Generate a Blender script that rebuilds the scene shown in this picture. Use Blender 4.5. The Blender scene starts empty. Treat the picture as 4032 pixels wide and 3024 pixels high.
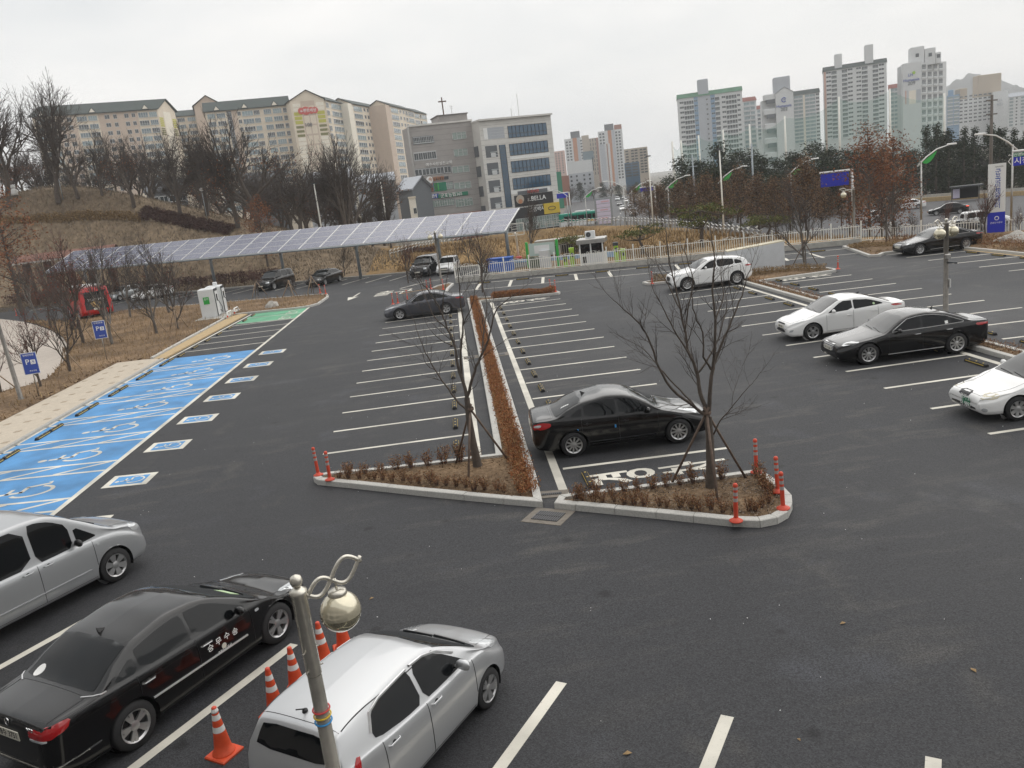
import bpy, math, random
import numpy as np
from mathutils import Vector, Matrix, noise as mnoise
from mathutils.bvhtree import BVHTree
from mathutils.geometry import delaunay_2d_cdt
R = math.radians
random.seed(7)
rng = np.random.default_rng(7)
SC = bpy.context.scene
COL = SC.collection
# ------------------------------------------------------------------ camera
FPX = 3200.0; PITCH = R(13.42); ROLL = R(-6.941); YAW = R(3.02); EYE = np.array([0, 0, 6.777])
_f = np.array([math.sin(YAW)*math.cos(PITCH), math.cos(YAW)*math.cos(PITCH), -math.sin(PITCH)])
_r = np.array([math.cos(YAW), -math.sin(YAW), 0.0]); _u = np.cross(_r, _f)
CR = math.cos(ROLL)*_r + math.sin(ROLL)*_u
CU = -math.sin(ROLL)*_r + math.cos(ROLL)*_u
cam = bpy.data.cameras.new('camera'); camo = bpy.data.objects.new('camera', cam); COL.objects.link(camo)
cam.sensor_width = 36.0; cam.lens = 36.0*FPX/4032.0; cam.clip_start = 0.1; cam.clip_end = 12000
camo.matrix_world = Matrix(((CR[0], CU[0], -_f[0], EYE[0]), (CR[1], CU[1], -_f[1], EYE[1]), (CR[2], CU[2], -_f[2], EYE[2]), (0, 0, 0, 1)))
SC.camera = camo
# ------------------------------------------------------------------ sky, sun, exposure (overcast winter day)
SUN_EL, SUN_ROT = R(52), R(55)
world = bpy.data.worlds.new('World'); SC.world = world; world.use_nodes = True
nt = world.node_tree; nt.nodes.clear()
out = nt.nodes.new('ShaderNodeOutputWorld'); bg = nt.nodes.new('ShaderNodeBackground'); bg2 = nt.nodes.new('ShaderNodeBackground')
sky = nt.nodes.new('ShaderNodeTexSky'); sky.sky_type = 'NISHITA'; sky.sun_disc = False
sky.sun_elevation = SUN_EL; sky.sun_rotation = SUN_ROT; sky.dust_density = 4.0; sky.air_density = 1.5
bg.inputs['Strength'].default_value = 0.06; nt.links.new(sky.outputs[0], bg.inputs['Color'])
tc = nt.nodes.new('ShaderNodeTexCoord'); mp = nt.nodes.new('ShaderNodeMapping'); mp.inputs['Scale'].default_value = (1.0, 1.0, 3.2)
nz = nt.nodes.new('ShaderNodeTexNoise'); nz.inputs['Scale'].default_value = 2.1; nz.inputs['Detail'].default_value = 5; nz.inputs['Roughness'].default_value = 0.55
rp = nt.nodes.new('ShaderNodeValToRGB')
rp.color_ramp.elements[0].position = 0.30; rp.color_ramp.elements[0].color = (0.62, 0.64, 0.65, 1)
rp.color_ramp.elements[1].position = 0.66; rp.color_ramp.elements[1].color = (0.84, 0.825, 0.805, 1)
nt.links.new(tc.outputs['Generated'], mp.inputs['Vector']); nt.links.new(mp.outputs[0], nz.inputs['Vector'])
nt.links.new(nz.outputs[0], rp.inputs[0]); nt.links.new(rp.outputs[0], bg2.inputs['Color']); bg2.inputs['Strength'].default_value = 1.0
mixw = nt.nodes.new('ShaderNodeMixShader'); mixw.inputs[0].default_value = 0.9
nt.links.new(bg.outputs[0], mixw.inputs[1]); nt.links.new(bg2.outputs[0], mixw.inputs[2]); nt.links.new(mixw.outputs[0], out.inputs['Surface'])
sl = bpy.data.lights.new('sun', 'SUN'); sl.energy = 1.5; sl.angle = R(100); sl.color = (1.0, 0.97, 0.93)
so = bpy.data.objects.new('sun', sl); COL.objects.link(so)
_sd = Vector((math.sin(SUN_ROT)*math.cos(SUN_EL), math.cos(SUN_ROT)*math.cos(SUN_EL), math.sin(SUN_EL)))
so.rotation_euler = _sd.to_track_quat('Z', 'Y').to_euler(); so.location = (0, 0, 60)
SC.view_settings.view_transform = 'Standard'; SC.view_settings.look = 'None'
SC.view_settings.exposure = 0.42; SC.view_settings.gamma = 1.0; SC.view_settings.use_curve_mapping = False
SC.render.engine = 'CYCLES'
SC.cycles.use_denoising = True
SC.cycles.max_bounces = 6; SC.cycles.diffuse_bounces = 2; SC.cycles.glossy_bounces = 3; SC.cycles.transparent_max_bounces = 12
SC.cycles.volume_bounces = 1
SC.render.film_transparent = False
# ------------------------------------------------------------------ pixel -> place (photo pixels, 4032 wide)
def ray(x, y): return (x-2016)/FPX*CR-(y-1512)/FPX*CU+_f
def G(x, y, z=0.0):
    d = ray(x, y); t = (z-EYE[2])/d[2]; return EYE+t*d
def ATY(x, y, Y):
    d = ray(x, y); return EYE+d*(Y/d[1])
def AT(x, y, dist):                      # point at horizontal distance
    d = ray(x, y); return EYE+d*(dist/math.hypot(d[0], d[1]))
def ZM(x0, y0, sc):                       # a magnified window of the photo
    return lambda x, y, z=0.0: G(x0+x/sc, y0+y/sc, z)
KD = 4032/2212.0
def GD(x, y, z=0.0): return G(x*KD, y*KD, z)
def ATD(x, y, dist): return AT(x*KD, y*KD, dist)
# ------------------------------------------------------------------ materials
MATS = {}
def nodes(name):
    m = bpy.data.materials.new(name); m.use_nodes = True; MATS[name] = m
    n = m.node_tree; return m, n, n.nodes['Principled BSDF']
def mat(name, col, rough=0.7, metal=0.0, coat=0.0, spec=0.5, var=0.0, vscale=6.0, bump=0.0, bscale=40.0, emit=None, es=0.0, alpha=1.0, trans=0.0, coords='Object', ior=1.5):
    m, n, b = nodes(name)
    b.inputs['Base Color'].default_value = (*col, 1); b.inputs['Roughness'].default_value = rough; b.inputs['Metallic'].default_value = metal
    b.inputs['Coat Weight'].default_value = coat; b.inputs['Coat Roughness'].default_value = 0.04; b.inputs['Specular IOR Level'].default_value = spec
    b.inputs['IOR'].default_value = ior
    if trans: b.inputs['Transmission Weight'].default_value = trans
    if emit: b.inputs['Emission Color'].default_value = (*emit, 1); b.inputs['Emission Strength'].default_value = es
    if alpha < 1: b.inputs['Alpha'].default_value = alpha
    if var or bump:
        tcn = n.nodes.new('ShaderNodeTexCoord')
    if var:
        t = n.nodes.new('ShaderNodeTexNoise'); t.inputs['Scale'].default_value = vscale; t.inputs['Detail'].default_value = 6; t.inputs['Roughness'].default_value = .65
        n.links.new(tcn.outputs[coords], t.inputs['Vector'])
        r = n.nodes.new('ShaderNodeValToRGB'); e = r.color_ramp.elements
        e[0].position = .28; e[1].position = .72
        e[0].color = (*[max(0, c*(1-var)) for c in col], 1); e[1].color = (*[min(1, c*(1+var)) for c in col], 1)
        n.links.new(t.outputs[0], r.inputs[0]); n.links.new(r.outputs[0], b.inputs['Base Color'])
    if bump:
        t2 = n.nodes.new('ShaderNodeTexNoise'); t2.inputs['Scale'].default_value = bscale; t2.inputs['Detail'].default_value = 4
        n.links.new(tcn.outputs[coords], t2.inputs['Vector'])
        bp = n.nodes.new('ShaderNodeBump'); bp.inputs['Strength'].default_value = bump; bp.inputs['Distance'].default_value = .02
        n.links.new(t2.outputs[0], bp.inputs['Height']); n.links.new(bp.outputs[0], b.inputs['Normal'])
    return m
def randcol(name, cols, rough=.8, trans=0.0, vscale=None):
    """colour varies piece by piece (mesh island) between given colours"""
    m, n, b = nodes(name)
    g = n.nodes.new('ShaderNodeNewGeometry'); r = n.nodes.new('ShaderNodeValToRGB')
    while len(r.color_ramp.elements) < len(cols): r.color_ramp.elements.new(.5)
    for i, c in enumerate(cols):
        r.color_ramp.elements[i].position = i/(len(cols)-1); r.color_ramp.elements[i].color = (*c, 1)
    n.links.new(g.outputs['Random Per Island'], r.inputs[0]); n.links.new(r.outputs[0], b.inputs['Base Color'])
    b.inputs['Roughness'].default_value = rough; b.inputs['Specular IOR Level'].default_value = .2
    return m
# ------------------------------------------------------------------ objects
def tag(o, label=None, cat=None, group=None, kind=None):
    if label: o['label'] = label
    if cat: o['category'] = cat
    if group: o['group'] = group
    if kind: o['kind'] = kind
    return o
def thing(name, label, cat, loc=(0, 0, 0), rz=0.0, group=None):
    o = bpy.data.objects.new(name, None); COL.objects.link(o); o.empty_display_size = .2
    o.location = [float(v) for v in loc]; o.rotation_euler = (0, 0, rz); return tag(o, label, cat, group)
def link(name, me, parent=None, loc=None, rz=None):
    o = bpy.data.objects.new(name, me); COL.objects.link(o)
    if parent is not None: o.parent = parent
    if loc is not None: o.location = [float(v) for v in loc]
    if rz is not None: o.rotation_euler = (0, 0, rz)
    return o
def mesh(name, v, f, ms, midx=None, smooth=False):
    me = bpy.data.meshes.new(name); me.from_pydata([tuple(map(float, p)) for p in v], [], [tuple(map(int, q)) for q in f])
    if not isinstance(ms, (list, tuple)): ms = [ms]
    for m in ms: me.materials.append(MATS[m] if isinstance(m, str) else m)
    if midx is not None: me.polygons.foreach_set('material_index', midx)
    if smooth: me.polygons.foreach_set('use_smooth', [True]*len(me.polygons))
    me.update(); return me
class MB:
    def __init__(s): s.v = []; s.f = []; s.m = []; s.cm = 0
    def add(s, v, f):
        o = len(s.v); s.v += [tuple(map(float, p)) for p in v]; s.f += [tuple(i+o for i in q) for q in f]; s.m += [s.cm]*len(f); return s
    def mi(s, k): s.cm = k; return s
    def box(s, c, d, rz=0.0, top=1.0, M=None):
        x, y, z = d[0]/2, d[1]/2, d[2]/2; ca, sa = math.cos(rz), math.sin(rz); v = []
        for k in (-1, 1):
            t = top if k > 0 else 1.0
            for a, b in ((-1, -1), (1, -1), (1, 1), (-1, 1)):
                px, py = a*x*t, b*y*t
                p = (px*ca-py*sa, px*sa+py*ca, k*z)
                if M is not None: p = tuple(M @ Vector(p))
                v.append((c[0]+p[0], c[1]+p[1], c[2]+p[2]))
        return s.add(v, [(3, 2, 1, 0), (4, 5, 6, 7), (0, 1, 5, 4), (1, 2, 6, 5), (2, 3, 7, 6), (3, 0, 4, 7)])
    def bevbox(s, c, d, b, rz=0.0):
        """box with bevelled vertical and top edges"""
        x, y, z = d[0]/2, d[1]/2, d[2]/2; ca, sa = math.cos(rz), math.sin(rz); rings = []
        for (zz, ins) in ((-z, 0), (z-b, 0), (z, b)):
            X, Y = x-ins, y-ins; bb = b*.7
            rings.append([(X-bb, -Y, zz), (X, -Y+bb, zz), (X, Y-bb, zz), (X-bb, Y, zz), (-X+bb, Y, zz), (-X, Y-bb, zz), (-X, -Y+bb, zz), (-X+bb, -Y, zz)])
        v = [(c[0]+p[0]*ca-p[1]*sa, c[1]+p[0]*sa+p[1]*ca, c[2]+p[2]) for r in rings for p in r]
        f = [tuple(range(7, -1, -1)), tuple(range(16, 24))]
        for k in range(2):
            for i in range(8): j = (i+1) % 8; f.append((k*8+i, k*8+j, k*8+8+j, k*8+8+i))
        return s.add(v, f)
    def tube(s, pts, rad, n=8, cap=True, closed=False):
        P = [Vector(p) for p in pts]; k = len(P); rad = rad if hasattr(rad, '__len__') else [rad]*k
        v = []; f = []; up = None
        for i, p in enumerate(P):
            if closed: t = P[(i+1) % k]-P[i-1]
            else: t = (P[min(i+1, k-1)]-P[max(i-1, 0)])
            t = t.normalized() if t.length > 1e-9 else Vector((0, 0, 1))
            if up is None:
                a = t.orthogonal().normalized()
            else:
                a = up-t*up.dot(t); a = a.normalized() if a.length > 1e-6 else t.orthogonal().normalized()
            up = a; b = t.cross(a)
            for j in range(n):
                w = 2*math.pi*j/n; v.append(tuple(p+(a*math.cos(w)+b*math.sin(w))*rad[i]))
        for i in range(k if closed else k-1):
            i2 = (i+1) % k
            for j in range(n): j2 = (j+1) % n; f.append((i*n+j, i*n+j2, i2*n+j2, i2*n+j))
        if cap and not closed: f += [tuple(range(n-1, -1, -1)), tuple((k-1)*n+j for j in range(n))]
        return s.add(v, f)
    def lathe(s, prof, c=(0, 0, 0), n=20, axis='z', cap=True):
        v = []; f = []; k = len(prof)
        for r, h in prof:
            for j in range(n):
                w = 2*math.pi*j/n; p = (r*math.cos(w), r*math.sin(w), h)
                if axis == 'y': p = (p[0], -p[2], p[1])
                if axis == 'x': p = (p[2], p[0], p[1])
                v.append((p[0]+c[0], p[1]+c[1], p[2]+c[2]))
        for i in range(k-1):
            for j in range(n): j2 = (j+1) % n; f.append((i*n+j, i*n+j2, (i+1)*n+j2, (i+1)*n+j))
        if cap: f += [tuple(range(n-1, -1, -1)), tuple((k-1)*n+j for j in range(n))]
        return s.add(v, f)
    def prism(s, poly, z0, z1):
        n = len(poly); v = [(p[0], p[1], z0) for p in poly]+[(p[0], p[1], z1) for p in poly]
        return s.add(v, [tuple(range(n-1, -1, -1)), tuple(range(n, 2*n))]+[(i, (i+1) % n, n+(i+1) % n, n+i) for i in range(n)])
    def poly(s, pts): return s.add(pts, [tuple(range(len(pts)))])
    def me(s, name, ms, smooth=False): return mesh(name, s.v, s.f, ms, s.m, smooth)
    def build(s, name, ms, parent=None, smooth=False, loc=None, rz=None): return link(name, s.me(name, ms, smooth), parent, loc, rz)
def copy_tree(o, parent=None):
    c = o.copy(); COL.objects.link(c); c.parent = parent
    for ch in list(o.children): copy_tree(ch, c)
    return c
def autosmooth(o, ang=35):
    me = o.data; me.polygons.foreach_set('use_smooth', [True]*len(me.polygons)); me.set_sharp_from_angle(angle=R(ang)); return o
def text_mesh(txt, mat_, size=1.0, ext=0.0, align='CENTER', sx=1.0, lsp=1.0, off=.008):
    c = bpy.data.curves.new('lettering', 'FONT'); c.body = txt; c.size = size; c.extrude = ext; c.align_x = align; c.align_y = 'CENTER'; c.space_line = lsp; c.resolution_u = 3; c.offset = off*size
    o = bpy.data.objects.new('lettering', c); me = bpy.data.meshes.new_from_object(o)
    bpy.data.objects.remove(o); bpy.data.curves.remove(c)
    me.materials.clear(); me.materials.append(MATS[mat_])
    if sx != 1.0: me.transform(Matrix.Diagonal((sx, 1, 1, 1)))
    me.name = 'lettering'; return me
def frame_mat(o, x, y, z=None):
    """4x4 with local x,y (z) axes at origin o"""
    X = Vector(x).normalized(); Y = Vector(y); Y = (Y-X*Y.dot(X)).normalized(); Zv = X.cross(Y)
    return Matrix(((X.x, Y.x, Zv.x, o[0]), (X.y, Y.y, Zv.y, o[1]), (X.z, Y.z, Zv.z, o[2]), (0, 0, 0, 1)))
def text(txt, mat_, o, x, y, size, parent=None, name='lettering', ext=0.002, sx=1.0, align='CENTER', lsp=1.0):
    me = text_mesh(txt, mat_, size, ext, align, sx, lsp); me.transform(frame_mat(o, x, y)); return link(name, me, parent)
def offset_poly(poly, d):
    """inset (d>0 to the left side of ccw poly)"""
    n = len(poly); out_ = []
    for i in range(n):
        p0, p1, p2 = (np.array(poly[(i+k) % n][:2], float) for k in (-1, 0, 1))
        a = (p1-p0)/max(1e-9, np.linalg.norm(p1-p0)); b = (p2-p1)/max(1e-9, np.linalg.norm(p2-p1))
        na = np.array([-a[1], a[0]]); nb = np.array([-b[1], b[0]]); m = na+nb; m /= max(1e-6, np.linalg.norm(m))
        out_.append(tuple(p1+m*d/max(.4, m@na)))
    return out_
def area(poly): return .5*sum(poly[i-1][0]*poly[i][1]-poly[i][0]*poly[i-1][1] for i in range(len(poly)))
def ccw(poly): return poly if area(poly) > 0 else poly[::-1]
def inpoly(x, y, poly):
    c = False; n = len(poly)
    for i in range(n):
        x1, y1 = poly[i-1][:2]; x2, y2 = poly[i][:2]
        if (y1 > y) != (y2 > y) and x < (x2-x1)*(y-y1)/(y2-y1)+x1: c = not c
    return c
def smoothstep(a, b, x):
    t = np.clip((x-a)/(b-a), 0, 1); return t*t*(3-2*t)
def segdist(px, py, poly):
    best = 1e9
    for i in range(len(poly)-1):
        ax, ay = poly[i][:2]; bx, by = poly[i+1][:2]; dx, dy = bx-ax, by-ay; L2 = dx*dx+dy*dy
        t = max(0, min(1, ((px-ax)*dx+(py-ay)*dy)/L2)); d = math.hypot(px-ax-t*dx, py-ay-t*dy); best = min(best, d)
    return best
def pchip(xs, ys):
    xs = np.array(xs, float); ys = np.array(ys, float); h = np.diff(xs); d = np.diff(ys)/h; n = len(xs); m = np.zeros(n)
    for i in range(1, n-1):
        if d[i-1]*d[i] > 0:
            w1, w2 = 2*h[i]+h[i-1], h[i]+2*h[i-1]; m[i] = (w1+w2)/(w1/d[i-1]+w2/d[i])
    m[0] = d[0]; m[-1] = d[-1]
    def ev(x):
        x = np.clip(x, xs[0], xs[-1]); k = np.clip(np.searchsorted(xs, x)-1, 0, n-2); t = (x-xs[k])/h[k]
        return (2*t**3-3*t**2+1)*ys[k]+(t**3-2*t**2+t)*h[k]*m[k]+(-2*t**3+3*t**2)*ys[k+1]+(t**3-t**2)*h[k]*m[k+1]
    return ev
# ================================================================== materials for the setting
def asphalt_mat():
    m, n, b = nodes('asphalt'); L = n.links
    tcn = n.nodes.new('ShaderNodeTexCoord')
    def noise_(scale, detail, mapping=None, rough=.6):
        t = n.nodes.new('ShaderNodeTexNoise'); t.inputs['Scale'].default_value = scale; t.inputs['Detail'].default_value = detail; t.inputs['Roughness'].default_value = rough
        if mapping:
            mp_ = n.nodes.new('ShaderNodeMapping'); mp_.inputs['Scale'].default_value = mapping; L.new(tcn.outputs['Object'], mp_.inputs['Vector']); L.new(mp_.outputs[0], t.inputs['Vector'])
        else: L.new(tcn.outputs['Object'], t.inputs['Vector'])
        return t
    def ramp(a, ca, b_, cb):
        r = n.nodes.new('ShaderNodeValToRGB'); r.color_ramp.elements[0].position = a; r.color_ramp.elements[0].color = ca; r.color_ramp.elements[1].position = b_; r.color_ramp.elements[1].color = cb; return r
    def mix(f, a, b_, blend='MIX'):
        x = n.nodes.new('ShaderNodeMix'); x.data_type = 'RGBA'; x.blend_type = blend
        for s_, val in ((0, f), (6, a), (7, b_)):
            if hasattr(val, 'links'): L.new(val, x.inputs[s_])
            else: x.inputs[s_].default_value = val
        return x.outputs[2]
    big = noise_(.12, 4); r1 = ramp(.3, (.0195, .020, .0225, 1), .70, (.040, .041, .0445, 1)); L.new(big.outputs[0], r1.inputs[0])
    # dust washed into streaks along the bays
    st = noise_(1.0, 5, (.42, 1.5, 1), .62); r2 = ramp(.53, (0, 0, 0, 1), .72, (1, 1, 1, 1)); L.new(st.outputs[0], r2.inputs[0])
    big2 = noise_(.055, 2); r3 = ramp(.42, (0, 0, 0, 1), .62, (.62, .62, .62, 1)); L.new(big2.outputs[0], r3.inputs[0])
    mk = n.nodes.new('ShaderNodeMath'); mk.operation = 'MULTIPLY'; L.new(r2.outputs[0], mk.inputs[0]); L.new(r3.outputs[0], mk.inputs[1])
    c = mix(mk.outputs[0], r1.outputs[0], (.115, .106, .092, 1))
    # darker tyre-worn and damp patches
    dk = noise_(.5, 5, (.6, 1, 1)); r5 = ramp(.60, (0, 0, 0, 1), .76, (.55, .55, .55, 1)); L.new(dk.outputs[0], r5.inputs[0])
    c = mix(r5.outputs[0], c, (.017, .0175, .021, 1))
    pt_ = noise_(.33, 4); r7 = ramp(.58, (0, 0, 0, 1), .74, (.55, .55, .55, 1)); L.new(pt_.outputs[0], r7.inputs[0]); c = mix(r7.outputs[0], c, (.062, .065, .076, 1))
    pu_ = noise_(.47, 5, (1.3, .8, 1)); r8 = ramp(.60, (0, 0, 0, 1), .78, (.75, .75, .75, 1)); L.new(pu_.outputs[0], r8.inputs[0]); c = mix(r8.outputs[0], c, (.070, .066, .060, 1))
    od = n.nodes.new('ShaderNodeTexVoronoi'); od.inputs['Scale'].default_value = .75; L.new(tcn.outputs['Object'], od.inputs['Vector']); on_ = noise_(9, 4); om = n.nodes.new('ShaderNodeMath'); om.operation = 'MULTIPLY_ADD'; om.inputs[1].default_value = .12; L.new(on_.outputs[0], om.inputs[0]); L.new(od.outputs['Distance'], om.inputs[2])
    r9 = ramp(.10, (.75, .75, .75, 1), .17, (0, 0, 0, 1)); L.new(om.outputs[0], r9.inputs[0]); c = mix(r9.outputs[0], c, (.012, .012, .013, 1))
    # aggregate: light and dark stones
    vo = n.nodes.new('ShaderNodeTexVoronoi'); vo.inputs['Scale'].default_value = 58; L.new(tcn.outputs['Object'], vo.inputs['Vector'])
    r4 = ramp(.0, (.25, .25, .25, 1), 1, (1.75, 1.75, 1.75, 1)); L.new(vo.outputs['Color'], r4.inputs[0])
    c = mix(.8, c, r4.outputs[0], 'MULTIPLY')
    fine = noise_(190, 2); r6 = ramp(.71, (0, 0, 0, 1), .80, (1, 1, 1, 1)); L.new(fine.outputs[0], r6.inputs[0])
    c = mix(r6.outputs[0], c, (.20, .20, .20, 1))
    L.new(c, b.inputs['Base Color'])
    rr = ramp(.3, (.62, .62, .62, 1), .7, (.85, .85, .85, 1)); L.new(big.outputs[0], rr.inputs[0]); L.new(rr.outputs[0], b.inputs['Roughness'])
    b.inputs['Specular IOR Level'].default_value = .36
    bpn = n.nodes.new('ShaderNodeBump'); bpn.inputs['Strength'].default_value = .55; bpn.inputs['Distance'].default_value = .006
    L.new(vo.outputs['Distance'], bpn.inputs['Height']); L.new(bpn.outputs[0], b.inputs['Normal'])
asphalt_mat()
def paint_mat(name, col, worn=.10, under=(.05, .05, .052)):
    m, n, b = nodes(name); L = n.links; tcn = n.nodes.new('ShaderNodeTexCoord')
    t = n.nodes.new('ShaderNodeTexNoise'); t.inputs['Scale'].default_value = 22; t.inputs['Detail'].default_value = 7; t.inputs['Roughness'].default_value = .75; L.new(tcn.outputs['Object'], t.inputs['Vector'])
    t2 = n.nodes.new('ShaderNodeTexNoise'); t2.inputs['Scale'].default_value = .8; t2.inputs['Detail'].default_value = 6; L.new(tcn.outputs['Object'], t2.inputs['Vector'])
    r = n.nodes.new('ShaderNodeValToRGB'); r.color_ramp.elements[0].position = .32-worn; r.color_ramp.elements[1].position = .42-worn*.5
    r.color_ramp.elements[0].color = (*under, 1); r.color_ramp.elements[1].color = (*col, 1); L.new(t.outputs[0], r.inputs[0])
    r2 = n.nodes.new('ShaderNodeValToRGB'); r2.color_ramp.elements[0].position = .3; r2.color_ramp.elements[1].position = .7
    r2.color_ramp.elements[0].color = (.60, .60, .60, 1); r2.color_ramp.elements[1].color = (1.08, 1.08, 1.08, 1); L.new(t2.outputs[0], r2.inputs[0])
    x = n.nodes.new('ShaderNodeMix'); x.data_type = 'RGBA'; x.blend_type = 'MULTIPLY'; x.inputs[0].default_value = 1.0; L.new(r.outputs[0], x.inputs[6]); L.new(r2.outputs[0], x.inputs[7])
    L.new(x.outputs[2], b.inputs['Base Color']); b.inputs['Roughness'].default_value = .65
    bpn = n.nodes.new('ShaderNodeBump'); bpn.inputs['Strength'].default_value = .3; bpn.inputs['Distance'].default_value = .004; t3 = n.nodes.new('ShaderNodeTexNoise'); t3.inputs['Scale'].default_value = 120
    L.new(tcn.outputs['Object'], t3.inputs['Vector']); L.new(t3.outputs[0], bpn.inputs['Height']); L.new(bpn.outputs[0], b.inputs['Normal'])
paint_mat('line_paint', (.66, .63, .55), .05); paint_mat('blue_paint', (.075, .28, .58), .035); paint_mat('green_paint', (.10, .36, .20), .02); paint_mat('yellow_paint', (.62, .33, .06), .06)
def soil_mat(name, c0, c1, c2, scale=9.0):
    m, n, b = nodes(name); L = n.links; tcn = n.nodes.new('ShaderNodeTexCoord')
    t = n.nodes.new('ShaderNodeTexNoise'); t.inputs['Scale'].default_value = scale; t.inputs['Detail'].default_value = 9; t.inputs['Roughness'].default_value = .72; L.new(tcn.outputs['Object'], t.inputs['Vector'])
    r = n.nodes.new('ShaderNodeValToRGB'); e = r.color_ramp.elements; e.new(.5)
    for i, (p, c) in enumerate(((.32, c0), (.5, c1), (.68, c2))): e[i].position = p; e[i].color = (*c, 1)
    L.new(t.outputs[0], r.inputs[0])
    t2 = n.nodes.new('ShaderNodeTexNoise'); t2.inputs['Scale'].default_value = scale*.045; t2.inputs['Detail'].default_value = 5; L.new(tcn.outputs['Object'], t2.inputs['Vector'])
    r2 = n.nodes.new('ShaderNodeValToRGB'); r2.color_ramp.elements[0].position = .34; r2.color_ramp.elements[1].position = .68; r2.color_ramp.elements[0].color = (.62, .60, .58, 1); r2.color_ramp.elements[1].color = (1.3, 1.25, 1.15, 1); L.new(t2.outputs[0], r2.inputs[0])
    x = n.nodes.new('ShaderNodeMix'); x.data_type = 'RGBA'; x.blend_type = 'MULTIPLY'; x.inputs[0].default_value = 1.0; L.new(r.outputs[0], x.inputs[6]); L.new(r2.outputs[0], x.inputs[7])
    L.new(x.outputs[2], b.inputs['Base Color']); b.inputs['Roughness'].default_value = .95; b.inputs['Specular IOR Level'].default_value = .1
    bpn = n.nodes.new('ShaderNodeBump'); bpn.inputs['Strength'].default_value = .9; bpn.inputs['Distance'].default_value = .05; L.new(t.outputs[0], bpn.inputs['Height']); L.new(bpn.outputs[0], b.inputs['Normal'])
soil_mat('soil', (.085, .06, .04), (.185, .13, .085), (.30, .22, .15), 7)
soil_mat('mulch', (.035, .026, .02), (.10, .075, .055), (.22, .175, .13), 26)
soil_mat('dry_grass', (.13, .085, .045), (.22, .15, .075), (.33, .23, .115), 2.2)
soil_mat('hill_ground', (.12, .095, .07), (.19, .15, .11), (.27, .215, .155), 1.3)
mat('concrete', (.40, .385, .35), .85, var=.22, vscale=3.5, bump=.25, bscale=60)
mat('granite', (.46, .45, .42), .8, var=.2, vscale=30, bump=.25, bscale=140)
mat('granite_dark', (.36, .35, .325), .85, var=.22, vscale=24, bump=.25, bscale=140)
mat('paving', (.46, .40, .32), .9, var=.12, vscale=5, bump=.2, bscale=50)
mat('paving_dark', (.33, .27, .20), .9, var=.2, vscale=8)
mat('path_concrete', (.42, .37, .32), .9, var=.10, vscale=1.6, bump=.15, bscale=40)
mat('sand_kerb', (.42, .31, .17), .9, var=.2, vscale=6)
mat('black_plastic', (.012, .012, .013), .55); mat('rubber', (.018, .018, .019), .75, var=.3, vscale=30)
mat('dark_metal', (.05, .05, .052), .5, .6); mat('white_paint', (.74, .74, .72), .45, var=.06, vscale=5)
mat('grey_road', (.075, .075, .078), .85, var=.2, vscale=.6)
mat('far_ground', (.13, .115, .09), .95, var=.3, vscale=.05)
# ================================================================== terrain
PLAT = [(-120, -40), (70, -40), (70, 10), (52, 36), (38.5, 51), (29.8, 57.8), (15, 61.5), (.5, 66.8), (2, 70), (9.5, 74), (8, 77), (-5, 82.5), (-24, 92), (-45, 101), (-120, 118)]
PLATc = PLAT+[PLAT[0]]
HQ = [-.62, -.504, -.452, -.341, -.287, -.227, -.175, -.116, -.06, .02]
HF = pchip(HQ, [122, 119, 116, 103, 99, 96, 92, 90, 90, 92]); HC = pchip(HQ, [142, 138, 134, 122, 117, 112, 107, 104, 103, 104]); HH = pchip(HQ, [15.0, 14.6, 14.8, 11.5, 9.0, 6.6, 4.4, 2.2, .8, 0])
CREST = [tuple(GD(*p)[:2]) for p in ((840, 566, .2), (960, 530, .2), (1100, 500, .2), (1230, 488, .2), (1350, 487, .2), (1450, 494, .2), (1550, 508, .2), (1660, 531, 0))]
def terr(x, y):
    if inpoly(x, y, PLAT): return -.08
    d = segdist(x, y, PLATc); z = -3.0*float(smoothstep(.5, 22, d))-.08
    if y > 60 and -40 < x < 60:
        dc = segdist(x, y, CREST); w = math.exp(-(dc/8.5)**2); z = z+( .15-z)*w
    if x < 4 and y > 80:
        q = x/y; dd = math.hypot(x, y); f_ = float(HF(q)); t = (dd-f_)/(float(HC(q))-f_); hr = float(HH(q))
        up = float(.45*np.clip(t, 0, 1)+.55*smoothstep(0, 1, t)); dn = 1-float(smoothstep(1.4, 4.0, t))*.8
        zz = hr*up*dn
        if t > 0: z = max(z*(1-min(1, up*3)), zz-.1) if zz > .05 else z
        zz2 = mnoise.noise((x*.09, y*.09, 0))*.5*min(1, max(0, t*2)); z += zz2
    if d > 3: z += mnoise.noise((x*.23, y*.23, 3.1))*.18*min(1, max(0, (z+3.0)))
    return z
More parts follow.
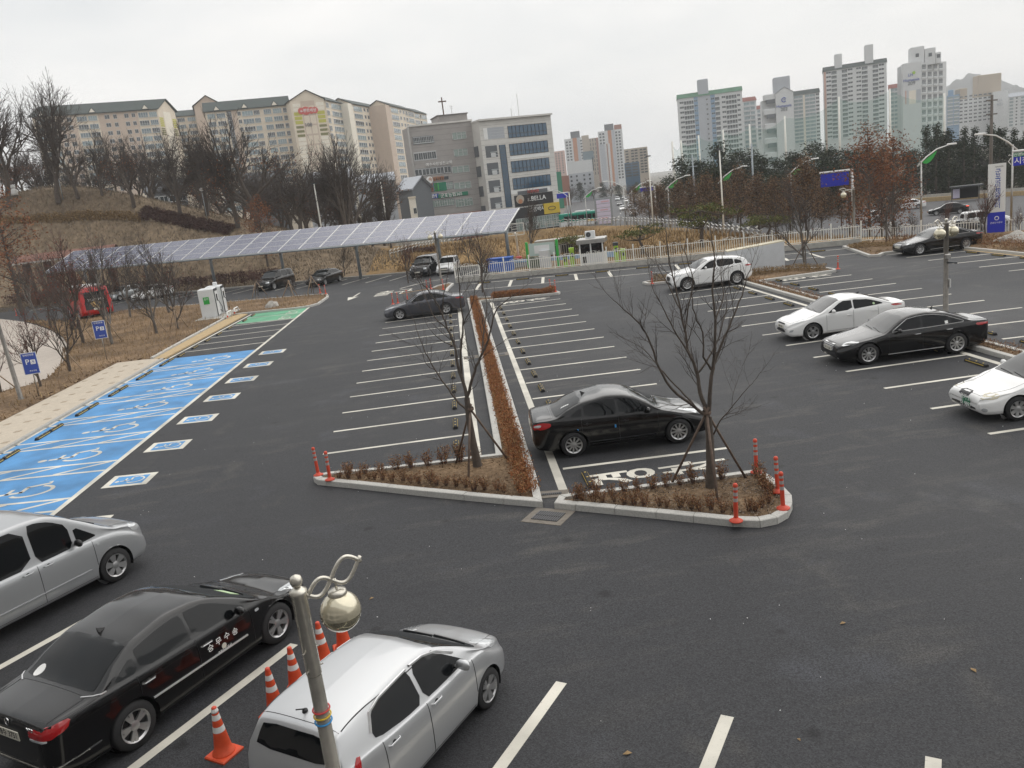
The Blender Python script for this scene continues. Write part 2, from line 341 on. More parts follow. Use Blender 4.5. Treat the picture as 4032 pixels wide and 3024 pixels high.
def terrain():
    xs = np.unique(np.concatenate([np.linspace(-5000, -170, 12), np.arange(-160, 101, 2.6), np.linspace(110, 5000, 14)]))
    ys = np.unique(np.concatenate([np.linspace(-300, -45, 5), np.arange(-40, 181, 2.6), np.linspace(190, 6500, 18)]))
    v = []; f = []; nx = len(xs); mi = []
    for y in ys:
        for x in xs:
            v.append((x, y, terr(x, y) if -165 < x < 105 and -45 < y < 260 else (-3.08 if y > 60 or x > 60 else -.08)))
    for j in range(len(ys)-1):
        for i in range(nx-1):
            f.append((j*nx+i, j*nx+i+1, (j+1)*nx+i+1, (j+1)*nx+i))
            cx, cy = (xs[i]+xs[i+1])/2, (ys[j]+ys[j+1])/2
            if inpoly(cx, cy, PLAT): mi.append(0)
            elif cx < -8 and 80 < cy < 200: mi.append(1)
            elif -40 < cx < 110 and cy < 130: mi.append(2)
            else: mi.append(3)
    return tag(link('terrain', mesh('terrain', v, f, ['soil', 'hill_ground', 'dry_grass', 'far_ground'], mi, True)), 'brown winter ground and dry grass hill around the car park', kind='structure')
terrain()
# ------------------------------------------------------------------ asphalt of the car park
LOT = [(-62, -30), (60, -30), (60, 20), (48, 34), (33, 44.0), (32, 55), (29.4, 57.0), (15, 60.9), (.1, 66.2), (4, 71), (8.5, 73.5), (7.0, 76.5), (-5, 81.2), (-24, 90.3), (-40, 97.5), (-58, 104)]
_lot = MB().poly([(x, y, 0) for x, y in ccw(LOT)])
lot = tag(_lot.build('parking_lot', 'asphalt'), 'dark asphalt car park surface with painted bays', kind='structure')
def sheet(name, pts, z, m, parent=lot):
    return MB().poly([(p[0], p[1], z) for p in ccw(list(pts))]).build(name, m, parent)
def strip(name, a, b, w, z=.004, m='line_paint', parent=lot):
    a = np.array(a[:2], float); b = np.array(b[:2], float); d = (b-a)/np.linalg.norm(b-a); n_ = np.array([-d[1], d[0]])*w/2
    return sheet(name, [a-n_, b-n_, b+n_, a+n_], z, m, parent)
def ribbon(mb, pts, w, z, closed=False):
    P = [np.array(p, float) for p in pts]; k = len(P); Lp = []; Rp = []
    for i in range(k):
        t = P[(i+1) % k if closed else min(i+1, k-1)]-P[i-1 if (i or closed) else 0]; t /= max(1e-9, np.linalg.norm(t)); n_ = np.array([-t[1], t[0]])*w/2
        Lp.append(P[i]+n_); Rp.append(P[i]-n_)
    v = [(*p, z) for p in Lp]+[(*p, z) for p in Rp]; f = [(i, k+i, k+(i+1) % k, (i+1) % k) for i in range(k if closed else k-1)]
    mb.add(v, f)
# bays of the central island
SW = .13
for i in range(12): strip('bay_line', (-4.48, 22.84+2.3*i), (-.22, 22.80+2.3*i), SW)
strip('bay_line', (-.07, 20.6), (-.02, 50.6), .24, .006)
for k in range(14): strip('bay_line', (1.98, 18.98+2.3*k-(.0 if k else .2)), (6.10, 18.98+2.3*k-(.22 if k else .36)), SW)
strip('bay_line', (1.78, 16.95), (2.02, 51.0), .2, .006)
# right-hand row and the row behind it
for i in range(16): strip('bay_line', (11.73, 44.72-2.3*i), (15.66, 44.72-2.3*i+.05), SW)
strip('bay_line', (15.76, 8.0), (15.78, 44.8), .2, .006)
for i in range(12): strip('bay_line', (17.80, 43.55-2.27*i), (21.58, 43.30-2.27*i), SW)
for i in range(9): strip('bay_line', (26.93, 49.45-2.28*i), (30.28, 48.95-2.28*i), SW)
strip('bay_line', (30.40, 28), (30.62, 47.3), .22, .004, 'sand_kerb')
# kerb-side bays along the white fence
OUT0, OUT1 = np.array([.2, 59.4]), np.array([27.2, 51.75])
strip('bay_line', OUT0, OUT1, .12, .006)
BK0, BK1 = np.array([.9, 63.4]), np.array([28.5, 54.9])
strip('bay_line', BK0, BK1, .14, .0065)
for k in range(5): a = np.array([1.35+2.37*k, 59.08-.67*k]); b = np.array([1.85+2.37*k, 63.0-.66*k]); strip('bay_line', a, b, .22)
E_ = ZM(2600, 600, 2.765)
strip('bay_line', E_(1625, 1100), E_(1780, 1148), .2); strip('bay_line', E_(1352, 1150), E_(1390, 1180), .2)
strip('bay_line', E_(165, 1225), E_(210, 1275), .2)
# left side: blue bays, ordinary bays, charging bays
sheet('blue_bay_field', [(-16.5, 16.6), (-11.2, 16.6), (-11.2, 44.2), (-16.3, 44.95)], .004, 'blue_paint')
strip('bay_line', (-11.2, 14.0), (-11.12, 62.0), .17, .008); strip('bay_line', (-16.45, 16.6), (-16.25, 45.0), .15, .008); strip('bay_line', (-16.1, 45.0), (-15.45, 61.6), .14, .008)
for k in range(-2, 6):
    y0, y1 = 24.27+3.3*k, 25.22+3.3*k
    mb = MB()
    ribbon(mb, [(-11.28, y0), (-16.38, y0+.62)], .13, .008); ribbon(mb, [(-11.28, y1), (-16.38, y1+.62)], .13, .008)
    zx = [-11.4, -13.1, -13.1, -14.8, -14.8, -16.3]
    for a in range(3):
        xa = -11.42-1.64*a; s = .62*(-11.28-xa)/5.1
        ribbon(mb, [(xa-1.5, y0+s+.24), (xa, y1+s-.05)], .13, .0085)
    mb.build('hatching', 'line_paint', lot)
def chair_icon(cx, cy, h, z, hy=None):
    """wheelchair symbol, head towards -x, drawn h metres tall"""
    mb = MB()
    hy = hy or h; T = lambda p: (cx-(p[1]-.5)*h, cy+(p[0]-.5)*hy)
    S = lambda pts, w: ribbon(mb, [T(p) for p in pts], w*h, z)
    mb.poly([(*T((.42+.085*math.cos(a), .93+.075*math.sin(a))), z) for a in np.linspace(0, 2*math.pi, 14, endpoint=False)])
    S([(.42, .83), (.45, .44)], .075); S([(.40, .66), (.70, .66)], .06); S([(.42, .46), (.74, .46)], .07); S([(.73, .48), (.84, .16), (.95, .20)], .07)
    S([(.43+.29*math.cos(a), .30+.29*math.sin(a)) for a in np.linspace(R(125), R(345), 16)], .06)
    return mb
def flip_up(mb):
    g = []
    for q in mb.f:
        a = sum(mb.v[q[i-1]][0]*mb.v[q[i]][1]-mb.v[q[i]][0]*mb.v[q[i-1]][1] for i in range(len(q)))
        g.append(q if a > 0 else q[::-1])
    mb.f = g; return mb
for k in range(-1, 6):
    flip_up(chair_icon(-13.25, 26.47+3.3*k, 1.98, .0082, 1.5)).build('wheelchair_symbol', 'line_paint', lot)
for k in range(-1, 7):
    cy = 22.88+3.3*k; cx = -10.0
    q = lambda a, b: (cx+a*.66, cy+b*.52-a*.08)
    sheet('marker_panel', [q(-1, -1), q(1, -1), q(1, 1), q(-1, 1)], .004, 'line_paint'); sheet('marker_panel', [q(-.72, -.7), q(.72, -.7), q(.72, .7), q(-.72, .7)], .008, 'blue_paint')
    flip_up(chair_icon(cx, cy+.02, .82, .012)).build('wheelchair_symbol', 'line_paint', lot)
for k in range(5): strip('bay_line', (-15.75+.06*k, 46.66+2.33*k), (-11.25, 46.50+2.33*k), SW)
sheet('green_bay_field', [(-15.42, 56.75), (-11.15, 55.95), (-11.1, 61.2), (-15.2, 62.1)], .004, 'green_paint')
strip('bay_line', (-15.3, 59.4), (-11.2, 58.6), SW, .008); strip('bay_line', (-15.4, 56.75), (-11.2, 55.95), SW, .008)
for yy in (57.2, 59.85): text('전기', 'line_paint', (-12.0, yy, .009), (0, 1, 0), (-1, 0, 0), .95, lot, ext=0.0, sx=1.1); text('충전', 'line_paint', (-11.95, yy+.02, .009), (0, 1, 0), (-1, 0, 0), .02, lot, ext=0.0)
def road_text(txt, cx0, cy, chh, chw):
    for i, ch in enumerate(txt):
        me = text_mesh(ch, 'line_paint', 1.0, 0.0, off=.022); xs_ = [v.co.x for v in me.vertices]; ys_ = [v.co.y for v in me.vertices]
        mx, my = (max(xs_)+min(xs_))/2, (max(ys_)+min(ys_))/2; sx, sy = chw/(max(xs_)-min(xs_)), chh*.93/(max(ys_)-min(ys_))
        for v in me.vertices:
            a, b = (v.co.x-mx)*sx, (v.co.y-my)*sy
            v.co = (cx0+chh*(i+.5)-b, cy+a+.0, .0045)
        link('lettering', me, lot)
road_text('경차', 2.35, 17.68, 1.72, .78); road_text('경차', 2.5, 49.85, 1.6, .9); road_text('경차', 18.0, 44.5, 1.6, .85)
# arrow and word in the aisle by the canopy
ar = MB(); ribbon(ar, [(-7.92, 67.4), (-8.2, 64.6)], .16, .004); ar.poly([(-8.62, 64.9, .004), (-8.4, 62.7, .004), (-7.75, 64.6, .004)]); flip_up(ar).build('direction_arrow', 'line_paint', lot)
me = text_mesh('출구', 'line_paint', 1.7, 0.0); me.transform(Matrix.Translation((-5.0, 64.2, .0045)) @ Matrix.Rotation(R(-8), 4, 'Z') @ Matrix.Diagonal((1, 1.9, 1, 1))); link('lettering', me, lot)
strip('bay_line', (-4.6, 66.6), (-2.6, 69.6), .16); strip('bay_line', (-2.6, 69.6), (-.6, 69.9), .16); strip('bay_line', (-4.3, 62.8), (-1.3, 64.2), .14, .004, 'yellow_paint')
# bays under the canopy
CU_ = np.array([.912, -.41]); CN_ = np.array([-.41, -.912])        # along the canopy, towards the camera
def canopy_pt(s, t): return np.array([-17.06, 83.89])+CU_*s+CN_*t
for k in range(-12, 11): strip('bay_line', canopy_pt(2.5*k-1.1, -1.2), canopy_pt(2.5*k-1.1, 3.9), .15)
# bottom row in front of the camera's building
ND = np.array([.537, .843]); NE = np.array([.843, -.537])
def nrow(e, d): return NE*e+ND*d
for k in range(-3, 8): strip('bay_line', nrow(-.18-2.32*k, 8.9 if k < 3 else 8.5), nrow(-.18-2.32*k, 4.45), .165)
strip('bay_line', nrow(-22, 4.55), nrow(8, 4.55), .165, .006)
strip('seam', (7.0, 13.9), (24, 11.2), .02, .003, 'black_plastic')
# ------------------------------------------------------------------ kerbs
def kerb(path, closed=True, h=.15, w=.18, name='kerb_stone', m='granite', step=1.0, parent=lot, z0=-.05, gap=.012):
    """a run of single kerb stones; path is the outer edge, stones lie to its left"""
    P = [np.array(p, float) for p in path]
    if closed: P = P+[P[0]]
    Q = offset_poly([tuple(p) for p in (P[:-1] if closed else P)], w)
    if not closed:
        for idx, (a, b) in ((0, (P[0], P[1])), (-1, (P[-2], P[-1]))):
            d = (b-a)/np.linalg.norm(b-a); n_ = np.array([-d[1], d[0]]); Q[idx] = tuple((P[0] if idx == 0 else P[-1])+n_*w)
    Q = [np.array(q) for q in Q]
    if closed: Q = Q+[Q[0]]
    for i in range(len(P)-1):
        L = np.linalg.norm(P[i+1]-P[i])
        if L < .02: continue
        n_ = max(1, round(L/step)); g = gap/L/2*1.0
        for k in range(n_):
            t0, t1 = k/n_+g, (k+1)/n_-g
            a, b = P[i]+(P[i+1]-P[i])*t0, P[i]+(P[i+1]-P[i])*t1; c, d = Q[i]+(Q[i+1]-Q[i])*t1, Q[i]+(Q[i+1]-Q[i])*t0
            q = .018; top = [a+(d-a)*q/w, b+(c-b)*q/w, c, d]
            hh = h+random.uniform(-.004, .004)
            v = [(*p, z0) for p in (a, b, c, d)]+[(*p, hh-.015) for p in (a, b)]+[(*p, hh) for p in top]
            MB().add(v, [(0, 1, 5, 4), (4, 5, 7, 6), (6, 7, 8, 9), (1, 2, 8, 7, 5), (3, 0, 4, 6, 9), (2, 3, 9, 8)]).build(name, m, parent)
def bed(name, path, label, h=.12, inset=.17, m='soil', kerb_step=1.0, kerbs=True, bump_=.03, km='granite'):
    path = ccw([tuple(p[:2]) for p in path]); inner = offset_poly(path, inset-.01)
    pts = [(x, y) for x, y in inner]; n = len(pts); xs = [p[0] for p in pts]; ys = [p[1] for p in pts]
    stp = max(.22, math.sqrt(abs(area(path)))/34); extra = []
    inn2 = offset_poly(path, inset+.12)
    for x in np.arange(min(xs), max(xs), stp):
        for y in np.arange(min(ys), max(ys), stp):
            if inpoly(x, y, inn2): extra.append((x+random.uniform(-.05, .05), y+random.uniform(-.05, .05)))
    vv, _, ff, *_r2 = delaunay_2d_cdt([Vector(p) for p in pts+extra], [(i, (i+1) % n) for i in range(n)], [], 1, 1e-5)
    v3 = []
    for p in vv:
        e = min(1, segdist(p.x, p.y, pts+[pts[0]])/.6); v3.append((p.x, p.y, h-.03+e*(bump_*2+mnoise.noise((p.x*1.3, p.y*1.3, 1))*bump_)))
    ff = [q if sum(vv[q[i-1]].x*vv[q[i]].y-vv[q[i]].x*vv[q[i-1]].y for i in range(len(q))) > 0 else q[::-1] for q in ff]
    o = tag(link(name, mesh(name, v3, ff, m, smooth=True)), label, kind='structure')
    if kerbs: kerb(path, True, step=kerb_step, m=km, parent=o)
    return o, pts
ISL_L = [(-4.36, 20.42), (-4.22, 20.14), (-3.95, 19.96), (-3.31, 19.53), (-1.35, 18.17), (.39, 17.02), (1.22, 16.5), (1.27, 18), (1.30, 24), (1.34, 33), (1.36, 43), (1.38, 51.55), (6.25, 50.55), (6.42, 50.85), (6.34, 51.45), (2.3, 52.75), (1.2, 53.6), (.55, 53.6), (.55, 43), (.54, 33), (.47, 24), (.44, 21.1), (.42, 20.25), (-1.37, 20.36), (-2.86, 20.5), (-3.95, 20.66), (-4.25, 20.62)]
bedL, bedLpts = bed('hedge_island', ISL_L, 'long kerbed island with hedge strip and triangular planting bed')
ISL_R = [(1.45, 16.36), (1.87, 16.08), (3.36, 15.09), (4.64, 14.22), (5.1, 14.01), (5.45, 14.05), (5.75, 14.25), (5.99, 14.62), (6.14, 15.0), (6.18, 15.6), (6.16, 16.2), (6.05, 16.62), (4.47, 16.66), (2.68, 16.72), (1.62, 16.76)]
bedR, bedRpts = bed('tree_island', ISL_R, 'rounded kerbed tree island with bark mulch')
ISL_M = [(16.18, 45.15), (16.22, 36), (16.2, 24), (16.2, 8), (17.02, 8), (17.0, 24), (16.9, 36), (17.0, 44.75), (21.5, 44.95), (21.75, 45.4), (21.7, 46.4), (20.5, 48.2), (17.2, 49.7), (12.4, 50.9), (11.6, 50.5), (11.7, 49.6), (15.6, 48.6), (16.1, 47.0)]
bedM, bedMpts = bed('divider_island', ISL_M, 'long kerbed divider island with young shrubs between two rows of bays')
ISL_T = [(25.75, 49.4), (26.3, 49.05), (26.95, 49.75), (30.4, 49.6), (30.7, 47.3), (30.75, 28), (36, 26), (48.5, 33.5), (40, 47.5), (37.6, 51.6), (30.3, 56.9), (27.3, 56.0)]
bedT, bedTpts = bed('verge_bed', ISL_T, 'brown planted verge with rocks beside the white fence', h=.16, bump_=.06)
ISL_S = [(-2.3, 61.9), (-2.15, 60.0), (-1.2, 59.1), (-.75, 59.2), (-.6, 61.5), (-.2, 64.2), (-.6, 65.2), (-1.6, 64.0)]
bedS, bedSpts = bed('corner_island', ISL_S, 'small kerbed corner island at the end of the fence')
# left: pavement, long bed, curved path
tag(MB().prism(ccw([(-19.0, 14), (-16.58, 14), (-16.5, 44.6), (-16.7, 44.95), (-17.6, 45.25), (-19.0, 45.3)]), -.05, .10).build('pavement', 'paving'), 'beige block pavement beside the blue bays', kind='structure')
pav = bpy.data.objects['pavement']
for r_ in range(-2, 17):
    for c_ in range(3):
        x, y = -18.75+.78*c_+(.36 if r_ % 2 else 0), 18.2+1.6*r_
        MB().box((x, y, .103), (.24, .24, .008)).build('paver', 'paving_dark', pav)
kerb([(-16.42, 14), (-16.36, 44.9)], False, h=.105, w=.14, parent=pav, m='granite_dark')
tag(MB().prism(ccw([(-17.0, 45.2), (-16.3, 45.0), (-15.75, 61.7), (-16.35, 62.2), (-16.95, 61.4)]), -.05, .08).build('kerb_walk', 'sand_kerb'), 'narrow sandy kerb walk behind the parking bays', kind='structure')
P0 = ZM(0, 800, 2.212)
PATH = [P0(*p) for p in ((-900, 985), (0, 1008), (200, 1032), (330, 1065), (450, 1112), (550, 1175), (590, 1240), (592, 1310), (545, 1400), (470, 1490), (400, 1545), (250, 1600), (60, 1640))]
PATH = [tuple(p[:2]) for p in PATH]
PATHP = PATH+[(-23.0, 33), (-26, 14), (-60, 14)]
tag(sheet('footpath', PATHP, .012, 'path_concrete', None), 'pale curved concrete footpath on the left', kind='structure')
LB = [(-19.05, 14), (-19.05, 45.35), (-17.7, 45.3), (-17.05, 45.3), (-17.0, 61.4), (-16.35, 62.3), (-12.1, 61.25), (-11.0, 61.45), (-10.55, 62.3), (-10.4, 66.6), (-10.75, 68.3), (-11.6, 69.3), (-30.5, 77.4), (-34, 74)]
LBP = LB+[p for p in PATH[2:]]+[(-22.9, 33), (-25.9, 14)]
bedB, bedBpts = bed('roadside_bed', LBP, 'long leaf covered planting bed with staked young trees', kerbs=False, inset=.02, bump_=.05)
kerb([(-17.0, 61.9), (-16.3, 62.15), (-12.1, 61.2), (-11.0, 61.4), (-10.5, 62.3), (-10.35, 66.6), (-10.7, 68.4), (-11.6, 69.45), (-30.5, 77.55)], False, parent=bedB)
kerb([(-17.05, 45.3), (-17.02, 61.2)], False, parent=bedB, h=.17, w=.15)
kerb([canopy_pt(24, -1.9), canopy_pt(-26, -1.9)][::-1], False, parent=lot, h=.14)
# ------------------------------------------------------------------ road below the verge
RZ = -2.95
ROAD = [(140, 34), (62, 56), (48, 84), (34, 108), (20, 128), (-30, 150), (-60, 170), (-55, 182), (8, 172), (24, 190), (60, 400), (150, 1200), (185, 1200), (84, 380), (52, 185), (62, 150), (74, 128), (150, 96)]
tag(MB().poly([(x, y, RZ) for x, y in ccw(ROAD)]).build('road', 'grey_road'), 'grey city road and junction beyond the fence', kind='structure')
road = bpy.data.objects['road']
for k in range(9):
    a = np.array([55, 92.])+np.array([7.0, -3.2])*k; strip('lane_line', a, a+np.array([2.6, -1.2]), .16, RZ+.006, 'line_paint', road)
for k in range(12):
    a = np.array([38, 186.])+np.array([3.4, 14])*k; strip('lane_line', a, a+np.array([1.2, 5]), .18, RZ+.006, 'line_paint', road)
for k in range(8):
    a = np.array([36., 122.])+np.array([1.25, -.55])*k; strip('crossing_stripe', a, a+np.array([2.2, 4.6]), .5, RZ+.006, 'line_paint', road)
# ================================================================== vehicles
mat('glass_dark', (.004, .005, .006), .03, spec=.32); mat('glass_screen', (.012, .015, .016), .04, spec=.6)
mat('chrome', (.62, .62, .62), .12, 1.0); mat('alloy', (.50, .50, .50), .32, .85); mat('alloy_dark', (.05, .05, .052), .5, .5)
mat('lamp_clear', (.55, .57, .58), .06, .35, coat=1.0); mat('lamp_red', (.36, .008, .010), .08, coat=1.0); mat('lamp_yellowed', (.50, .46, .34), .15, .2, coat=1.0)
mat('plate_white', (.62, .60, .52), .5); mat('plate_green', (.02, .16, .08), .5); mat('ink', (.012, .012, .014), .7); mat('white_ink', (.78, .78, .76), .6)
mat('tyre', (.016, .016, .017), .8, var=.3, vscale=20); mat('trim_black', (.01, .01, .011), .35)
def paintmat(name, col, metal=0.0, rough=.35, flake=0.0):
    m = mat(name, col, rough, metal, coat=1.0, spec=.1)
    n = m.node_tree; b = n.nodes['Principled BSDF']; b.inputs['Coat Roughness'].default_value = .035
    tcn = n.nodes.new('ShaderNodeTexCoord'); t = n.nodes.new('ShaderNodeTexNoise'); t.inputs['Scale'].default_value = 2.2; t.inputs['Detail'].default_value = 6
    n.links.new(tcn.outputs['Object'], t.inputs['Vector']); r = n.nodes.new('ShaderNodeMapRange'); r.inputs[3].default_value = .03; r.inputs[4].default_value = .14
    n.links.new(t.outputs[0], r.inputs[0]); n.links.new(r.outputs[0], b.inputs['Coat Roughness'])
mat('bright_trim', (.72, .72, .72), .28, .55); paintmat('paint_black', (.003, .003, .0035)); paintmat('paint_white', (.74, .74, .73)); paintmat('paint_silver', (.52, .53, .54), .65, .34); paintmat('paint_grey', (.085, .087, .10), .6, .34)
paintmat('paint_vansilver', (.40, .41, .42), .6, .36); paintmat('paint_red', (.45, .012, .012)); paintmat('paint_dark', (.018, .019, .022), .3); paintmat('paint_lightgrey', (.40, .42, .43), .6, .36); paintmat('paint_green', (.0, .24, .16)); paintmat('paint_yellow', (.62, .36, .03))
def chaikin(P, it=2):
    for _ in range(it):
        a = P[..., :-1, :]*.75+P[..., 1:, :]*.25; b = P[..., :-1, :]*.25+P[..., 1:, :]*.75
        Q = np.empty(P.shape[:-2]+(2*a.shape[-2]+2, P.shape[-1])); Q[..., 0, :] = P[..., 0, :]; Q[..., -1, :] = P[..., -1, :]
        Q[..., 1:-1:2, :] = a; Q[..., 2:-1:2, :] = b; P = Q
    return P
def wheel_mesh(Rw, width, style, n=28):
    """tyre and rim, axle along local y, outer face at -y"""
    h = width/2; Rr = Rw*.66
    t = MB().lathe([(Rr-.01, -h*.80), (Rr+.005, -h*.97), (Rw*.86, -h*1.0), (Rw*.955, -h*.90), (Rw, -h*.62), (Rw, h*.62), (Rw*.95, h*.92), (Rr, h*.9)], n=n, axis='y', cap=False)
    t.cm = 0
    # axis='y' maps +h to -y : mirror so that the outer side is -y
    rim = MB(); rim.mi(1).lathe([(Rr*.93, h*.30), (.02, h*.25)], n=n, axis='y', cap=False)
    rim.mi(0).lathe([(Rr+.006, h*1.0), (Rr*.985, h*.96), (Rr*.90, h*.80), (Rr*.90, h*.28)], n=n, axis='y', cap=False)
    hub = .07*Rw/.33
    rim.lathe([(hub, h*.55), (hub, h*.84), (hub*.7, h*.90), (0.001, h*.91)], n=12, axis='y', cap=False)
    ns, wo, wi, dbl = style
    for k in range(ns):
        for q in ((-1, 1) if dbl else (0,)):
            a = 2*math.pi*k/ns+q*dbl; a2 = 2*math.pi*k/ns+q*dbl*.55
            def pt(r, ang, off, y): return (r*math.cos(ang)-off*math.sin(ang), -y, r*math.sin(ang)+off*math.cos(ang))
            r0, r1 = hub*.7, Rr*.97
            v = [pt(r0, a2, -wi, h*.80), pt(r0, a2, wi, h*.80), pt(r1, a, wo, h*.93), pt(r1, a, -wo, h*.93), pt(r0, a2, -wi, h*.5), pt(r0, a2, wi, h*.5), pt(r1, a, wo, h*.7), pt(r1, a, -wo, h*.7)]
            rim.add(v, [(0, 3, 2, 1), (0, 1, 5, 4), (1, 2, 6, 5), (3, 0, 4, 7)])
    tm = t.me('tyre', ['tyre'], True); rm = rim.me('rim', ['alloy', 'alloy_dark'], False)
    rm.polygons.foreach_set('use_smooth', [len(p.vertices) == 4 and p.area > 0 for p in rm.polygons]); rm.set_sharp_from_angle(angle=R(30))
    return tm, rm
STY = {'ten': (10, .020, .018, 0), 'five': (5, .055, .04, 0), 'fived': (5, .026, .022, .17), 'fine': (9, .013, .012, .09), 'six': (6, .035, .03, .16), 'swirl': (5, .03, .025, .22), 'multi': (10, .013, .012, .10), 'cap': (7, .05, .03, 0)}
def clip_x(poly, x0, x1, slant=0.0, zref=1.0):
    def cut(P, f):
        o = []
        for i in range(len(P)):
            a, b = P[i-1], P[i]; fa, fb = f(a), f(b)
            if fa >= 0: o.append(a)
            if fa*fb < 0: t = fa/(fa-fb); o.append((a[0]+(b[0]-a[0])*t, a[1]+(b[1]-a[1])*t))
        return o
    P = cut(poly, lambda p: p[0]-(x0+slant*(p[1]-zref))); return cut(P, lambda p: (x1+slant*(p[1]-zref))-p[0])
def rnd(poly, it=1):
    for _ in range(it):
        o = []
        for i in range(len(poly)):
            a, b = poly[i], poly[(i+1) % len(poly)]; q = .2
            o += [(a[0]+(b[0]-a[0])*q, a[1]+(b[1]-a[1])*q), (a[0]+(b[0]-a[0])*(1-q), a[1]+(b[1]-a[1])*(1-q))]
        poly = o
    return poly
class Car:
    """local frame: +x forward, y left, z up; s = distance from the nose"""
    def __init__(c, name, label, cat, loc, rz, group, L, W, wb, fo, Rw, top, belt, plan, bot, paint, tumble=.36, crown=.05, hi=True, cladding=None):
        c.root = thing(name, label, cat, loc, rz, group); c.L, c.W, c.wb, c.fo, c.Rw, c.paint, c.hi = L, W, wb, fo, Rw, paint, hi
        T = lambda a: ([p[0] for p in a], [p[1] for p in a])
        c.top, c.belt, c.plan, c.bot = (pchip(*T(a)) for a in (top, belt, plan, bot)); c.tumble, c.crown = tumble, crown
        c.ax = (fo, fo+wb)
        c.seams = {}
    def X(c, s): return c.L/2-s
    def section(c, s):
        zt, zl, zb, w = float(c.top(s)), float(c.belt(s)), float(c.bot(s)), float(c.plan(s)); cr = c.crown*min(1, w/.7)
        ze = zt-cr; zl = min(zl, ze); hc = max(0.0, ze-zl); wb_ = w-.035; yt = wb_-c.tumble*hc-.02*min(1, hc*4)
        zm = zb+(zl-zb)*.55
        P = [(0, zb), (w-.16, zb), (w-.05, zb+.015), (w-.012, zb+.09), (w-.004, zb+(zl-zb)*.30), (w, zm), (w-.002, zl-.17*(zl-zb)/.6), (w-.010, zl-.07*(zl-zb)/.6), (wb_+.004, zl-.012), (wb_-.012, zl+.006),
             (wb_-c.tumble*hc*.5-.015, zl+hc*.5), (yt+.012, ze-.05*min(1, hc*4)), (yt-.02, ze), (yt*.86, zt-cr*.62), (yt*.5, zt-cr*.16), (0, zt)]
        return P
    def ytop(c, s):
        zt, zl, w = float(c.top(s)), float(c.belt(s)), float(c.plan(s)); ze = zt-c.crown; zl = min(zl, ze); return w-.035-c.tumble*max(0, ze-zl)
    def build(c, doors=(), sill_j=None, cuts=()):
        step = .045 if c.hi else .09
        ss = list(np.arange(.12, c.L-.12, step))+[0, .006, .018, .035, .06, .09, c.L, c.L-.006, c.L-.018, c.L-.035, c.L-.06, c.L-.09]
        for d in doors: ss += [d[0], d[1]]
        ss += list(cuts)
        ss = np.unique(np.round(np.array(ss), 4)); keep = [ss[0]]
        hard = set(np.round([v for d in doors for v in d[:2]]+list(cuts), 4))
        for s in ss[1:]:
            if s-keep[-1] < .004 and s not in hard: continue
            keep.append(s)
        ss = np.array(keep)
        sec = np.array([c.section(s) for s in ss]); sec = chaikin(sec, 2 if c.hi else 1); ns, m = sec.shape[:2]
        # full ring: right half (y<0) bottom->top then left half top->bottom
        full = np.concatenate([sec*[-1, 1], sec[:, ::-1][:, 1:]], 1); M = full.shape[1]
        V = np.zeros((ns, M, 3)); V[..., 0] = c.X(ss)[:, None]; V[..., 1:] = full
        inside = np.zeros((ns, M), bool)
        Ra = c.Rw*1.10+.02
        for a in c.ax:
            xa = c.X(a); dx, dz = V[..., 0]-xa, V[..., 2]-c.Rw; r = np.hypot(dx, dz); w_ = np.abs(V[..., 1])
            ins = (r < Ra) & (w_ > c.W/2-.30); inside |= ins; rr = np.maximum(r, 1e-4)
            sn = ins.copy(); V[..., 0] = np.where(sn, xa+dx/rr*Ra, V[..., 0]); V[..., 2] = np.where(sn, c.Rw+dz/rr*Ra, V[..., 2])
        idx = np.arange(ns*M).reshape(ns, M)
        quads = []; keys = []
        # door band: from above the sill to the belt
        kk = 4 if c.hi else 2
        jl, jh = kk*2+1, kk*8
        for i in range(ns-1):
            for j in range(M-1):
                q = (idx[i, j], idx[i, j+1], idx[i+1, j+1], idx[i+1, j])
                if inside[i, j] and inside[i, j+1] and inside[i+1, j+1] and inside[i+1, j]: continue
                key = 'body'; jj = j if j < m-1 else M-2-j
                for k, d in enumerate(doors):
                    if ss[i] >= d[0]-1e-4 and ss[i+1] <= d[1]+1e-4 and jl <= jj < jh: key = ('door', k, j < m-1)
                quads.append(q); keys.append(key)
            q = (idx[i, M-1], idx[i, 0], idx[i+1, 0], idx[i+1, M-1])
        pts = V.reshape(-1, 3)
        allf = list(quads)+[tuple(idx[0, ::-1]), tuple(idx[-1, :])]
        tmp = bpy.data.meshes.new('tmp'); tmp.from_pydata(pts.tolist(), [], [tuple(map(int, q)) for q in allf]); tmp.update()
        nrm = np.zeros(len(pts)*3); tmp.vertices.foreach_get('normal', nrm); nrm = nrm.reshape(-1, 3)
        c.bvh = BVHTree.FromPolygons([tuple(p) for p in pts], [tuple(map(int, q)) for q in allf]); bpy.data.meshes.remove(tmp)
        def sub(name, fs):
            used = sorted({i for q in fs for i in q}); mp_ = {u: k for k, u in enumerate(used)}
            me = mesh(name, pts[used], [[mp_[i] for i in q] for q in fs], c.paint, smooth=True)
            me.normals_split_custom_set_from_vertices([tuple(nrm[u]) for u in used]); return link(name, me, c.root)
        c.body = sub('body', [q for q, k in zip(quads, keys) if k == 'body']+[tuple(idx[0, ::-1]), tuple(idx[-1, :])])
        c.doors = {}
        for k in range(len(doors)):
            for side in (True, False):
                fs = [q for q, kk_ in zip(quads, keys) if kk_ == ('door', k, side)]
                if fs: c.doors[(k, 'R' if side else 'L')] = sub('door', fs)
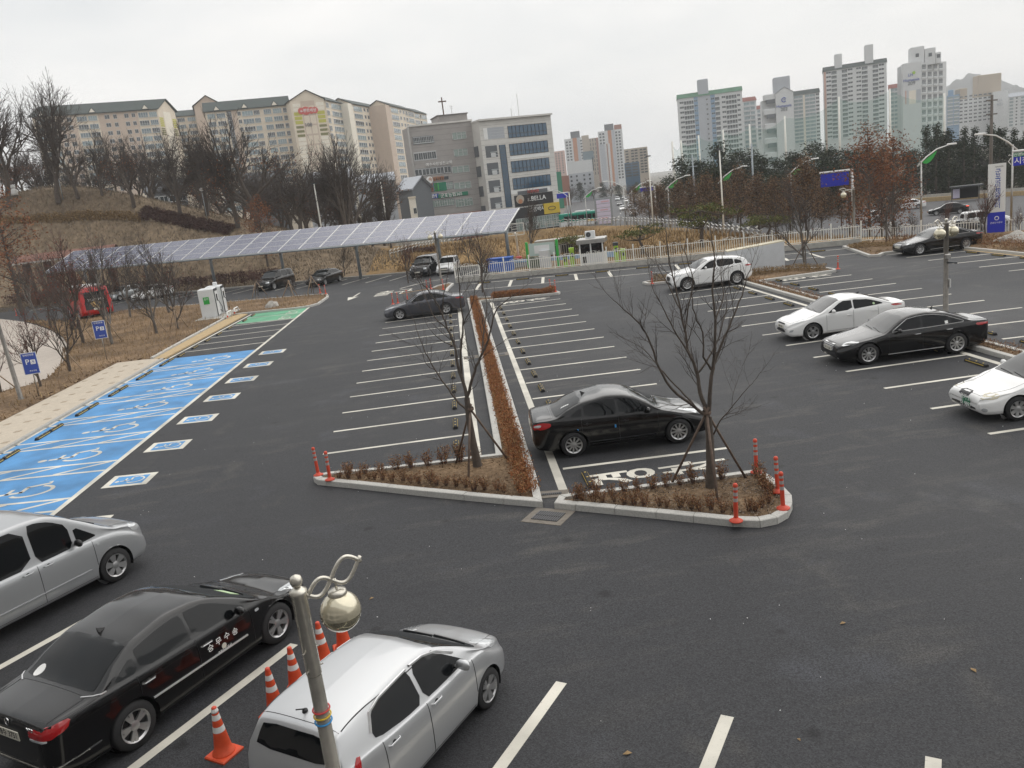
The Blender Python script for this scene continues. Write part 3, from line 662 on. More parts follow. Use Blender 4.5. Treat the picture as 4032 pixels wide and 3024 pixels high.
        # wheel wells + wheels
        for a in c.ax:
            xa = c.X(a)
            for sd in (-1, 1):
                mb = MB()
                n = 18; v = []; 
                for t in range(n+1):
                    w = math.pi*(-.12+1.24*t/n); x, z = xa+Ra*math.cos(w), c.Rw+Ra*math.sin(w)
                    v += [(x, sd*(c.W/2-.035), z), (x, sd*(c.W/2-.34), z)]
                f = [(2*t, 2*t+1, 2*t+3, 2*t+2) for t in range(n)]+[tuple(2*t+1 for t in range(n+1))]
                mb.add(v, f); mb.build('wheel_well', 'black_plastic', c.root)
        MB().box((0, 0, .26), (c.L*.82, c.W*.74, .12)).build('underbody', 'black_plastic', c.root)
        return c
    def wheels(c, style, width=.215, n=28):
        tm, rm = wheel_mesh(c.Rw, width, STY[style], n)
        for a in c.ax:
            for sd in (-1, 1):
                o = link('wheel', tm, c.root, (c.X(a), sd*(c.W/2-width/2-.018), c.Rw), 0 if sd < 0 else math.pi)
                link('rim', rm, o)
                o.rotation_euler = (0, random.uniform(0, 6), 0) if sd < 0 else (0, random.uniform(0, 6), math.pi)
    def cast(c, o, d):
        h = c.bvh.ray_cast(Vector(o), Vector(d).normalized()); return h[0], h[1]
    def patch(c, name, poly, O, U, Vv, D, m, off=.004, step=.07, parent=None, smooth=True, round_=1):
        """a panel whose outline poly(u,v) is dropped along D on to the body"""
        poly = rnd(list(poly), round_) if round_ else list(poly)
        poly = ccw(poly); n = len(poly); xs = [p[0] for p in poly]; ys = [p[1] for p in poly]; ex = []
        if not c.hi: step *= 1.6
        for a in np.arange(min(xs)+step*.5, max(xs), step):
            for b in np.arange(min(ys)+step*.5, max(ys), step):
                if inpoly(a, b, poly): ex.append((a, b))
        vv, _, ff, *_x = delaunay_2d_cdt([Vector(p) for p in poly+ex], [(i, (i+1) % n) for i in range(n)], [], 1, 1e-5)
        O, U, Vv, D = (Vector(t) for t in (O, U, Vv, D)); D.normalize(); P = []; N = []
        last = None
        for p in vv:
            o = O+U*p.x+Vv*p.y; h, nn = c.cast(o-D*3, D)
            if h is None: h = last if last is not None else o; nn = -D
            last = h; 
            if nn.dot(D) > 0: nn = -nn
            P.append(h-D*off*.6+nn*off*.6); N.append(nn)
        # face direction towards -D
        fl = []
        for q in ff:
            a, b, cc = P[q[0]], P[q[1]], P[q[2]]; nn = (b-a).cross(cc-a); fl.append(q if nn.dot(D) < 0 else q[::-1])
        # rim so that the panel has an edge
        k = len(P); rim = [P[i].copy() for i in range(n)]+[P[i]+D*.02 for i in range(n)]
        me = mesh(name, [tuple(p) for p in P]+[tuple(p) for p in rim], list(fl)+[(k+i, k+(i+1) % n, k+n+(i+1) % n, k+n+i) for i in range(n)], m, smooth=False)
        sm = [True]*len(fl)+[False]*n; me.polygons.foreach_set('use_smooth', sm)
        return link(name, me, parent or c.root)
    def side(c, name, poly, m, sides=(-1, 1), off=.004, parent=None, **k):
        """poly in (s, z)"""
        o = None
        for sd in sides:
            o = c.patch(name, [(c.X(s), z) for s, z in poly], (0, sd*c.W*.9, 0), (1, 0, 0), (0, 0, 1), (0, -sd, 0), m, off, parent=parent, **k)
        return o
    def topp(c, name, poly, m, off=.004, **k): return c.patch(name, [(c.X(s), y) for s, y in poly], (0, 0, 2.5), (1, 0, 0), (0, 1, 0), (0, 0, -1), m, off, **k)
    def end(c, name, poly, m, front=True, off=.004, ang=0.0, **k):
        """poly in (y, z), dropped on the nose or tail, ang turns the direction outward (deg)"""
        sx = 1 if front else -1
        d = Vector((-sx*math.cos(R(ang)), -math.sin(R(ang)), 0)); u = Vector((-math.sin(R(ang))*sx*1.0, math.cos(R(ang)), 0))
        O = Vector((sx*(c.L/2-.3), 0, 0)) if ang else Vector((sx*c.L/2, 0, 0))
        return c.patch(name, poly, O, u, (0, 0, 1), d, m, off, **k)
    def line_side(c, pts, w=.008, m='trim_black', sides=(-1, 1), name='seam', off=.002, parent=None):
        for sd in sides:
            P = []
            for (s0, z0), (s1, z1) in zip(pts[:-1], pts[1:]):
                k = max(1, int(math.hypot(s1-s0, z1-z0)/.06))
                P += [(s0+(s1-s0)*t/k, z0+(z1-z0)*t/k) for t in range(k)]
            P.append(pts[-1]); Q = []
            for s, z in P:
                h, nn = c.cast((c.X(s), sd*3, z), (0, -sd, 0))
                if h is not None: Q.append(h+Vector((0, sd*off, 0)))
            if len(Q) > 1: MB().tube(Q, w/2, 4, cap=False).build(name, m, parent or c.root)
    def line_top(c, pts, w=.008, m='trim_black', name='seam', off=.0015, n=4):
        Q = []
        for (s0, y0), (s1, y1) in zip(pts[:-1], pts[1:]):
            k = max(1, int(math.hypot(s1-s0, y1-y0)/.06))
            for t in range(k+1):
                s, y = s0+(s1-s0)*t/k, y0+(y1-y0)*t/k; h, nn = c.cast((c.X(s), y, 3), (0, 0, -1))
                if h is not None: Q.append(h+Vector((0, 0, off)))
        if len(Q) > 1: MB().tube(Q, w/2, n, cap=False).build(name, m, c.root)
    def mirror(c, s, z, m=None, sz=1.0):
        for sd in (-1, 1):
            h, nn = c.cast((c.X(s), sd*3, z), (0, -sd, 0)); y = h.y if h is not None else sd*c.W/2
            mb = MB(); mb.tube([(c.X(s), y-sd*.01, z-.02), (c.X(s)-.01, y+sd*.07*sz, z+.0)], .022, 6)
            prof = [(.0, -.09), (.035, -.085), (.06, -.04), (.065, .03), (.055, .08), (.0, .105)]
            v = []; f = []; n = 10
            for r_, t_ in prof:
                for j in range(n):
                    w = 2*math.pi*j/n; v.append((c.X(s)-.015+r_*.85*sz*math.cos(w), y+sd*(.135*sz)+sd*t_*sz, z+.035+r_*1.15*sz*math.sin(w)))
            for i in range(len(prof)-1):
                for j in range(n): f.append((i*n+j, i*n+(j+1) % n, (i+1)*n+(j+1) % n, (i+1)*n+j))
            mb.add(v, f); o = mb.build('wing_mirror', m or c.paint, c.root, True)
    def handle(c, s, z, k, m=None, sides=('R', 'L')):
        for S in sides:
            sd = -1 if S == 'R' else 1; h, nn = c.cast((c.X(s), sd*3, z), (0, -sd, 0))
            if h is None: continue
            y = h.y; MB().tube([(c.X(s)+.10, y-sd*.004, z), (c.X(s)+.08, y+sd*.022, z), (c.X(s)-.08, y+sd*.022, z+.004), (c.X(s)-.10, y-sd*.004, z+.004)], .013, 6).build('handle', m or c.paint, c.doors.get((k, S), c.root))
            MB().lathe([(.035, 0), (.03, .003), (0.001, .004)], (c.X(s), y, z-.005), 10, 'y' if sd < 0 else 'y', False).build('handle_cup', 'trim_black', c.doors.get((k, S), c.root))
    def plate(c, s_front, z, txt=None, w=.52, h=.11, front=True, m='plate_white', y=0.0, tilt=0.0, ink='ink'):
        sx = 1 if front else -1
        hit, nn = c.cast((sx*(c.L/2+1), y, z), (-sx, 0, 0)); x = hit.x if hit is not None else sx*c.L/2
        hit2, _n = c.cast((sx*(c.L/2+1), y+w*.45, z), (-sx, 0, 0))
        x = x+sx*.012
        o = MB().box((x, y, z), (.012, w, h)).build('number_plate', m, c.root)
        if txt: text(txt, ink, (x+sx*.0075, y, z), (0, sx, 0), (0, 0, 1), h*.95, o, ext=.0008, sx=.86)
        return o
def std_windows(c, dlo, splits, slant=-.10, m='glass_dark', ws=None, rw=None, quarter=True, gap=.05, wsm='glass_screen', rwm='glass_dark'):
    xs = [min(p[0] for p in dlo)-.1]+list(splits)+[max(p[0] for p in dlo)+.1]
    for a, b in zip(xs[:-1], xs[1:]):
        g0 = gap/2 if a != xs[0] else 0; g1 = gap/2 if b != xs[-1] else 0
        P = clip_x(dlo, a+g0, b-g1, 0.0)
        if len(P) > 2: c.side('side_window', P, m)
    if ws:
        s0, s1 = ws; S = np.linspace(s0, s1, 6); q = .90
        P = [(s, c.ytop(s)*q) for s in S]+[(s, -c.ytop(s)*q) for s in S[::-1]]
        P = [(s0-.055, 0), *[(s0-.02, c.ytop(s0)*.6)], *P, (s0-.02, -c.ytop(s0)*.6)]
        c.topp('windscreen', P, wsm)
    if rw:
        s0, s1 = rw; S = np.linspace(s0, s1, 6); P = [(s, c.ytop(s)*.86) for s in S]+[(s1+.03, 0)]+[(s, -c.ytop(s)*.86) for s in S[::-1]]
        c.topp('rear_window', P, rwm)
def sedan(name, label, loc, rz, paint, L, W, H, wb, fo, Rw=.32, cowl=(1.30, .97), wst=(2.05, 1.40), rr=(3.40, 1.40), rb=(4.12, 1.07), tail=1.02, nose=.66, hoodz=.80, belt0=.90, belt1=1.0, group=None, style='ten', cat='car', hi=True, tumble=.36, ground=.19, roundn=.62):
    pk = (wst[0]+rr[0])/2
    top = [(0, .50), (.012, .57), (.04, nose-.04), (.10, nose), (.35, hoodz-.06), (.75, hoodz), (cowl[0]-.12, cowl[1]-.035), (cowl[0], cowl[1]), (cowl[0]+(wst[0]-cowl[0])*.5, cowl[1]+(wst[1]-cowl[1])*.54), (wst[0], wst[1]), (wst[0]+.22, H-.028), (pk, H), (rr[0]-.25, rr[1]+.035), (rr[0], rr[1]), ((rr[0]+rb[0])/2, (rr[1]+rb[1])/2+.025), (rb[0], rb[1]), (rb[0]+.15, rb[1]-.02), (L-.14, tail), (L-.06, tail-.03), (L-.02, tail-.14), (L-.006, .62), (L, .55)]
    top = [p for i, p in enumerate(top) if i == 0 or p[0] > top[i-1][0]]
    belt = [(0, .50), (.5, hoodz-.16), (cowl[0]-.3, belt0-.07), (cowl[0]+.1, belt0), (rr[0], belt1-.02), (rb[0]+.1, belt1), (L, tail-.06)]
    w = W/2
    plan = [(0, w*roundn), (.01, w*(roundn+.07)), (.04, w*.76), (.12, w*.84), (.3, w*.92), (.65, w*.97), (1.1, w*.995), (1.6, w), (L-1.7, w), (L-1.0, w*.985), (L-.5, w*.94), (L-.2, w*.88), (L-.06, w*.79), (L-.012, w*.68), (L, w*.6)]
    bot = [(0, .40), (.01, .33), (.05, .25), (.18, ground), (L-.45, ground), (L-.15, ground+.05), (L-.03, ground+.13), (L, .42)]
    return Car(name, label, cat, loc, rz, group, L, W, wb, fo, Rw, top, belt, plan, bot, paint, tumble, hi=hi)
def lights(c, name, poly, ang, front, m, off=.005, sides=(-1, 1), step=.05):
    for sd in sides: c.end(name, [(u*sd, z) for u, z in poly], m, front, off, ang*sd, step=step)
def dlo_of(cowl, wst, rr, rb, H, b0, b1, f0=.30, r0=.30, up=.115):
    pk = (wst[0]+rr[0])/2
    return [(cowl[0]+f0, b0+.045), (cowl[0]+f0+.02, b0+.07), (wst[0]+.02, wst[1]-.085), (wst[0]+.35, H-up-.012), (pk, H-up), (rr[0]-.35, H-up-.02), (rr[0], rr[1]-.115), (rb[0]-r0, b1+.075), (rb[0]-r0-.02, b1+.035), ((cowl[0]+rb[0])/2, (b0+b1)/2+.035)]
def dress(c, k, hi=True):
    """doors, glass, lamps and trim of an ordinary car; k holds its measures"""
    doors = k['doors']; c.build(doors); c.wheels(k.get('style', 'ten'), k.get('ww', .215), 28 if hi else 18)
    std_windows(c, k['dlo'], k['splits'], ws=k['ws'], rw=k.get('rw'), gap=k.get('gap', .055))
    for d in (doors if hi else ()):
        zb = c.Rw*.55+.12
        for s in d[:2]:
            z0 = zb
            for a in c.ax:
                if abs(s-a) < c.Rw*1.1+.03: z0 = max(z0, c.Rw+math.sqrt(max(0, (c.Rw*1.12+.03)**2-(s-a)**2)))
            c.line_side([(s, z0), (s, float(c.belt(s))-.005)], .009)
        if len(d) > 2: c.handle(d[2], d[3], doors.index(d), k.get('handle', None))
    if hi: c.line_side([(doors[0][0], c.Rw*.55+.12), (doors[-1][1]-.22, c.Rw*.55+.12)], .008)
    if 'hl' in k: lights(c, 'headlight', k['hl'][0], k['hl'][1], True, k.get('hlm', 'lamp_clear'))
    if 'tl' in k: lights(c, 'tail_light', k['tl'][0], k['tl'][1], False, 'lamp_red')
    if 'grille' in k: c.end('grille', k['grille'], 'trim_black', True, .006, step=.05)
    if 'intake' in k: c.end('air_intake', k['intake'], 'trim_black', True, .005, step=.06)
    c.mirror(k['mir'][0], k['mir'][1], k.get('mirm'))
    # bonnet and boot shut lines
    if 'hood' in k:
        s0, s1, y0, y1 = k['hood']; c.line_top([(s1, y1), (s0+.25, y0+.06), (s0, y0), (s0-.04, 0), (s0, -y0), (s0+.25, -y0-.06), (s1, -y1)], .007)
    if 'boot' in k:
        s0, s1, y0 = k['boot']; c.line_top([(s0, y0), (s1, y0*.96)], .007); c.line_top([(s0, -y0), (s1, -y0*.96)], .007); c.line_top([(s0, y0), (s0, -y0)], .007)
    # wipers
    for y in ((.25, -.28) if hi else ()):
        s = k['ws'][0]; c.line_top([(s-.02, y+.30), (s+.05, y-.25)], .018, 'black_plastic', 'wiper', .014)
    if 'chrome' in k: c.line_side(k['chrome'], .022, 'bright_trim', name='chrome_strip', off=.006)
    if 'fin' in k:
        s = k['fin']; z = float(c.top(s)); MB().add([(c.X(s)+.09, 0, z-.005), (c.X(s)-.05, .025, z-.005), (c.X(s)-.05, -.025, z-.005), (c.X(s)-.07, 0, z+.075)], [(0, 1, 3), (0, 3, 2), (1, 2, 3)]).build('antenna_fin', 'trim_black', c.root)
    return c
HN = math.atan2(.843, .537)
G1 = 'cars parked in the bays'
def at(p): return (float(p[0]), float(p[1]), 0.0)
# ---- black saloon with lettering, front row
cw, wt, rr, rb = (1.16, .935), (2.10, 1.40), (3.35, 1.40), (4.06, 1.075)
c = sedan('parked_car', 'black saloon with white door lettering parked beside the orange cones', at(nrow(-10.62, 7.06)), HN, 'paint_black', 4.80, 1.83, 1.475, 2.73, .96, .335, cw, wt, rr, rb, 1.03, .66, .785, .90, .995, G1)
dress(c, dict(style='fived', ww=.225, doors=[(1.48, 2.52, 2.36, .80), (2.52, 3.50, 3.36, .83)], dlo=dlo_of(cw, wt, rr, rb, 1.475, .905, .99, .36, .28), splits=[2.53, 3.42], ws=(1.18, 2.07), rw=(3.40, 4.05), hl=([(.44, .60), (.74, .66), (.80, .74), (.62, .72), (.44, .68)], 35), tl=([(.30, .82), (.60, .80), (.76, .86), (.78, .97), (.66, .985), (.30, .93)], 22), grille=[(-.33, .56), (.33, .56), (.36, .66), (-.36, .66)], mir=(1.72, .97), hood=(.16, 1.08, .62, .74), boot=(4.13, 4.66, .70), handle='chrome', fin=3.30))
c.line_side([(1.62, .52), (3.42, .56)], .030, 'bright_trim', name='chrome_strip', off=.008)
c.line_side([(4.16, 1.035), (3.93, 1.02)], .022, 'bright_trim', name='chrome_strip', off=.007)
for sd in (-1, 1): c.end('tail_light_lower', [(sd*u, z) for u, z in [(.32, .80), (.58, .785), (.58, .815), (.32, .83)]], 'lamp_clear', False, .011, 22*sd, step=.05)
c.end('rear_bumper_strip', [(-.72, .43), (.72, .43), (.72, .455), (-.72, .455)], 'trim_black', False, .006, step=.08)
lights(c, 'bumper_chrome', [(.50, .40), (.92, .44), (.92, .462), (.50, .425)], 30, False, 'chrome', .008)
c.plate(0, .80, '18수 3751', .46, .125, False)
h, _n = c.cast((-4, 0, .955), (1, 0, 0)); MB().lathe([(.055, 0), (.052, .008), (.036, .008), (.034, .003)], (0, 0, 0), 20, 'x', False).build('emblem', 'chrome', c.root, loc=(h.x-.012, 0, .955))
text('N20', 'chrome', (h.x-.006, -.47, .93), (0, -1, 0), (0, 0, 1), .075, c.root, ext=.004)
text('SONATA', 'chrome', (h.x-.006, .47, .93), (0, -1, 0), (0, 0, 1), .06, c.root, ext=.004)
h, _n = c.cast((c.X(2.05), -3, .70), (0, 1, 0)); yd = h.y-.006
for i, ch in enumerate('승무수송'): text(ch, 'white_ink', (c.X(2.32-.16*i), yd-.004, .70+.02*math.sin(i*1.05)), (1, 0, .02), (0, 0, 1), .125, c.doors[(0, 'R')], ext=.001)
MB().lathe([(.045, 0), (.044, .002), (.001, .003)], (0, 0, 0), 16, 'y', False).build('door_emblem', 'line_paint', c.doors[(0, 'R')], loc=(c.X(2.08), yd-.003, .605))
text('군포도시공사', 'white_ink', (c.X(2.08), yd-.004, .545), (1, 0, .02), (0, 0, 1), .05, c.doors[(0, 'R')], ext=.001)
c.topp('window_sticker', [(3.98+.09*math.cos(a), .50+.085*math.sin(a)) for a in np.linspace(0, 6.28, 14, endpoint=False)], 'white_ink', .010, round_=0)
mat('dash_note', (.42, .55, .33), .6); c.topp('dashboard_note', [(1.30, -.16), (1.30, -.52), (1.46, -.50), (1.46, -.15)], 'dash_note', .009, round_=0)
for y in (.3, -.3): h, _n = c.cast((c.X(.98), y, 3), (0, 0, -1)); MB().bevbox((h.x, h.y, h.z+.006), (.03, .025, .016), .006).build('washer_nozzle', 'black_plastic', c.root)
lights(c, 'side_repeater', [(0.0, 0.0), (.001, 0), (.001, .001)], 0, True, 'lamp_clear', sides=())
c.side('side_repeater', [(1.30, .78), (1.38, .78), (1.38, .82), (1.30, .82)], 'lamp_clear')
# ---- silver small hatchback, front row
L = 3.595; cw, wt = (.86, 1.00), (1.50, 1.385)
top = [(0, .50), (.012, .58), (.04, .66), (.10, .72), (.3, .80), (.5, .86), (.62, .895), (.72, .94), (1.08, 1.155), (1.50, 1.375), (1.72, 1.45), (2.2, 1.485), (2.9, 1.465), (3.24, 1.42), (3.36, 1.375), (3.42, 1.22), (3.50, 1.0), (3.55, .85), (3.588, .66), (3.595, .56)]
belt = [(0, .5), (.5, .72), (.75, .86), (1.0, .90), (1.6, .915), (2.6, .98), (3.2, 1.04), (3.595, 1.0)]
w = .7975; plan = [(0, w*.62), (.01, w*.70), (.04, w*.78), (.12, w*.87), (.3, w*.95), (.6, w*.99), (1.0, w), (2.7, w), (3.1, w*.985), (3.35, w*.95), (3.5, w*.9), (3.57, w*.82), (3.59, w*.72), (3.595, w*.66)]
bot = [(0, .40), (.01, .33), (.05, .25), (.18, .18), (3.2, .18), (3.45, .22), (3.57, .30), (3.595, .42)]
c = Car('parked_car', 'silver small hatchback parked right of the orange cones under the lamp post', 'car', at(nrow(-6.30, 7.03)), HN-R(1.0), G1, L, 1.595, 2.385, .70, .275, top, belt, plan, bot, 'paint_silver', .40)
dlo = [(1.10, .94), (1.13, .98), (1.50, 1.27), (1.75, 1.35), (2.2, 1.375), (2.62, 1.36), (2.82, 1.32), (2.93, 1.16), (2.91, 1.07), (2.4, .99), (1.7, .95)]
dress(c, dict(style='swirl', ww=.175, doors=[(1.0, 2.02, 1.85, .86), (2.02, 2.86, 2.70, .90)], dlo=dlo, splits=[2.03], ws=(.73, 1.52), hl=([(.40, .70), (.62, .72), (.68, .80), (.58, .88), (.47, .84)], 42), tl=([(.52, .80), (.62, .80), (.64, 1.06), (.58, 1.08)], 38), intake=[(-.4, .34), (.4, .34), (.36, .48), (-.36, .48)], mir=(1.30, 1.0), hood=(.10, .64, .50, .60), gap=.07))
c.end('rear_window', [(-.56, 1.07), (.56, 1.07), (.52, 1.20), (.46, 1.335), (-.46, 1.335), (-.52, 1.20)], 'glass_dark', False, .006)
for y in (.575, -.575): c.line_top([(1.55, y*.985), (2.2, y), (3.25, y*.98)], .016, 'trim_black', 'roof_seam', .0)
c.line_top([(3.28, .56), (3.29, 0), (3.28, -.56)], .008)
for sd, d in (('R', -1), ('L', 1)):
    c.line_side([(1.24, 1.13), (1.50, 1.29), (1.75, 1.365), (2.0, 1.385)], .035, 'bright_trim', (d,), 'rain_visor', .008); c.line_side([(2.08, 1.385), (2.64, 1.375), (2.84, 1.335), (2.95, 1.17)], .035, 'bright_trim', (d,), 'rain_visor', .008)
z = float(c.top(3.18)); MB().lathe([(.035, 0), (.03, .03), (.012, .04)], (c.X(3.18), 0, z-.005), 10).tube([(c.X(3.18), 0, z+.03), (c.X(3.30), 0, z+.10)], .008, 5).build('antenna', 'black_plastic', c.root)
c.plate(0, .72, None, .46, .11, False)
# ---- silver van, left edge
L = 5.125; top = [(0, .58), (.012, .68), (.05, .82), (.12, .92), (.35, 1.01), (.6, 1.08), (.74, 1.11), (.86, 1.17), (1.35, 1.50), (1.82, 1.79), (2.05, 1.875), (2.6, 1.92), (4.2, 1.915), (4.8, 1.875), (4.95, 1.82), (5.02, 1.5), (5.08, 1.0), (5.11, .75), (5.125, .6)]
belt = [(0, .55), (.5, .88), (.85, 1.0), (1.2, 1.04), (1.8, 1.05), (5.125, 1.06)]
w = .96; plan = [(0, w*.60), (.01, w*.68), (.05, w*.77), (.15, w*.86), (.35, w*.94), (.7, w*.985), (1.1, w), (4.5, w), (4.85, w*.975), (5.02, w*.93), (5.1, w*.86), (5.125, w*.8)]
bot = [(0, .45), (.01, .36), (.06, .28), (.2, .22), (4.7, .23), (5.0, .28), (5.125, .42)]
c = Car('parked_van', 'silver people carrier van with dark windows at the left edge', 'van', at(nrow(-15.86, 7.66)), HN, G1, L, 1.92, 3.20, .93, .345, top, belt, plan, bot, 'paint_vansilver', .15, .03)
dlo = [(1.18, 1.10), (1.20, 1.14), (1.62, 1.50), (1.95, 1.72), (2.2, 1.80), (3.5, 1.83), (4.7, 1.80), (4.85, 1.72), (4.86, 1.14), (4.8, 1.09), (2.0, 1.075)]
dress(c, dict(style='six', ww=.225, doors=[(1.30, 2.42, 2.22, .98), (2.42, 3.70, 2.62, .98)], dlo=dlo, splits=[1.62, 2.43, 3.70], ws=(.88, 1.82), hl=([(.40, .80), (.66, .82), (.74, .98), (.60, 1.0), (.42, .90)], 42), mir=(1.62, 1.13), gap=.09, handle='paint_vansilver', mirm='trim_black', hood=(.2, .76, .6, .72)))
c.side('side_repeater', [(1.16, .92), (1.24, .92), (1.24, .96), (1.16, .96)], 'lamp_clear')
c.line_side([(1.45, .50), (4.2, .50)], .03, 'paint_vansilver', name='rubbing_strip', off=.006)
# ---- black saloon in the central island bays (rear three-quarter view)
cw, wt, rr, rb = (1.28, .985), (2.05, 1.40), (3.25, 1.40), (4.02, 1.09)
c = sedan('parked_car', 'black saloon in the bay right behind the tree island', (3.72, 20.36, 0), R(-1.2), 'paint_black', 4.62, 1.81, 1.48, 2.70, .91, .325, cw, wt, rr, rb, 1.05, .70, .83, .92, 1.0, G1)
dress(c, dict(style='ten', ww=.215, doors=[(1.42, 2.42, 2.27, .80), (2.42, 3.36, 3.22, .84)], dlo=dlo_of(cw, wt, rr, rb, 1.48, .92, 1.0, .26, .40), splits=[2.43, 3.30], ws=(1.29, 2.03), rw=(3.30, 4.0), hl=([(.40, .66), (.66, .70), (.80, .84), (.60, .80), (.42, .74)], 40), tl=([(.42, .80), (.68, .80), (.80, .86), (.80, .95), (.62, .98), (.44, .92)], 33), mir=(1.66, .99), hood=(.16, 1.18, .6, .72), boot=(4.08, 4.50, .68), fin=3.16))
for sd in (-1, 1): c.end('reversing_lamp', [(sd*u, z) for u, z in [(.46, .86), (.62, .86), (.64, .93), (.48, .91)]], 'lamp_clear', False, .010, 33*sd, step=.04)
mat('blue_tag', (.03, .25, .6), .5)
for s in (2.50, 3.46): c.side('door_edge_guard', [(s, .66), (s+.035, .66), (s+.035, .73), (s, .73)], 'blue_tag', (-1,), .012, round_=0)
c.line_side([(1.5, .36), (3.2, .36)], .03, 'paint_dark', name='rubbing_strip', off=.006)
c.plate(0, .80, None, .5, .11, False)
for i in range(4): c.topp('window_sticker', [(3.62+.05*i+.03*math.cos(a), -.42+.02*i+.03*math.sin(a)) for a in np.linspace(0, 6.28, 8, endpoint=False)], 'white_ink', .010, round_=0)
# ---- big black saloon on the right, chrome window line
def grand(loc, rz, label, hi=True):
    cw, wt, rr, rb = (1.45, .965), (2.20, 1.385), (3.45, 1.395), (4.30, 1.07)
    c = sedan('parked_car', label, loc, rz, 'paint_black', 4.93, 1.865, 1.47, 2.845, .93, .345, cw, wt, rr, rb, 1.03, .70, .82, .915, .985, G1, hi=hi)
    dress(c, dict(style='fine', ww=.235, doors=[(1.58, 2.66, 2.50, .82), (2.66, 3.68, 3.52, .85)], dlo=dlo_of(cw, wt, rr, rb, 1.47, .915, .985, .26, .32), splits=[2.67, 3.58], ws=(1.46, 2.18), rw=(3.50, 4.26), hl=([(.44, .66), (.80, .70), (.90, .76), (.62, .765), (.44, .735)], 38), tl=([(.45, .84), (.80, .84), (.86, .90), (.80, .94), (.45, .90)], 34), grille=[(-.36, .46), (.36, .46), (.42, .58), (.34, .71), (-.34, .71), (-.42, .58)], mir=(1.86, .965), hood=(.16, 1.36, .62, .76), boot=(4.36, 4.80, .70), handle='chrome', fin=3.40), hi)
    D = dlo_of(cw, wt, rr, rb, 1.47, .915, .985, .24, .30, .105); c.line_side([D[0], D[-1], D[-2]], .022, 'bright_trim', name='chrome_strip', off=.008); c.line_side([D[1], D[2], D[3], D[4], D[5], D[6], D[7], D[8]], .020, 'bright_trim', name='chrome_strip', off=.006)
    c.line_side([(1.55, .27), (3.4, .30)], .022, 'bright_trim', name='chrome_strip', off=.006)
    for z in (.50, .545, .59, .635, .68): c.end('grille_bar', [(-.37+abs(z-.58)*.3, z-.009), (.37-abs(z-.58)*.3, z-.009), (.37-abs(z-.58)*.3, z+.009), (-.37+abs(z-.58)*.3, z+.009)], 'bright_trim', True, .012, step=.1, round_=0)
    c.end('lower_lip', [(-.66, .255), (.66, .255), (.66, .29), (-.66, .29)], 'bright_trim', True, .008, step=.08, round_=0)
    c.plate(0, .52, '373 소 5281' if hi else None, .52, .11, True); return c
c = grand((14.28, 25.28, 0), R(177.5), 'black saloon with chrome window line parked in front of the white compact saloon')
c.side('window_sticker', [(3.40, 1.02), (3.50, 1.03), (3.50, 1.12), (3.40, 1.11)], 'white_ink', (1,), .009, round_=0)
grand((29.55, 48.35, 0), R(178), 'black saloon in the far corner bay before the white fence', False)
# ---- white compact saloon
cw, wt, rr, rb = (1.18, 1.0), (2.02, 1.40), (3.05, 1.39), (3.98, 1.075)
c = sedan('parked_car', 'white compact saloon behind the big black saloon', (14.27, 29.68, 0), R(179), 'paint_white', 4.53, 1.775, 1.435, 2.70, .88, .322, cw, wt, rr, rb, 1.06, .70, .85, .90, 1.02, G1)
dress(c, dict(style='five', ww=.21, doors=[(1.40, 2.42, 2.27, .80), (2.42, 3.36, 3.22, .85)], dlo=dlo_of(cw, wt, rr, rb, 1.435, .90, 1.02, .30, .42), splits=[2.43], ws=(1.19, 2.0), rw=(3.10, 3.92), hl=([(.40, .68), (.62, .68), (.82, .80), (.86, .86), (.66, .82), (.44, .74)], 40), hlm='lamp_clear', tl=([(.48, .92), (.80, .92), (.88, .99), (.70, 1.01)], 40), grille=[(-.34, .62), (.34, .62), (.30, .67), (-.30, .67)], intake=[(-.42, .33), (.42, .33), (.34, .45), (-.34, .45)], mir=(1.62, .985), hood=(.14, 1.08, .58, .70), fin=2.98))
c.plate(0, .535, '06마 3182', .5, .105, True)
for sd in (-1, 1): c.end('fog_lamp', [(sd*u, z) for u, z in [(.50, .38), (.62, .39), (.66, .47), (.56, .46)]], 'lamp_clear', True, .008, 25*sd, step=.05)
c.side('window_sticker', [(3.22+.045*math.cos(a), 1.10+.045*math.sin(a)) for a in np.linspace(0, 6.28, 12, endpoint=False)], 'dash_note', (1,), .008, round_=0)
# ---- old white saloon cut by the right edge
fw = G(2203*KD, 910*KD)
cw, wt, rr, rb = (1.22, .94), (1.95, 1.34), (3.2, 1.35), (3.95, 1.04)
c = sedan('parked_car', 'older white saloon with green number plate at the right edge', (fw[0]+1.40, fw[1]+.80, 0), R(178), 'paint_white', 4.50, 1.72, 1.42, 2.61, .85, .305, cw, wt, rr, rb, 1.0, .66, .78, .87, .95, G1, roundn=.68)
dress(c, dict(style='cap', ww=.195, doors=[(1.40, 2.40, 2.25, .78), (2.40, 3.30, 3.15, .80)], dlo=dlo_of(cw, wt, rr, rb, 1.42, .87, .95), splits=[2.41], ws=(1.23, 1.93), rw=(3.25, 3.92), hl=([(.40, .57), (.70, .58), (.74, .69), (.40, .70)], 28), hlm='lamp_yellowed', grille=[(-.20, .56), (.20, .56), (.22, .68), (-.22, .68)], intake=[(-.5, .30), (.5, .30), (.48, .37), (-.48, .37)], mir=(1.60, .95), hood=(.12, 1.12, .52, .68), tl=([(.45, .75), (.75, .75), (.75, .9), (.45, .9)], 30)))
c.plate(0, .45, '경기 31\n더 9897', .34, .17, True, 'plate_green', .14, ink='white_ink')
for y in (-.10, 0, .10): c.end('grille_bar', [(y-.008, .565), (y+.008, .565), (y+.008, .675), (y-.008, .675)], 'chrome', True, .012, step=.1, round_=0)
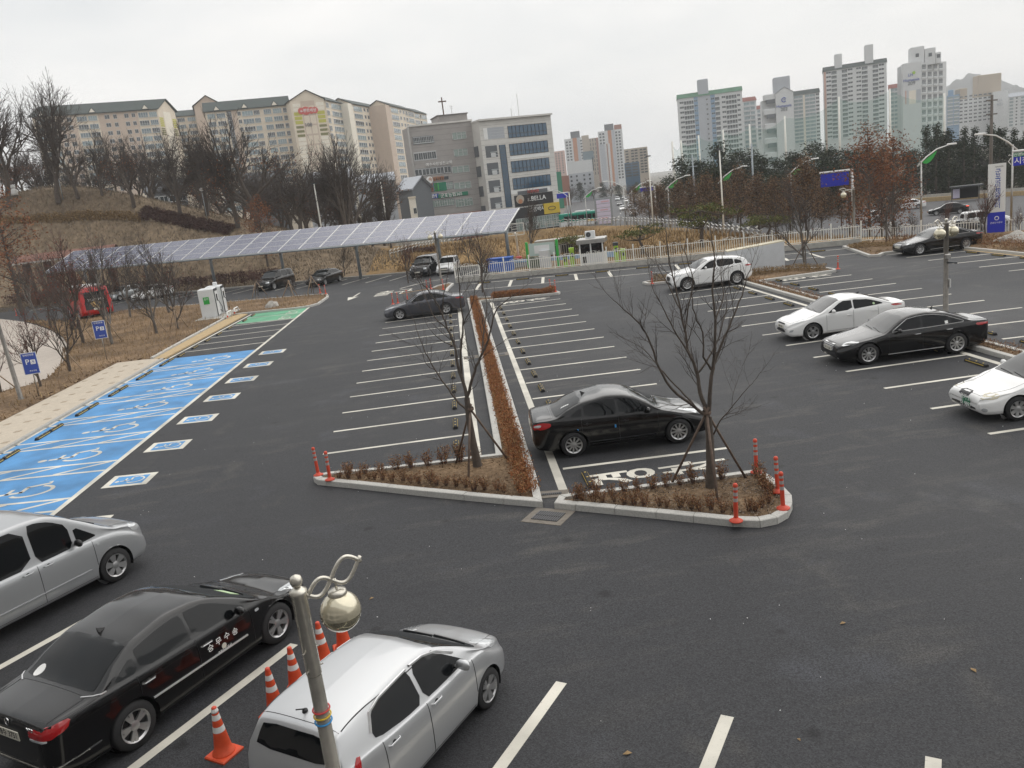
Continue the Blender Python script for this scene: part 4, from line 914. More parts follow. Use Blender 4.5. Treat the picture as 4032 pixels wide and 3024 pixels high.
for sd in (-1, 1): c.end('fog_lamp', [(sd*(.58+.06*math.cos(a)), .335+.05*math.sin(a)) for a in np.linspace(0, 6.28, 10, endpoint=False)], 'lamp_clear', True, .008, 22*sd, step=.05, round_=0)
# ---- white sport utility car by the grey block
L = 4.73; top = [(0, .58), (.012, .68), (.05, .84), (.12, .90), (.4, 1.0), (.9, 1.07), (1.25, 1.12), (1.38, 1.16), (1.8, 1.42), (2.2, 1.58), (2.5, 1.635), (2.9, 1.65), (3.7, 1.59), (4.15, 1.52), (4.3, 1.45), (4.45, 1.24), (4.6, 1.10), (4.68, .95), (4.72, .75), (4.73, .62)]
belt = [(0, .55), (.5, .82), (1.1, 1.0), (1.5, 1.05), (2.5, 1.09), (3.6, 1.14), (4.3, 1.18), (4.73, .95)]
w = .97; plan = [(0, w*.64), (.01, w*.70), (.05, w*.79), (.15, w*.88), (.4, w*.95), (.8, w*.99), (1.2, w), (3.8, w), (4.2, w*.97), (4.5, w*.90), (4.66, w*.8), (4.73, w*.66)]
bot = [(0, .48), (.01, .40), (.06, .32), (.2, .25), (4.3, .26), (4.6, .36), (4.73, .48)]
c = Car('parked_car', 'white sport utility car parked in front of the grey concrete block', 'car', (14.5, 46.2, 0), R(179), G1, L, 1.936, 2.874, .86, .375, top, belt, plan, bot, 'paint_white', .40)
dlo = [(1.66, 1.09), (1.68, 1.12), (2.15, 1.44), (2.5, 1.525), (2.9, 1.535), (3.5, 1.49), (3.95, 1.38), (4.08, 1.26), (4.05, 1.21), (3.2, 1.155), (2.4, 1.115)]
dress(c, dict(style='multi', ww=.25, doors=[(1.50, 2.60, 2.45, .96), (2.60, 3.50, 3.38, .98)], dlo=dlo, splits=[2.61, 3.62], ws=(1.40, 2.2), hl=([(.46, .80), (.76, .84), (.86, .92), (.66, .92), (.48, .87)], 40), tl=([(.40, .98), (.78, .98), (.88, 1.04), (.78, 1.09), (.40, 1.04)], 38), grille=[(-.34, .56), (.34, .56), (.38, .80), (-.38, .80)], intake=[(-.7, .34), (.7, .34), (.6, .50), (-.6, .50)], mir=(1.92, 1.14), hood=(.18, 1.28, .62, .78)), True)
c.end('rear_window', [(-.60, 1.22), (.60, 1.22), (.48, 1.44), (-.48, 1.44)], 'glass_dark', False, .006)
c.end('rear_spoiler', [(-.56, 1.47), (.56, 1.47), (.54, 1.51), (-.54, 1.51)], 'paint_white', False, .10)
# ---- grey saloon in the central island's left bays
cw, wt, rr, rb = (1.38, .97), (2.15, 1.385), (3.35, 1.39), (4.22, 1.07)
c = sedan('parked_car', 'dark grey saloon at the far end of the central left bays', (-2.08, 49.32, 0), R(180), 'paint_grey', 4.90, 1.85, 1.465, 2.775, .95, .335, cw, wt, rr, rb, 1.03, .70, .83, .915, .99, G1)
dress(c, dict(style='swirl', ww=.225, doors=[(1.52, 2.58, 2.42, .82), (2.58, 3.56, 3.42, .85)], dlo=dlo_of(cw, wt, rr, rb, 1.465, .915, .99), splits=[2.59], ws=(1.39, 2.13), rw=(3.40, 4.18), hl=([(.46, .66), (.78, .70), (.88, .78), (.60, .77), (.46, .73)], 38), tl=([(.45, .84), (.80, .84), (.86, .93), (.60, .94)], 36), grille=[(-.34, .56), (.34, .56), (.36, .68), (-.36, .68)], intake=[(-.6, .30), (.6, .30), (.5, .40), (-.5, .40)], mir=(1.80, .965), hood=(.16, 1.28, .62, .76), mirm='trim_black'))
D = dlo_of(cw, wt, rr, rb, 1.465, .915, .99, .28, .28, .105); c.line_side([D[1], D[2], D[3], D[4], D[5], D[6], D[7]], .018, 'bright_trim', name='chrome_strip', off=.006)
# ---- cars under and beside the solar canopy (farther off, simpler)
CH = math.atan2(-.912, -.41)
def small(kind, label, front, rz, paint, hi=False, group='cars near the solar canopy', z=0.0, name='parked_car', cat='car', L=4.6):
    f = np.array(front[:2], float); d = np.array([math.cos(rz), math.sin(rz)])
    if kind == 'sedan':
        cw, wt, rr, rb = (1.30, .96), (2.02, 1.38), (3.30, 1.39), (4.0, 1.07); L = 4.6
        c = sedan(name, label, (*(f-d*L/2), z), rz, paint, L, 1.80, 1.45, 2.65, .92, .32, cw, wt, rr, rb, 1.02, .68, .80, .90, .98, group, hi=False, cat=cat)
        dress(c, dict(style='ten', doors=[(1.45, 2.45, 2.3, .80), (2.45, 3.40, 3.25, .83)], dlo=dlo_of(cw, wt, rr, rb, 1.45, .90, .98), splits=[2.46], ws=(1.31, 2.0), rw=(3.34, 3.98), hl=([(.40, .62), (.74, .64), (.80, .76), (.42, .74)], 30), tl=([(.42, .80), (.78, .80), (.78, .94), (.42, .92)], 28), grille=[(-.33, .55), (.33, .55), (.36, .68), (-.36, .68)], mir=(1.72, .96), intake=[(-.55, .30), (.55, .30), (.5, .40), (-.5, .40)]), False)
    else:
        H = {'suv': 1.75, 'boxy': 1.80, 'hatch': 1.50}[kind]; L = {'suv': 4.65, 'boxy': 4.70, 'hatch': 3.9}[kind]; W = {'suv': 1.85, 'boxy': 1.88, 'hatch': 1.68}[kind]; hz = H*.58
        top = [(0, .56), (.012, .66), (.05, hz-.22), (.12, hz-.14), (.5, hz-.03), (.95, hz+.02), (1.15, hz+.06), (1.28, hz+.11), (1.62, H*.80), (1.95, H-.10), (2.2, H-.035), (2.7, H), (L-.6, H-.03), (L-.3, H-.08), (L-.2, H-.2), (L-.1, hz), (L-.03, .8), (L, .6)]
        belt = [(0, .5), (.6, hz-.18), (1.1, hz-.04), (1.5, hz), (L-.4, hz+.05), (L, hz-.1)]; w = W/2
        plan = [(0, w*.66), (.01, w*.74), (.05, w*.83), (.15, w*.91), (.4, w*.97), (.9, w), (L-.9, w), (L-.3, w*.96), (L-.05, w*.85), (L, w*.75)]; gr = .24 if kind != 'hatch' else .18
        bot = [(0, .45), (.01, .38), (.06, .30), (.2, gr), (L-.4, gr), (L-.1, gr+.1), (L, .45)]
        c = Car(name, label, cat, (*(f-d*L/2), z), rz, group, L, W, 2.65 if kind != 'hatch' else 2.45, .88 if kind != 'hatch' else .78, .36 if kind != 'hatch' else .30, top, belt, plan, bot, paint, .30, hi=False)
        dl = [(1.50, hz+.05), (1.52, hz+.08), (2.0, H-.16), (2.4, H-.12), (L-.8, H-.13), (L-.42, H-.2), (L-.36, hz+.13), (L-.4, hz+.09)]
        dress(c, dict(style='five', doors=[(1.40, 2.45, 2.3, hz-.12), (2.45, 3.35, 3.2, hz-.1)], dlo=dl, splits=[2.46, 3.45] if kind != 'hatch' else [2.46], ws=(1.30, 1.95), hl=([(.42, hz-.34), (.72, hz-.34), (.76, hz-.18), (.44, hz-.18)], 26), tl=([(.52, .8), (.72, .8), (.72, 1.0), (.52, 1.0)], 30), grille=[(-.34, hz-.36), (.34, hz-.36), (.36, hz-.20), (-.36, hz-.20)], intake=[(-.55, .36), (.55, .36), (.5, .46), (-.5, .46)], mir=(1.70, hz+.08)), False)
        c.end('rear_window', [(-.58, hz+.08), (.58, hz+.08), (.50, H-.22), (-.50, H-.22)], 'glass_dark', False, .006)
    c.plate(0, .50, None, .5, .11, True); return c
small('boxy', 'black off-road car with white lamps under the canopy behind wooden stakes', (-18.75, 80.3), CH, 'paint_black')
small('sedan', 'black saloon under the solar canopy next to the red bollards', (-13.45, 77.9), CH, 'paint_black')
small('boxy', 'black boxy off-road car beside the white hatchback under the canopy', (-3.35, 74.0), CH+R(6), 'paint_dark')
small('hatch', 'white small hatchback under the canopy next to the fence end', (-.95, 73.6), CH+R(12), 'paint_white')
P0 = ZM(0, 800, 2.212)
pw = P0(1150, 862); ps = P0(1000, 862)
small('sedan', 'white saloon right of the red van behind the young trees', pw[:2]+np.array([.4, 0]), CH-R(6), 'paint_white')
small('hatch', 'pale grey hatchback between the red van and the white saloon', ps[:2]+np.array([-.9, .8]), CH-R(6), 'paint_lightgrey')
# red van seen from behind
L = 5.0; top = [(0, .6), (.012, .75), (.05, .9), (.12, 1.0), (.4, 1.1), (.7, 1.2), (.9, 1.3), (1.4, 1.7), (1.7, 1.92), (2.0, 2.0), (3, 2.02), (4.6, 2.0), (4.85, 1.95), (4.92, 1.6), (4.97, .9), (5.0, .6)]
belt = [(0, .55), (.6, .95), (1.1, 1.12), (1.6, 1.18), (5, 1.18)]; w = .96
plan = [(0, w*.66), (.05, w*.82), (.2, w*.92), (.6, w*.99), (1.1, w), (4.6, w), (4.9, w*.96), (4.98, w*.88), (5.0, w*.84)]; bot = [(0, .45), (.06, .3), (.2, .24), (4.6, .25), (4.9, .3), (5, .42)]
pv = P0(850, 1000)
rv = R(124); dv = np.array([math.cos(rv), math.sin(rv)])
c = Car('parked_van', 'red van with black painted rear doors and white roof behind young trees', 'van', (pv[0]+dv[0]*2.5, pv[1]+dv[1]*2.5, 0), rv, 'cars near the solar canopy', L, 1.92, 3.0, .95, .34, top, belt, plan, bot, 'paint_red', .10, hi=False)
dress(c, dict(style='cap', doors=[(1.3, 2.4, 2.2, 1.0), (2.4, 3.6, 2.6, 1.0)], dlo=[(1.2, 1.25), (1.7, 1.8), (4.7, 1.82), (4.7, 1.27)], splits=[2.4, 3.6], ws=(.95, 1.7), tl=([(.62, .85), (.76, .85), (.76, 1.1), (.62, 1.1)], 25), mir=(1.5, 1.25)), False)
c.end('rear_door', [(-.66, .62), (.66, .62), (.66, 1.72), (-.66, 1.72)], 'paint_black', False, .006, step=.12, round_=0)
c.end('rear_window', [(-.60, 1.30), (.60, 1.30), (.58, 1.66), (-.58, 1.66)], 'glass_dark', False, .012, step=.12)
hx = -L/2-.035; text('YONGHO', 'white_ink', (hx, 0, 1.22), (0, -1, 0), (0, 0, 1), .21, c.root, ext=.003)
mat('mural_gold', (.45, .30, .12), .6, var=.7, vscale=9); c.end('painted_emblem', [(.30*math.cos(a)*(1+.2*math.sin(5*a)), .95+.24*math.sin(a)*(1+.2*math.cos(4*a))) for a in np.linspace(0, 6.28, 22, endpoint=False)], 'mural_gold', False, .014, step=.1, round_=0)
c.plate(0, .64, None, .44, .12, False)
MB().box((0.05, 0, 2.045), (3.0, 1.5, .05)).build('roof_panel', 'white_paint', c.root); c.root.scale = (1.4, 1.4, 1.4)
# ---- vehicles on the road
RG = 'vehicles on the road beyond the fence'
def onroad(x, y): p = GD(x, y, RZ+.0); return p[:2]
def rcar(kind, label, x, y, rz, paint, cat='car', name='road_car'):
    p = onroad(x, y); d = np.array([math.cos(rz), math.sin(rz)]); return small(kind, label, p+d*2.3, rz, paint, group=RG, z=RZ, name=name, cat=cat)
c = rcar('sedan', 'black saloon with lit brake lights on the road', 2048, 462, R(152), 'paint_black')
mat('brake_glow', (.5, .02, .01), .2, emit=(1, .12, .05), es=1.6); lights(c, 'brake_light', [(.45, .82), (.72, .82), (.72, .90), (.45, .90)], 28, False, 'brake_glow', .012)
rcar('sedan', 'white saloon ahead of the black saloon on the road', 1962, 452, R(154), 'paint_white')
rcar('boxy', 'white delivery van behind the fence beside the tall banner', 2128, 490, R(-14), 'paint_white', 'van', 'road_van')
rcar('sedan', 'dark saloon seen through the fence below the white van', 2075, 505, R(-10), 'paint_dark')
rcar('boxy', 'silver estate car waiting behind the brown trees', 1800, 456, R(150), 'paint_lightgrey')
rcar('hatch', 'white car half hidden by the dark wooden shelter', 1880, 480, R(148), 'paint_white')
rcar('sedan', 'white car in front of the black shop front', 1160, 491, R(2), 'paint_white')
for i, (x, y, k, p) in enumerate(((1368, 466, 'boxy', 'paint_white'), (1345, 455, 'sedan', 'paint_white'), (1362, 448, 'hatch', 'paint_lightgrey'), (1338, 444, 'sedan', 'paint_dark'), (1352, 438, 'hatch', 'paint_white'), (1334, 434, 'boxy', 'paint_lightgrey'), (1345, 430, 'sedan', 'paint_white'), (1335, 425, 'hatch', 'paint_dark'))):
    lb = ['white off-road car first in the oncoming queue', 'white saloon second in the oncoming queue', 'grey hatchback behind the queue leaders', 'dark saloon in the left lane of the far queue', 'white hatchback in the right lane of the far queue', 'grey off-road car far up the road', 'white saloon far up the road', 'last dark hatchback at the end of the far queue'][i]
    rcar(k, lb, x, y, R(-100), p)
# bus
def bus():
    p = onroad(1243, 491); rt = thing('city_bus', 'green and white city bus on the road beyond the dry bank', 'bus', (p[0]+2.0, p[1]+1, RZ), R(176), RG)
    Lb, Wb, Hb = 10.6, 2.45, 3.15
    def ring(i):
        return [(-Wb/2+i, .35), (-Wb/2, .6), (-Wb/2, 1.35), (-Wb/2+.03, Hb-.25), (-Wb/2+.18, Hb-.04), (-Wb/2+.4, Hb), (Wb/2-.4, Hb), (Wb/2-.18, Hb-.04), (Wb/2-.03, Hb-.25), (Wb/2, 1.35), (Wb/2, .6), (Wb/2-i, .35)]
    mb = MB(); st = [(-Lb/2, .92), (-Lb/2+.12, 1), (Lb/2-.25, 1), (Lb/2-.05, .97), (Lb/2, .9)]; v = []
    for x, k in st: v += [(x, y*k, 1.6+(z-1.6)*k) for y, z in ring(.0)]
    n = 12; f = []; 
    mb.v = v
    for i in range(len(st)-1):
        for j in range(n):
            j2 = (j+1) % n; mb.f.append((i*n+j, i*n+j2, (i+1)*n+j2, (i+1)*n+j)); mb.m.append(0 if j in (0, 1, 9, 10, 11) else 1)
    mb.f += [tuple(range(n)), tuple(range((len(st)-1)*n+n-1, (len(st)-1)*n-1, -1))]; mb.m += [1, 1]
    mb.build('body', ['paint_white', 'paint_green'], rt)
    for sd in (-1, 1):
        for k in range(6):
            MB().box((-Lb/2+1.1+1.55*k, sd*(Wb/2+.0), 2.05), (1.38, .05, .95)).build('side_window', 'glass_dark', rt)
        for x in (-2.9, 3.0):
            MB().lathe([(.30, -.14), (.48, -.14), (.48, .14), (.30, .14), (.25, .1), (.02, .1)], (0, 0, 0), 20, 'y', False).build('wheel', 'tyre', rt, loc=(x, sd*(Wb/2-.12), .48))
        text('20', 'paint_green', (1.9 if sd > 0 else -1.9, sd*(Wb/2+.012), 1.15), (-sd, 0, 0), (0, 0, 1), .7, rt)
        MB().box((-3.4, sd*(Wb/2+.008), 1.12), (2.2, .01, .42)).build('side_advert', 'paint_red', rt); MB().box((-1.5, sd*(Wb/2+.008), 1.12), (1.4, .01, .42)).build('side_advert', 'paint_yellow', rt)
    MB().box((Lb/2-.01, 0, 1.95), (.06, 2.1, 1.25)).build('windscreen', 'glass_screen', rt)
    MB().bevbox((0, 0, Hb+.12), (3.2, 1.6, .26), .06).build('roof_unit', 'white_paint', rt)
bus()
# ================================================================== trees and plants
mat('bark', (.085, .068, .055), .9, var=.35, vscale=7, bump=.5, bscale=30); mat('bark_grey', (.13, .115, .10), .9, var=.35, vscale=8, bump=.5, bscale=30)
mat('twig', (.066, .054, .047), .9, var=.3, vscale=3); mat('twig_red', (.085, .045, .036), .9, var=.3, vscale=3); mat('stake', (.30, .22, .15), .85, var=.25, vscale=9); mat('stake_dark', (.12, .085, .065), .85, var=.3, vscale=9)
randcol('leaf_brown', [(.05, .03, .018), (.10, .06, .036), (.17, .105, .06), (.25, .16, .095)]); randcol('leaf_rust', [(.10, .035, .018), (.19, .075, .035), (.27, .12, .055)])
randcol('leaf_red', [(.13, .028, .022), (.22, .06, .035)]); randcol('leaf_orange', [(.16, .055, .015), (.27, .10, .03), (.33, .15, .05)])
randcol('needle_dark', [(.008, .014, .008), (.018, .030, .014), (.034, .048, .022), (.045, .048, .024)]); randcol('needle_pine', [(.045, .062, .018), (.085, .10, .03), (.13, .135, .045), (.15, .12, .05)])
randcol('hedge_leaf', [(.15, .055, .024), (.27, .095, .038), (.33, .16, .07), (.24, .16, .07)]); randcol('shrub_leaf', [(.12, .05, .025), (.22, .09, .04), (.28, .17, .085), (.20, .14, .07)])
randcol('litter', [(.06, .035, .02), (.13, .08, .045), (.23, .15, .085), (.31, .22, .13)]); randcol('chip', [(.05, .038, .03), (.12, .09, .07), (.24, .19, .15), (.34, .29, .24)])
randcol('straw', [(.14, .09, .045), (.24, .16, .08), (.34, .24, .12)]); randcol('hill_tuft', [(.11, .088, .064), (.18, .145, .105), (.27, .215, .15)])
ORD = ['first', 'second', 'third', 'fourth', 'fifth', 'sixth', 'seventh', 'eighth', 'ninth', 'tenth', 'eleventh', 'twelfth', 'thirteenth', 'fourteenth', 'fifteenth', 'sixteenth', 'seventeenth', 'eighteenth', 'nineteenth', 'twentieth']; ORD += ['twenty-'+o for o in ORD[:9]]
def rv(s=1.0): return Vector((random.gauss(0, s), random.gauss(0, s), random.gauss(0, s)))
class Tree:
    def __init__(t, thr=.02): t.trunk = MB(); t.twig = MB(); t.thr = thr; t.tips = []
    def limb(t, pts, radii):
        (t.trunk if max(radii) > t.thr else t.twig).tube(pts, radii, 7 if radii[0] > .06 else (5 if radii[0] > t.thr else 3), cap=False)
    def grow(t, p, d, L, r, lev, P):
        n = max(2, min(5, int(L/P.get('seg', .5))+1)); pts = [p.copy()]; rad = [r]; q = p.copy(); dd = d.normalized(); step = L/n
        end = r*P['taper'] if lev < P['levels'] else P['tip']
        for i in range(n):
            dd = (dd+rv(P['wig'])+Vector((0, 0, P['up']))).normalized(); q = q+dd*step; pts.append(q.copy()); rad.append(r+(end-r)*(i+1)/n)
        t.limb(pts, rad)
        if lev >= P['levels']: t.tips.append((q.copy(), dd.copy())); return
        k = P['kids'][min(lev, len(P['kids'])-1)]
        for j in range(k):
            f = P['f0']+(1-P['f0'])*(j+random.random()*.8)/k; f = min(f, .98); idx = f*n; i0 = min(int(idx), n-1); pos = pts[i0].lerp(pts[i0+1], idx-i0); rr = rad[i0]+(rad[i0+1]-rad[i0])*(idx-i0)
            base = (pts[i0+1]-pts[i0]).normalized(); az = random.uniform(0, 2*math.pi)+2.4*j; a = base.orthogonal().normalized(); b = base.cross(a); side_ = a*math.cos(az)+b*math.sin(az)
            ang = R(random.uniform(*P['ang'])); nd = base*math.cos(ang)+side_*math.sin(ang)
            t.grow(pos, nd, L*random.uniform(*P['ratio'])*(1-.35*(f-P['f0'])), min(rr*.8, r*P['rr']), lev+1, P)
        t.grow(q, dd, L*random.uniform(*P['ratio']), rad[-1]*.95, lev+1, P)
def bare_tree(H, seed, P=None, trunk=.25, tr=.02, r=None, pct=95):
    random.seed(seed); t = Tree(thr=max(.02, H*.0025)); 
    Q = dict(levels=5, kids=[4, 4, 3, 3, 2], ratio=(.52, .72), ang=(24, 52), taper=.62, tip=.004, wig=.10, up=.10, f0=.35, rr=.62, seg=.8); Q.update(P or {})
    t.grow(Vector((0, 0, -.05)), Vector((0, 0, 1)), H*trunk, r or H*tr, 0, Q); 
    zmax = float(np.percentile([v[2] for v in t.twig.v], pct)); k = H/zmax
    for mb in (t.trunk, t.twig): mb.v = [(x*k, y*k, z*k) for x, y, z in mb.v]
    t.tips = [(p*k, d) for p, d in t.tips]
    return t
def leaf_cards(mb, pts, size, n_per=1, spread=.1, flat=0.0):
    for p in pts:
        for _ in range(n_per):
            c = Vector(p)+rv(spread); a = rv(1); a.z *= (1-flat); a = a.normalized()*size*random.uniform(.6, 1.3); b = a.orthogonal().normalized(); b.rotate(Matrix.Rotation(random.uniform(0, 6.28), 3, a.normalized())); b = b*size*random.uniform(.35, .7)
            o = len(mb.v); mb.v += [tuple(c-a*.5), tuple(c+b*.5), tuple(c+a*.5), tuple(c-b*.5)]; mb.f.append((o, o+1, o+2, o+3)); mb.m.append(0)
def tree_pair(t, name, bark='bark', twig='twig'):
    return (t.trunk.me('trunk', bark, True), t.twig.me('crown', twig, False))
def plant_tree(ms, name, label, loc, rz, sc, group=None, cat='tree'):
    rt = thing(name, label, cat, loc, rz, group); rt.scale = (sc,)*3 if not hasattr(sc, '__len__') else sc
    for nm, me in zip(('trunk', 'crown', 'foliage'), ms):
        if me is not None: link(nm, me, rt)
    return rt
# --- the two big bare trees of the near islands, limbs laid out after the photo
def near_tree(base, trunk_px, limbs_px, region, r0, seed, label, stakes):
    random.seed(seed); x0, y0, sc = region; Y = base[1]; t = Tree(thr=.013); org = Vector(base)
    def W(px, dy): p = ATY(x0+px[0]/sc, y0+px[1]/sc, Y+dy); return Vector(p)-org
    P = dict(levels=3, kids=[4, 3, 2], ratio=(.42, .62), ang=(25, 50), taper=.55, tip=.0022, wig=.10, up=.06, f0=.25, rr=.6, seg=.22)
    tp = [W(p, 0) for p in trunk_px]; tp[0] = Vector((0, 0, 0)); n = len(tp)
    t.trunk.tube(tp, [r0*(1.25 if i == 0 else 1-.28*i/(n-1)) for i in range(n)], 10, cap=False)
    for pts, r, dyr in limbs_px:
        k = len(pts); Q = [W(p, dyr[0]+(dyr[1]-dyr[0])*i/(k-1)) for i, p in enumerate(pts)]
        # resample smoothly
        F = [];
        for i in range(k-1):
            p0, p1, p2, p3 = Q[max(0, i-1)], Q[i], Q[i+1], Q[min(k-1, i+2)]
            for s in range(4):
                u = s/4; F.append(.5*((2*p1)+(p2-p0)*u+(2*p0-5*p1+4*p2-p3)*u*u+(3*p1-p0-3*p2+p3)*u**3))
        F.append(Q[-1]); F = [f+rv(.008) for f in F]; m = len(F); rad = [r*(1-.86*(i/(m-1))**.8) for i in range(m)]
        t.limb(F, rad)
        for i in range(3, m-1):
            if random.random() < .46:
                d = (F[i+1]-F[i-1]).normalized(); a = d.orthogonal().normalized(); a.rotate(Matrix.Rotation(random.uniform(0, 6.28), 3, d)); ang = R(random.uniform(28, 55))
                t.grow(F[i], d*math.cos(ang)+a*math.sin(ang)+Vector((0, 0, .15)), random.uniform(.30, .85)*(1-.4*i/m), min(.011, rad[i]*.5), 1, P)
        t.grow(F[-1], (F[-1]-F[-3]).normalized(), .45, .006, 1, P)
    rt = thing('bare_tree', label, 'tree', base)
    t.trunk.build('trunk', 'bark', rt, True); t.twig.build('crown', 'twig', rt)
    return rt
def stakes(base, h, spread, n, label, m='stake_dark', a0=.5, group='tree support stakes', r=.028):
    """tripod of wooden poles tied round a trunk"""
    rt = thing('tree_stakes', label, 'tree stakes', base, 0, group)
    for k in range(n):
        a = a0+2*math.pi*k/n; MB().tube([(math.cos(a)*spread, math.sin(a)*spread, -.05), (-math.cos(a)*.06, -math.sin(a)*.06, h+.12)], r, 7).build('pole', m, rt, True)
    MB().lathe([(.09, h-.04), (.10, h), (.09, h+.04)], n=10, cap=False).build('tie_band', m, rt)
    return rt
A_ = (1200, 1100, 1.659); B_ = (1950, 1100, 1.58)
T1 = (*ZM(*A_)(1130, 1222, .14)[:2], .12)
near_tree(T1, [(1130, 1222), (1097, 1050), (1072, 905), (1060, 775)], [
 ([(1060, 775), (1025, 640), (1000, 560), (980, 440), (940, 330), (900, 230), (840, 120), (760, 10), (700, -90)], .050, (0, .5)),
 ([(1064, 765), (1110, 600), (1160, 480), (1210, 360), (1240, 220), (1300, 150), (1395, 80)], .045, (0, -.5)),
 ([(1058, 850), (1000, 800), (940, 720), (860, 600), (790, 480), (740, 350), (700, 240)], .036, (0, .7)),
 ([(1022, 630), (1018, 480), (1035, 300), (1015, 120), (1000, -60), (1010, -230)], .036, (.1, -.7)),
 ([(940, 330), (850, 250), (790, 120), (730, -20), (660, -120)], .020, (.3, .9)),
 ([(1160, 480), (1170, 330), (1190, 150), (1150, -20), (1170, -180)], .022, (-.2, .6)),
 ([(1066, 740), (1120, 690), (1160, 640)], .012, (0, -.3)), ([(980, 440), (900, 400), (820, 330), (770, 220)], .016, (.2, -.5)),
 ([(900, 230), (905, 100), (940, -60), (920, -220)], .018, (.4, 0)), ([(860, 600), (800, 560), (760, 470), (720, 430), (690, 420)], .012, (.5, .2)),
 ([(1035, 300), (1090, 180), (1120, 40), (1190, -90)], .016, (-.2, -.9))], A_, .095, 3, 'bare young tree with spreading limbs in the triangular bed', None)
T2 = (*ZM(*B_)(1345, 1292, .14)[:2], .12)
near_tree(T2, [(1345, 1292), (1340, 1150), (1335, 1000), (1325, 860)], [
 ([(1325, 860), (1275, 700), (1260, 600), (1210, 470), (1180, 330), (1150, 180), (1110, 20), (1080, -140), (1060, -330)], .052, (0, .6)),
 ([(1328, 830), (1345, 600), (1365, 420), (1372, 250), (1350, 60), (1365, -120), (1340, -300)], .050, (0, -.5)),
 ([(1350, 560), (1410, 400), (1470, 260), (1530, 100), (1575, -40), (1600, -120)], .036, (0, .4)),
 ([(1320, 860), (1210, 770), (1060, 640), (965, 400), (900, 280), (800, 185), (725, 120)], .042, (0, -.4)),
 ([(1255, 800), (1150, 690), (1020, 550), (940, 450), (870, 400)], .026, (-.1, .5)),
 ([(1355, 970), (1400, 880), (1470, 800), (1560, 690), (1625, 620)], .022, (0, -.5)), ([(1470, 800), (1490, 680), (1540, 540)], .012, (-.25, -.1)),
 ([(1262, 585), (1350, 450), (1400, 330), (1440, 180), (1420, 20)], .026, (.1, .6)), ([(1345, 560), (1300, 480), (1290, 330), (1230, 180), (1220, 30), (1170, -100)], .028, (-.1, -.7)),
 ([(1210, 470), (1110, 310), (1040, 170), (980, 60), (960, -30)], .024, (.2, .8)), ([(1180, 330), (1200, 180), (1230, 0), (1180, -180), (1200, -330)], .022, (.3, 0)),
 ([(1370, 250), (1420, 100), (1400, -60), (1440, -230)], .020, (-.3, .3)), ([(1150, 180), (1090, 60), (1010, -90), (990, -200)], .018, (.5, 1.1))], B_, .105, 5, 'bare young tree with long crossing limbs in the rounded island', None)
stakes((T1[0], T1[1], .1), 1.55, .85, 3, 'wooden tripod stakes tied to the tree in the triangular bed', 'stake_dark', .2)
stakes((T2[0], T2[1], .1), 1.70, .95, 3, 'wooden tripod stakes tied to the tree in the rounded island', 'stake_dark', .35)
# --- young staked trees
YP = dict(levels=5, kids=[4, 3, 3, 2, 2], ratio=(.58, .78), ang=(18, 42), taper=.58, tip=.0055, wig=.09, up=.10, f0=.28, rr=.6, seg=.35)
young = []
for i in range(4):
    t = bare_tree(4.6, 20+i, YP, trunk=.34, tr=.014)
    lf = MB(); leaf_cards(lf, [p for p, d in t.tips if random.random() < (.22 if i % 2 == 0 else .03)], .10, 1, .08)
    young.append((*tree_pair(t, 'y', 'bark_grey' if i % 2 else 'bark', 'twig_red' if i == 2 else 'twig'), lf.me('foliage', 'leaf_red') if lf.f else None))
YL = [((610, 1480), (560, 880), 'low dark stemmed young tree leaning beside the blue sign near the footpath', 1), ((975, 1240), (850, 560), 'thick grey trunked tree behind the farther blue sign', 1), ((360, 1610), (300, 1060), 'thin sapling by the nearer blue sign', 0),
      ((1365, 1145), (1310, 600), 'young staked tree left of the charging cabinets', 1), ((1555, 1105), (1530, 560), 'young staked tree nearest the charging cabinets', 1), ((1135, 1000), (1100, 520), 'young tree in front of the white saloon by the red van', 0), ((730, 1230), (650, 480), 'staked reddish tree left of the red van', 1), ((560, 1040), (520, 520), 'young tree hiding the red van side', 0), ((440, 1085), (420, 560), 'slim tree at the path bend', 0), ((1480, 960), (1450, 420), 'slim tree between the white saloon and the cabinets', 0), ((10, 1650), (0, 1150), 'sapling cut by the left edge near the lamp post', 1), ((330, 1000), (300, 560), 'leafless tree at the far side of the path bend', 0), ((930, 960), (960, 420), 'red leaved young tree before the red van', 0)]
for i, ((bx, by), (tx, ty), lb, stk) in enumerate(YL):
    b = P0(bx, by, .1); d = math.hypot(b[0], b[1]); top = AT(0+tx/2.212, 800+ty/2.212, d); H = max(3.0, (top[2]-.1)*1.18)
    random.seed(90+i); plant_tree(young[i % 4], 'young_tree', lb, (b[0], b[1], .08), random.uniform(0, 6.28), H/4.6, 'young trees in the roadside bed')
    if stk: stakes((b[0], b[1], .1), H*.30, .75, 3, 'wooden stakes round the '+lb.split(' ', 1)[1] if len(lb.split()) < 12 else 'wooden stakes round the tree by the nearer blue sign', 'stake', i*.7, 'tree support stakes', .03)
I_ = ZM(800, 750, 2.765)
for i, (bx, by, ty, lb) in enumerate(((600, 1140, 820, 'stunted staked tree before the black off-road car'), (960, 1160, 930, 'short staked sapling before the black saloon'), (1205, 1110, 890, 'bare stump like sapling beside the two bollards'))):
    b = I_(bx, by, .1); d = math.hypot(b[0], b[1]); top = AT(800+bx/2.765, 750+ty/2.765, d)
    plant_tree(young[(i+2) % 4], 'young_tree', lb, (b[0], b[1], .08), i*2.0, max(1.6, top[2]-.1)/4.6, 'young trees in the roadside bed'); stakes((b[0], b[1], .1), 1.3, .8, 3, 'wooden stakes round the '+lb, 'stake', i, 'tree support stakes', .035)
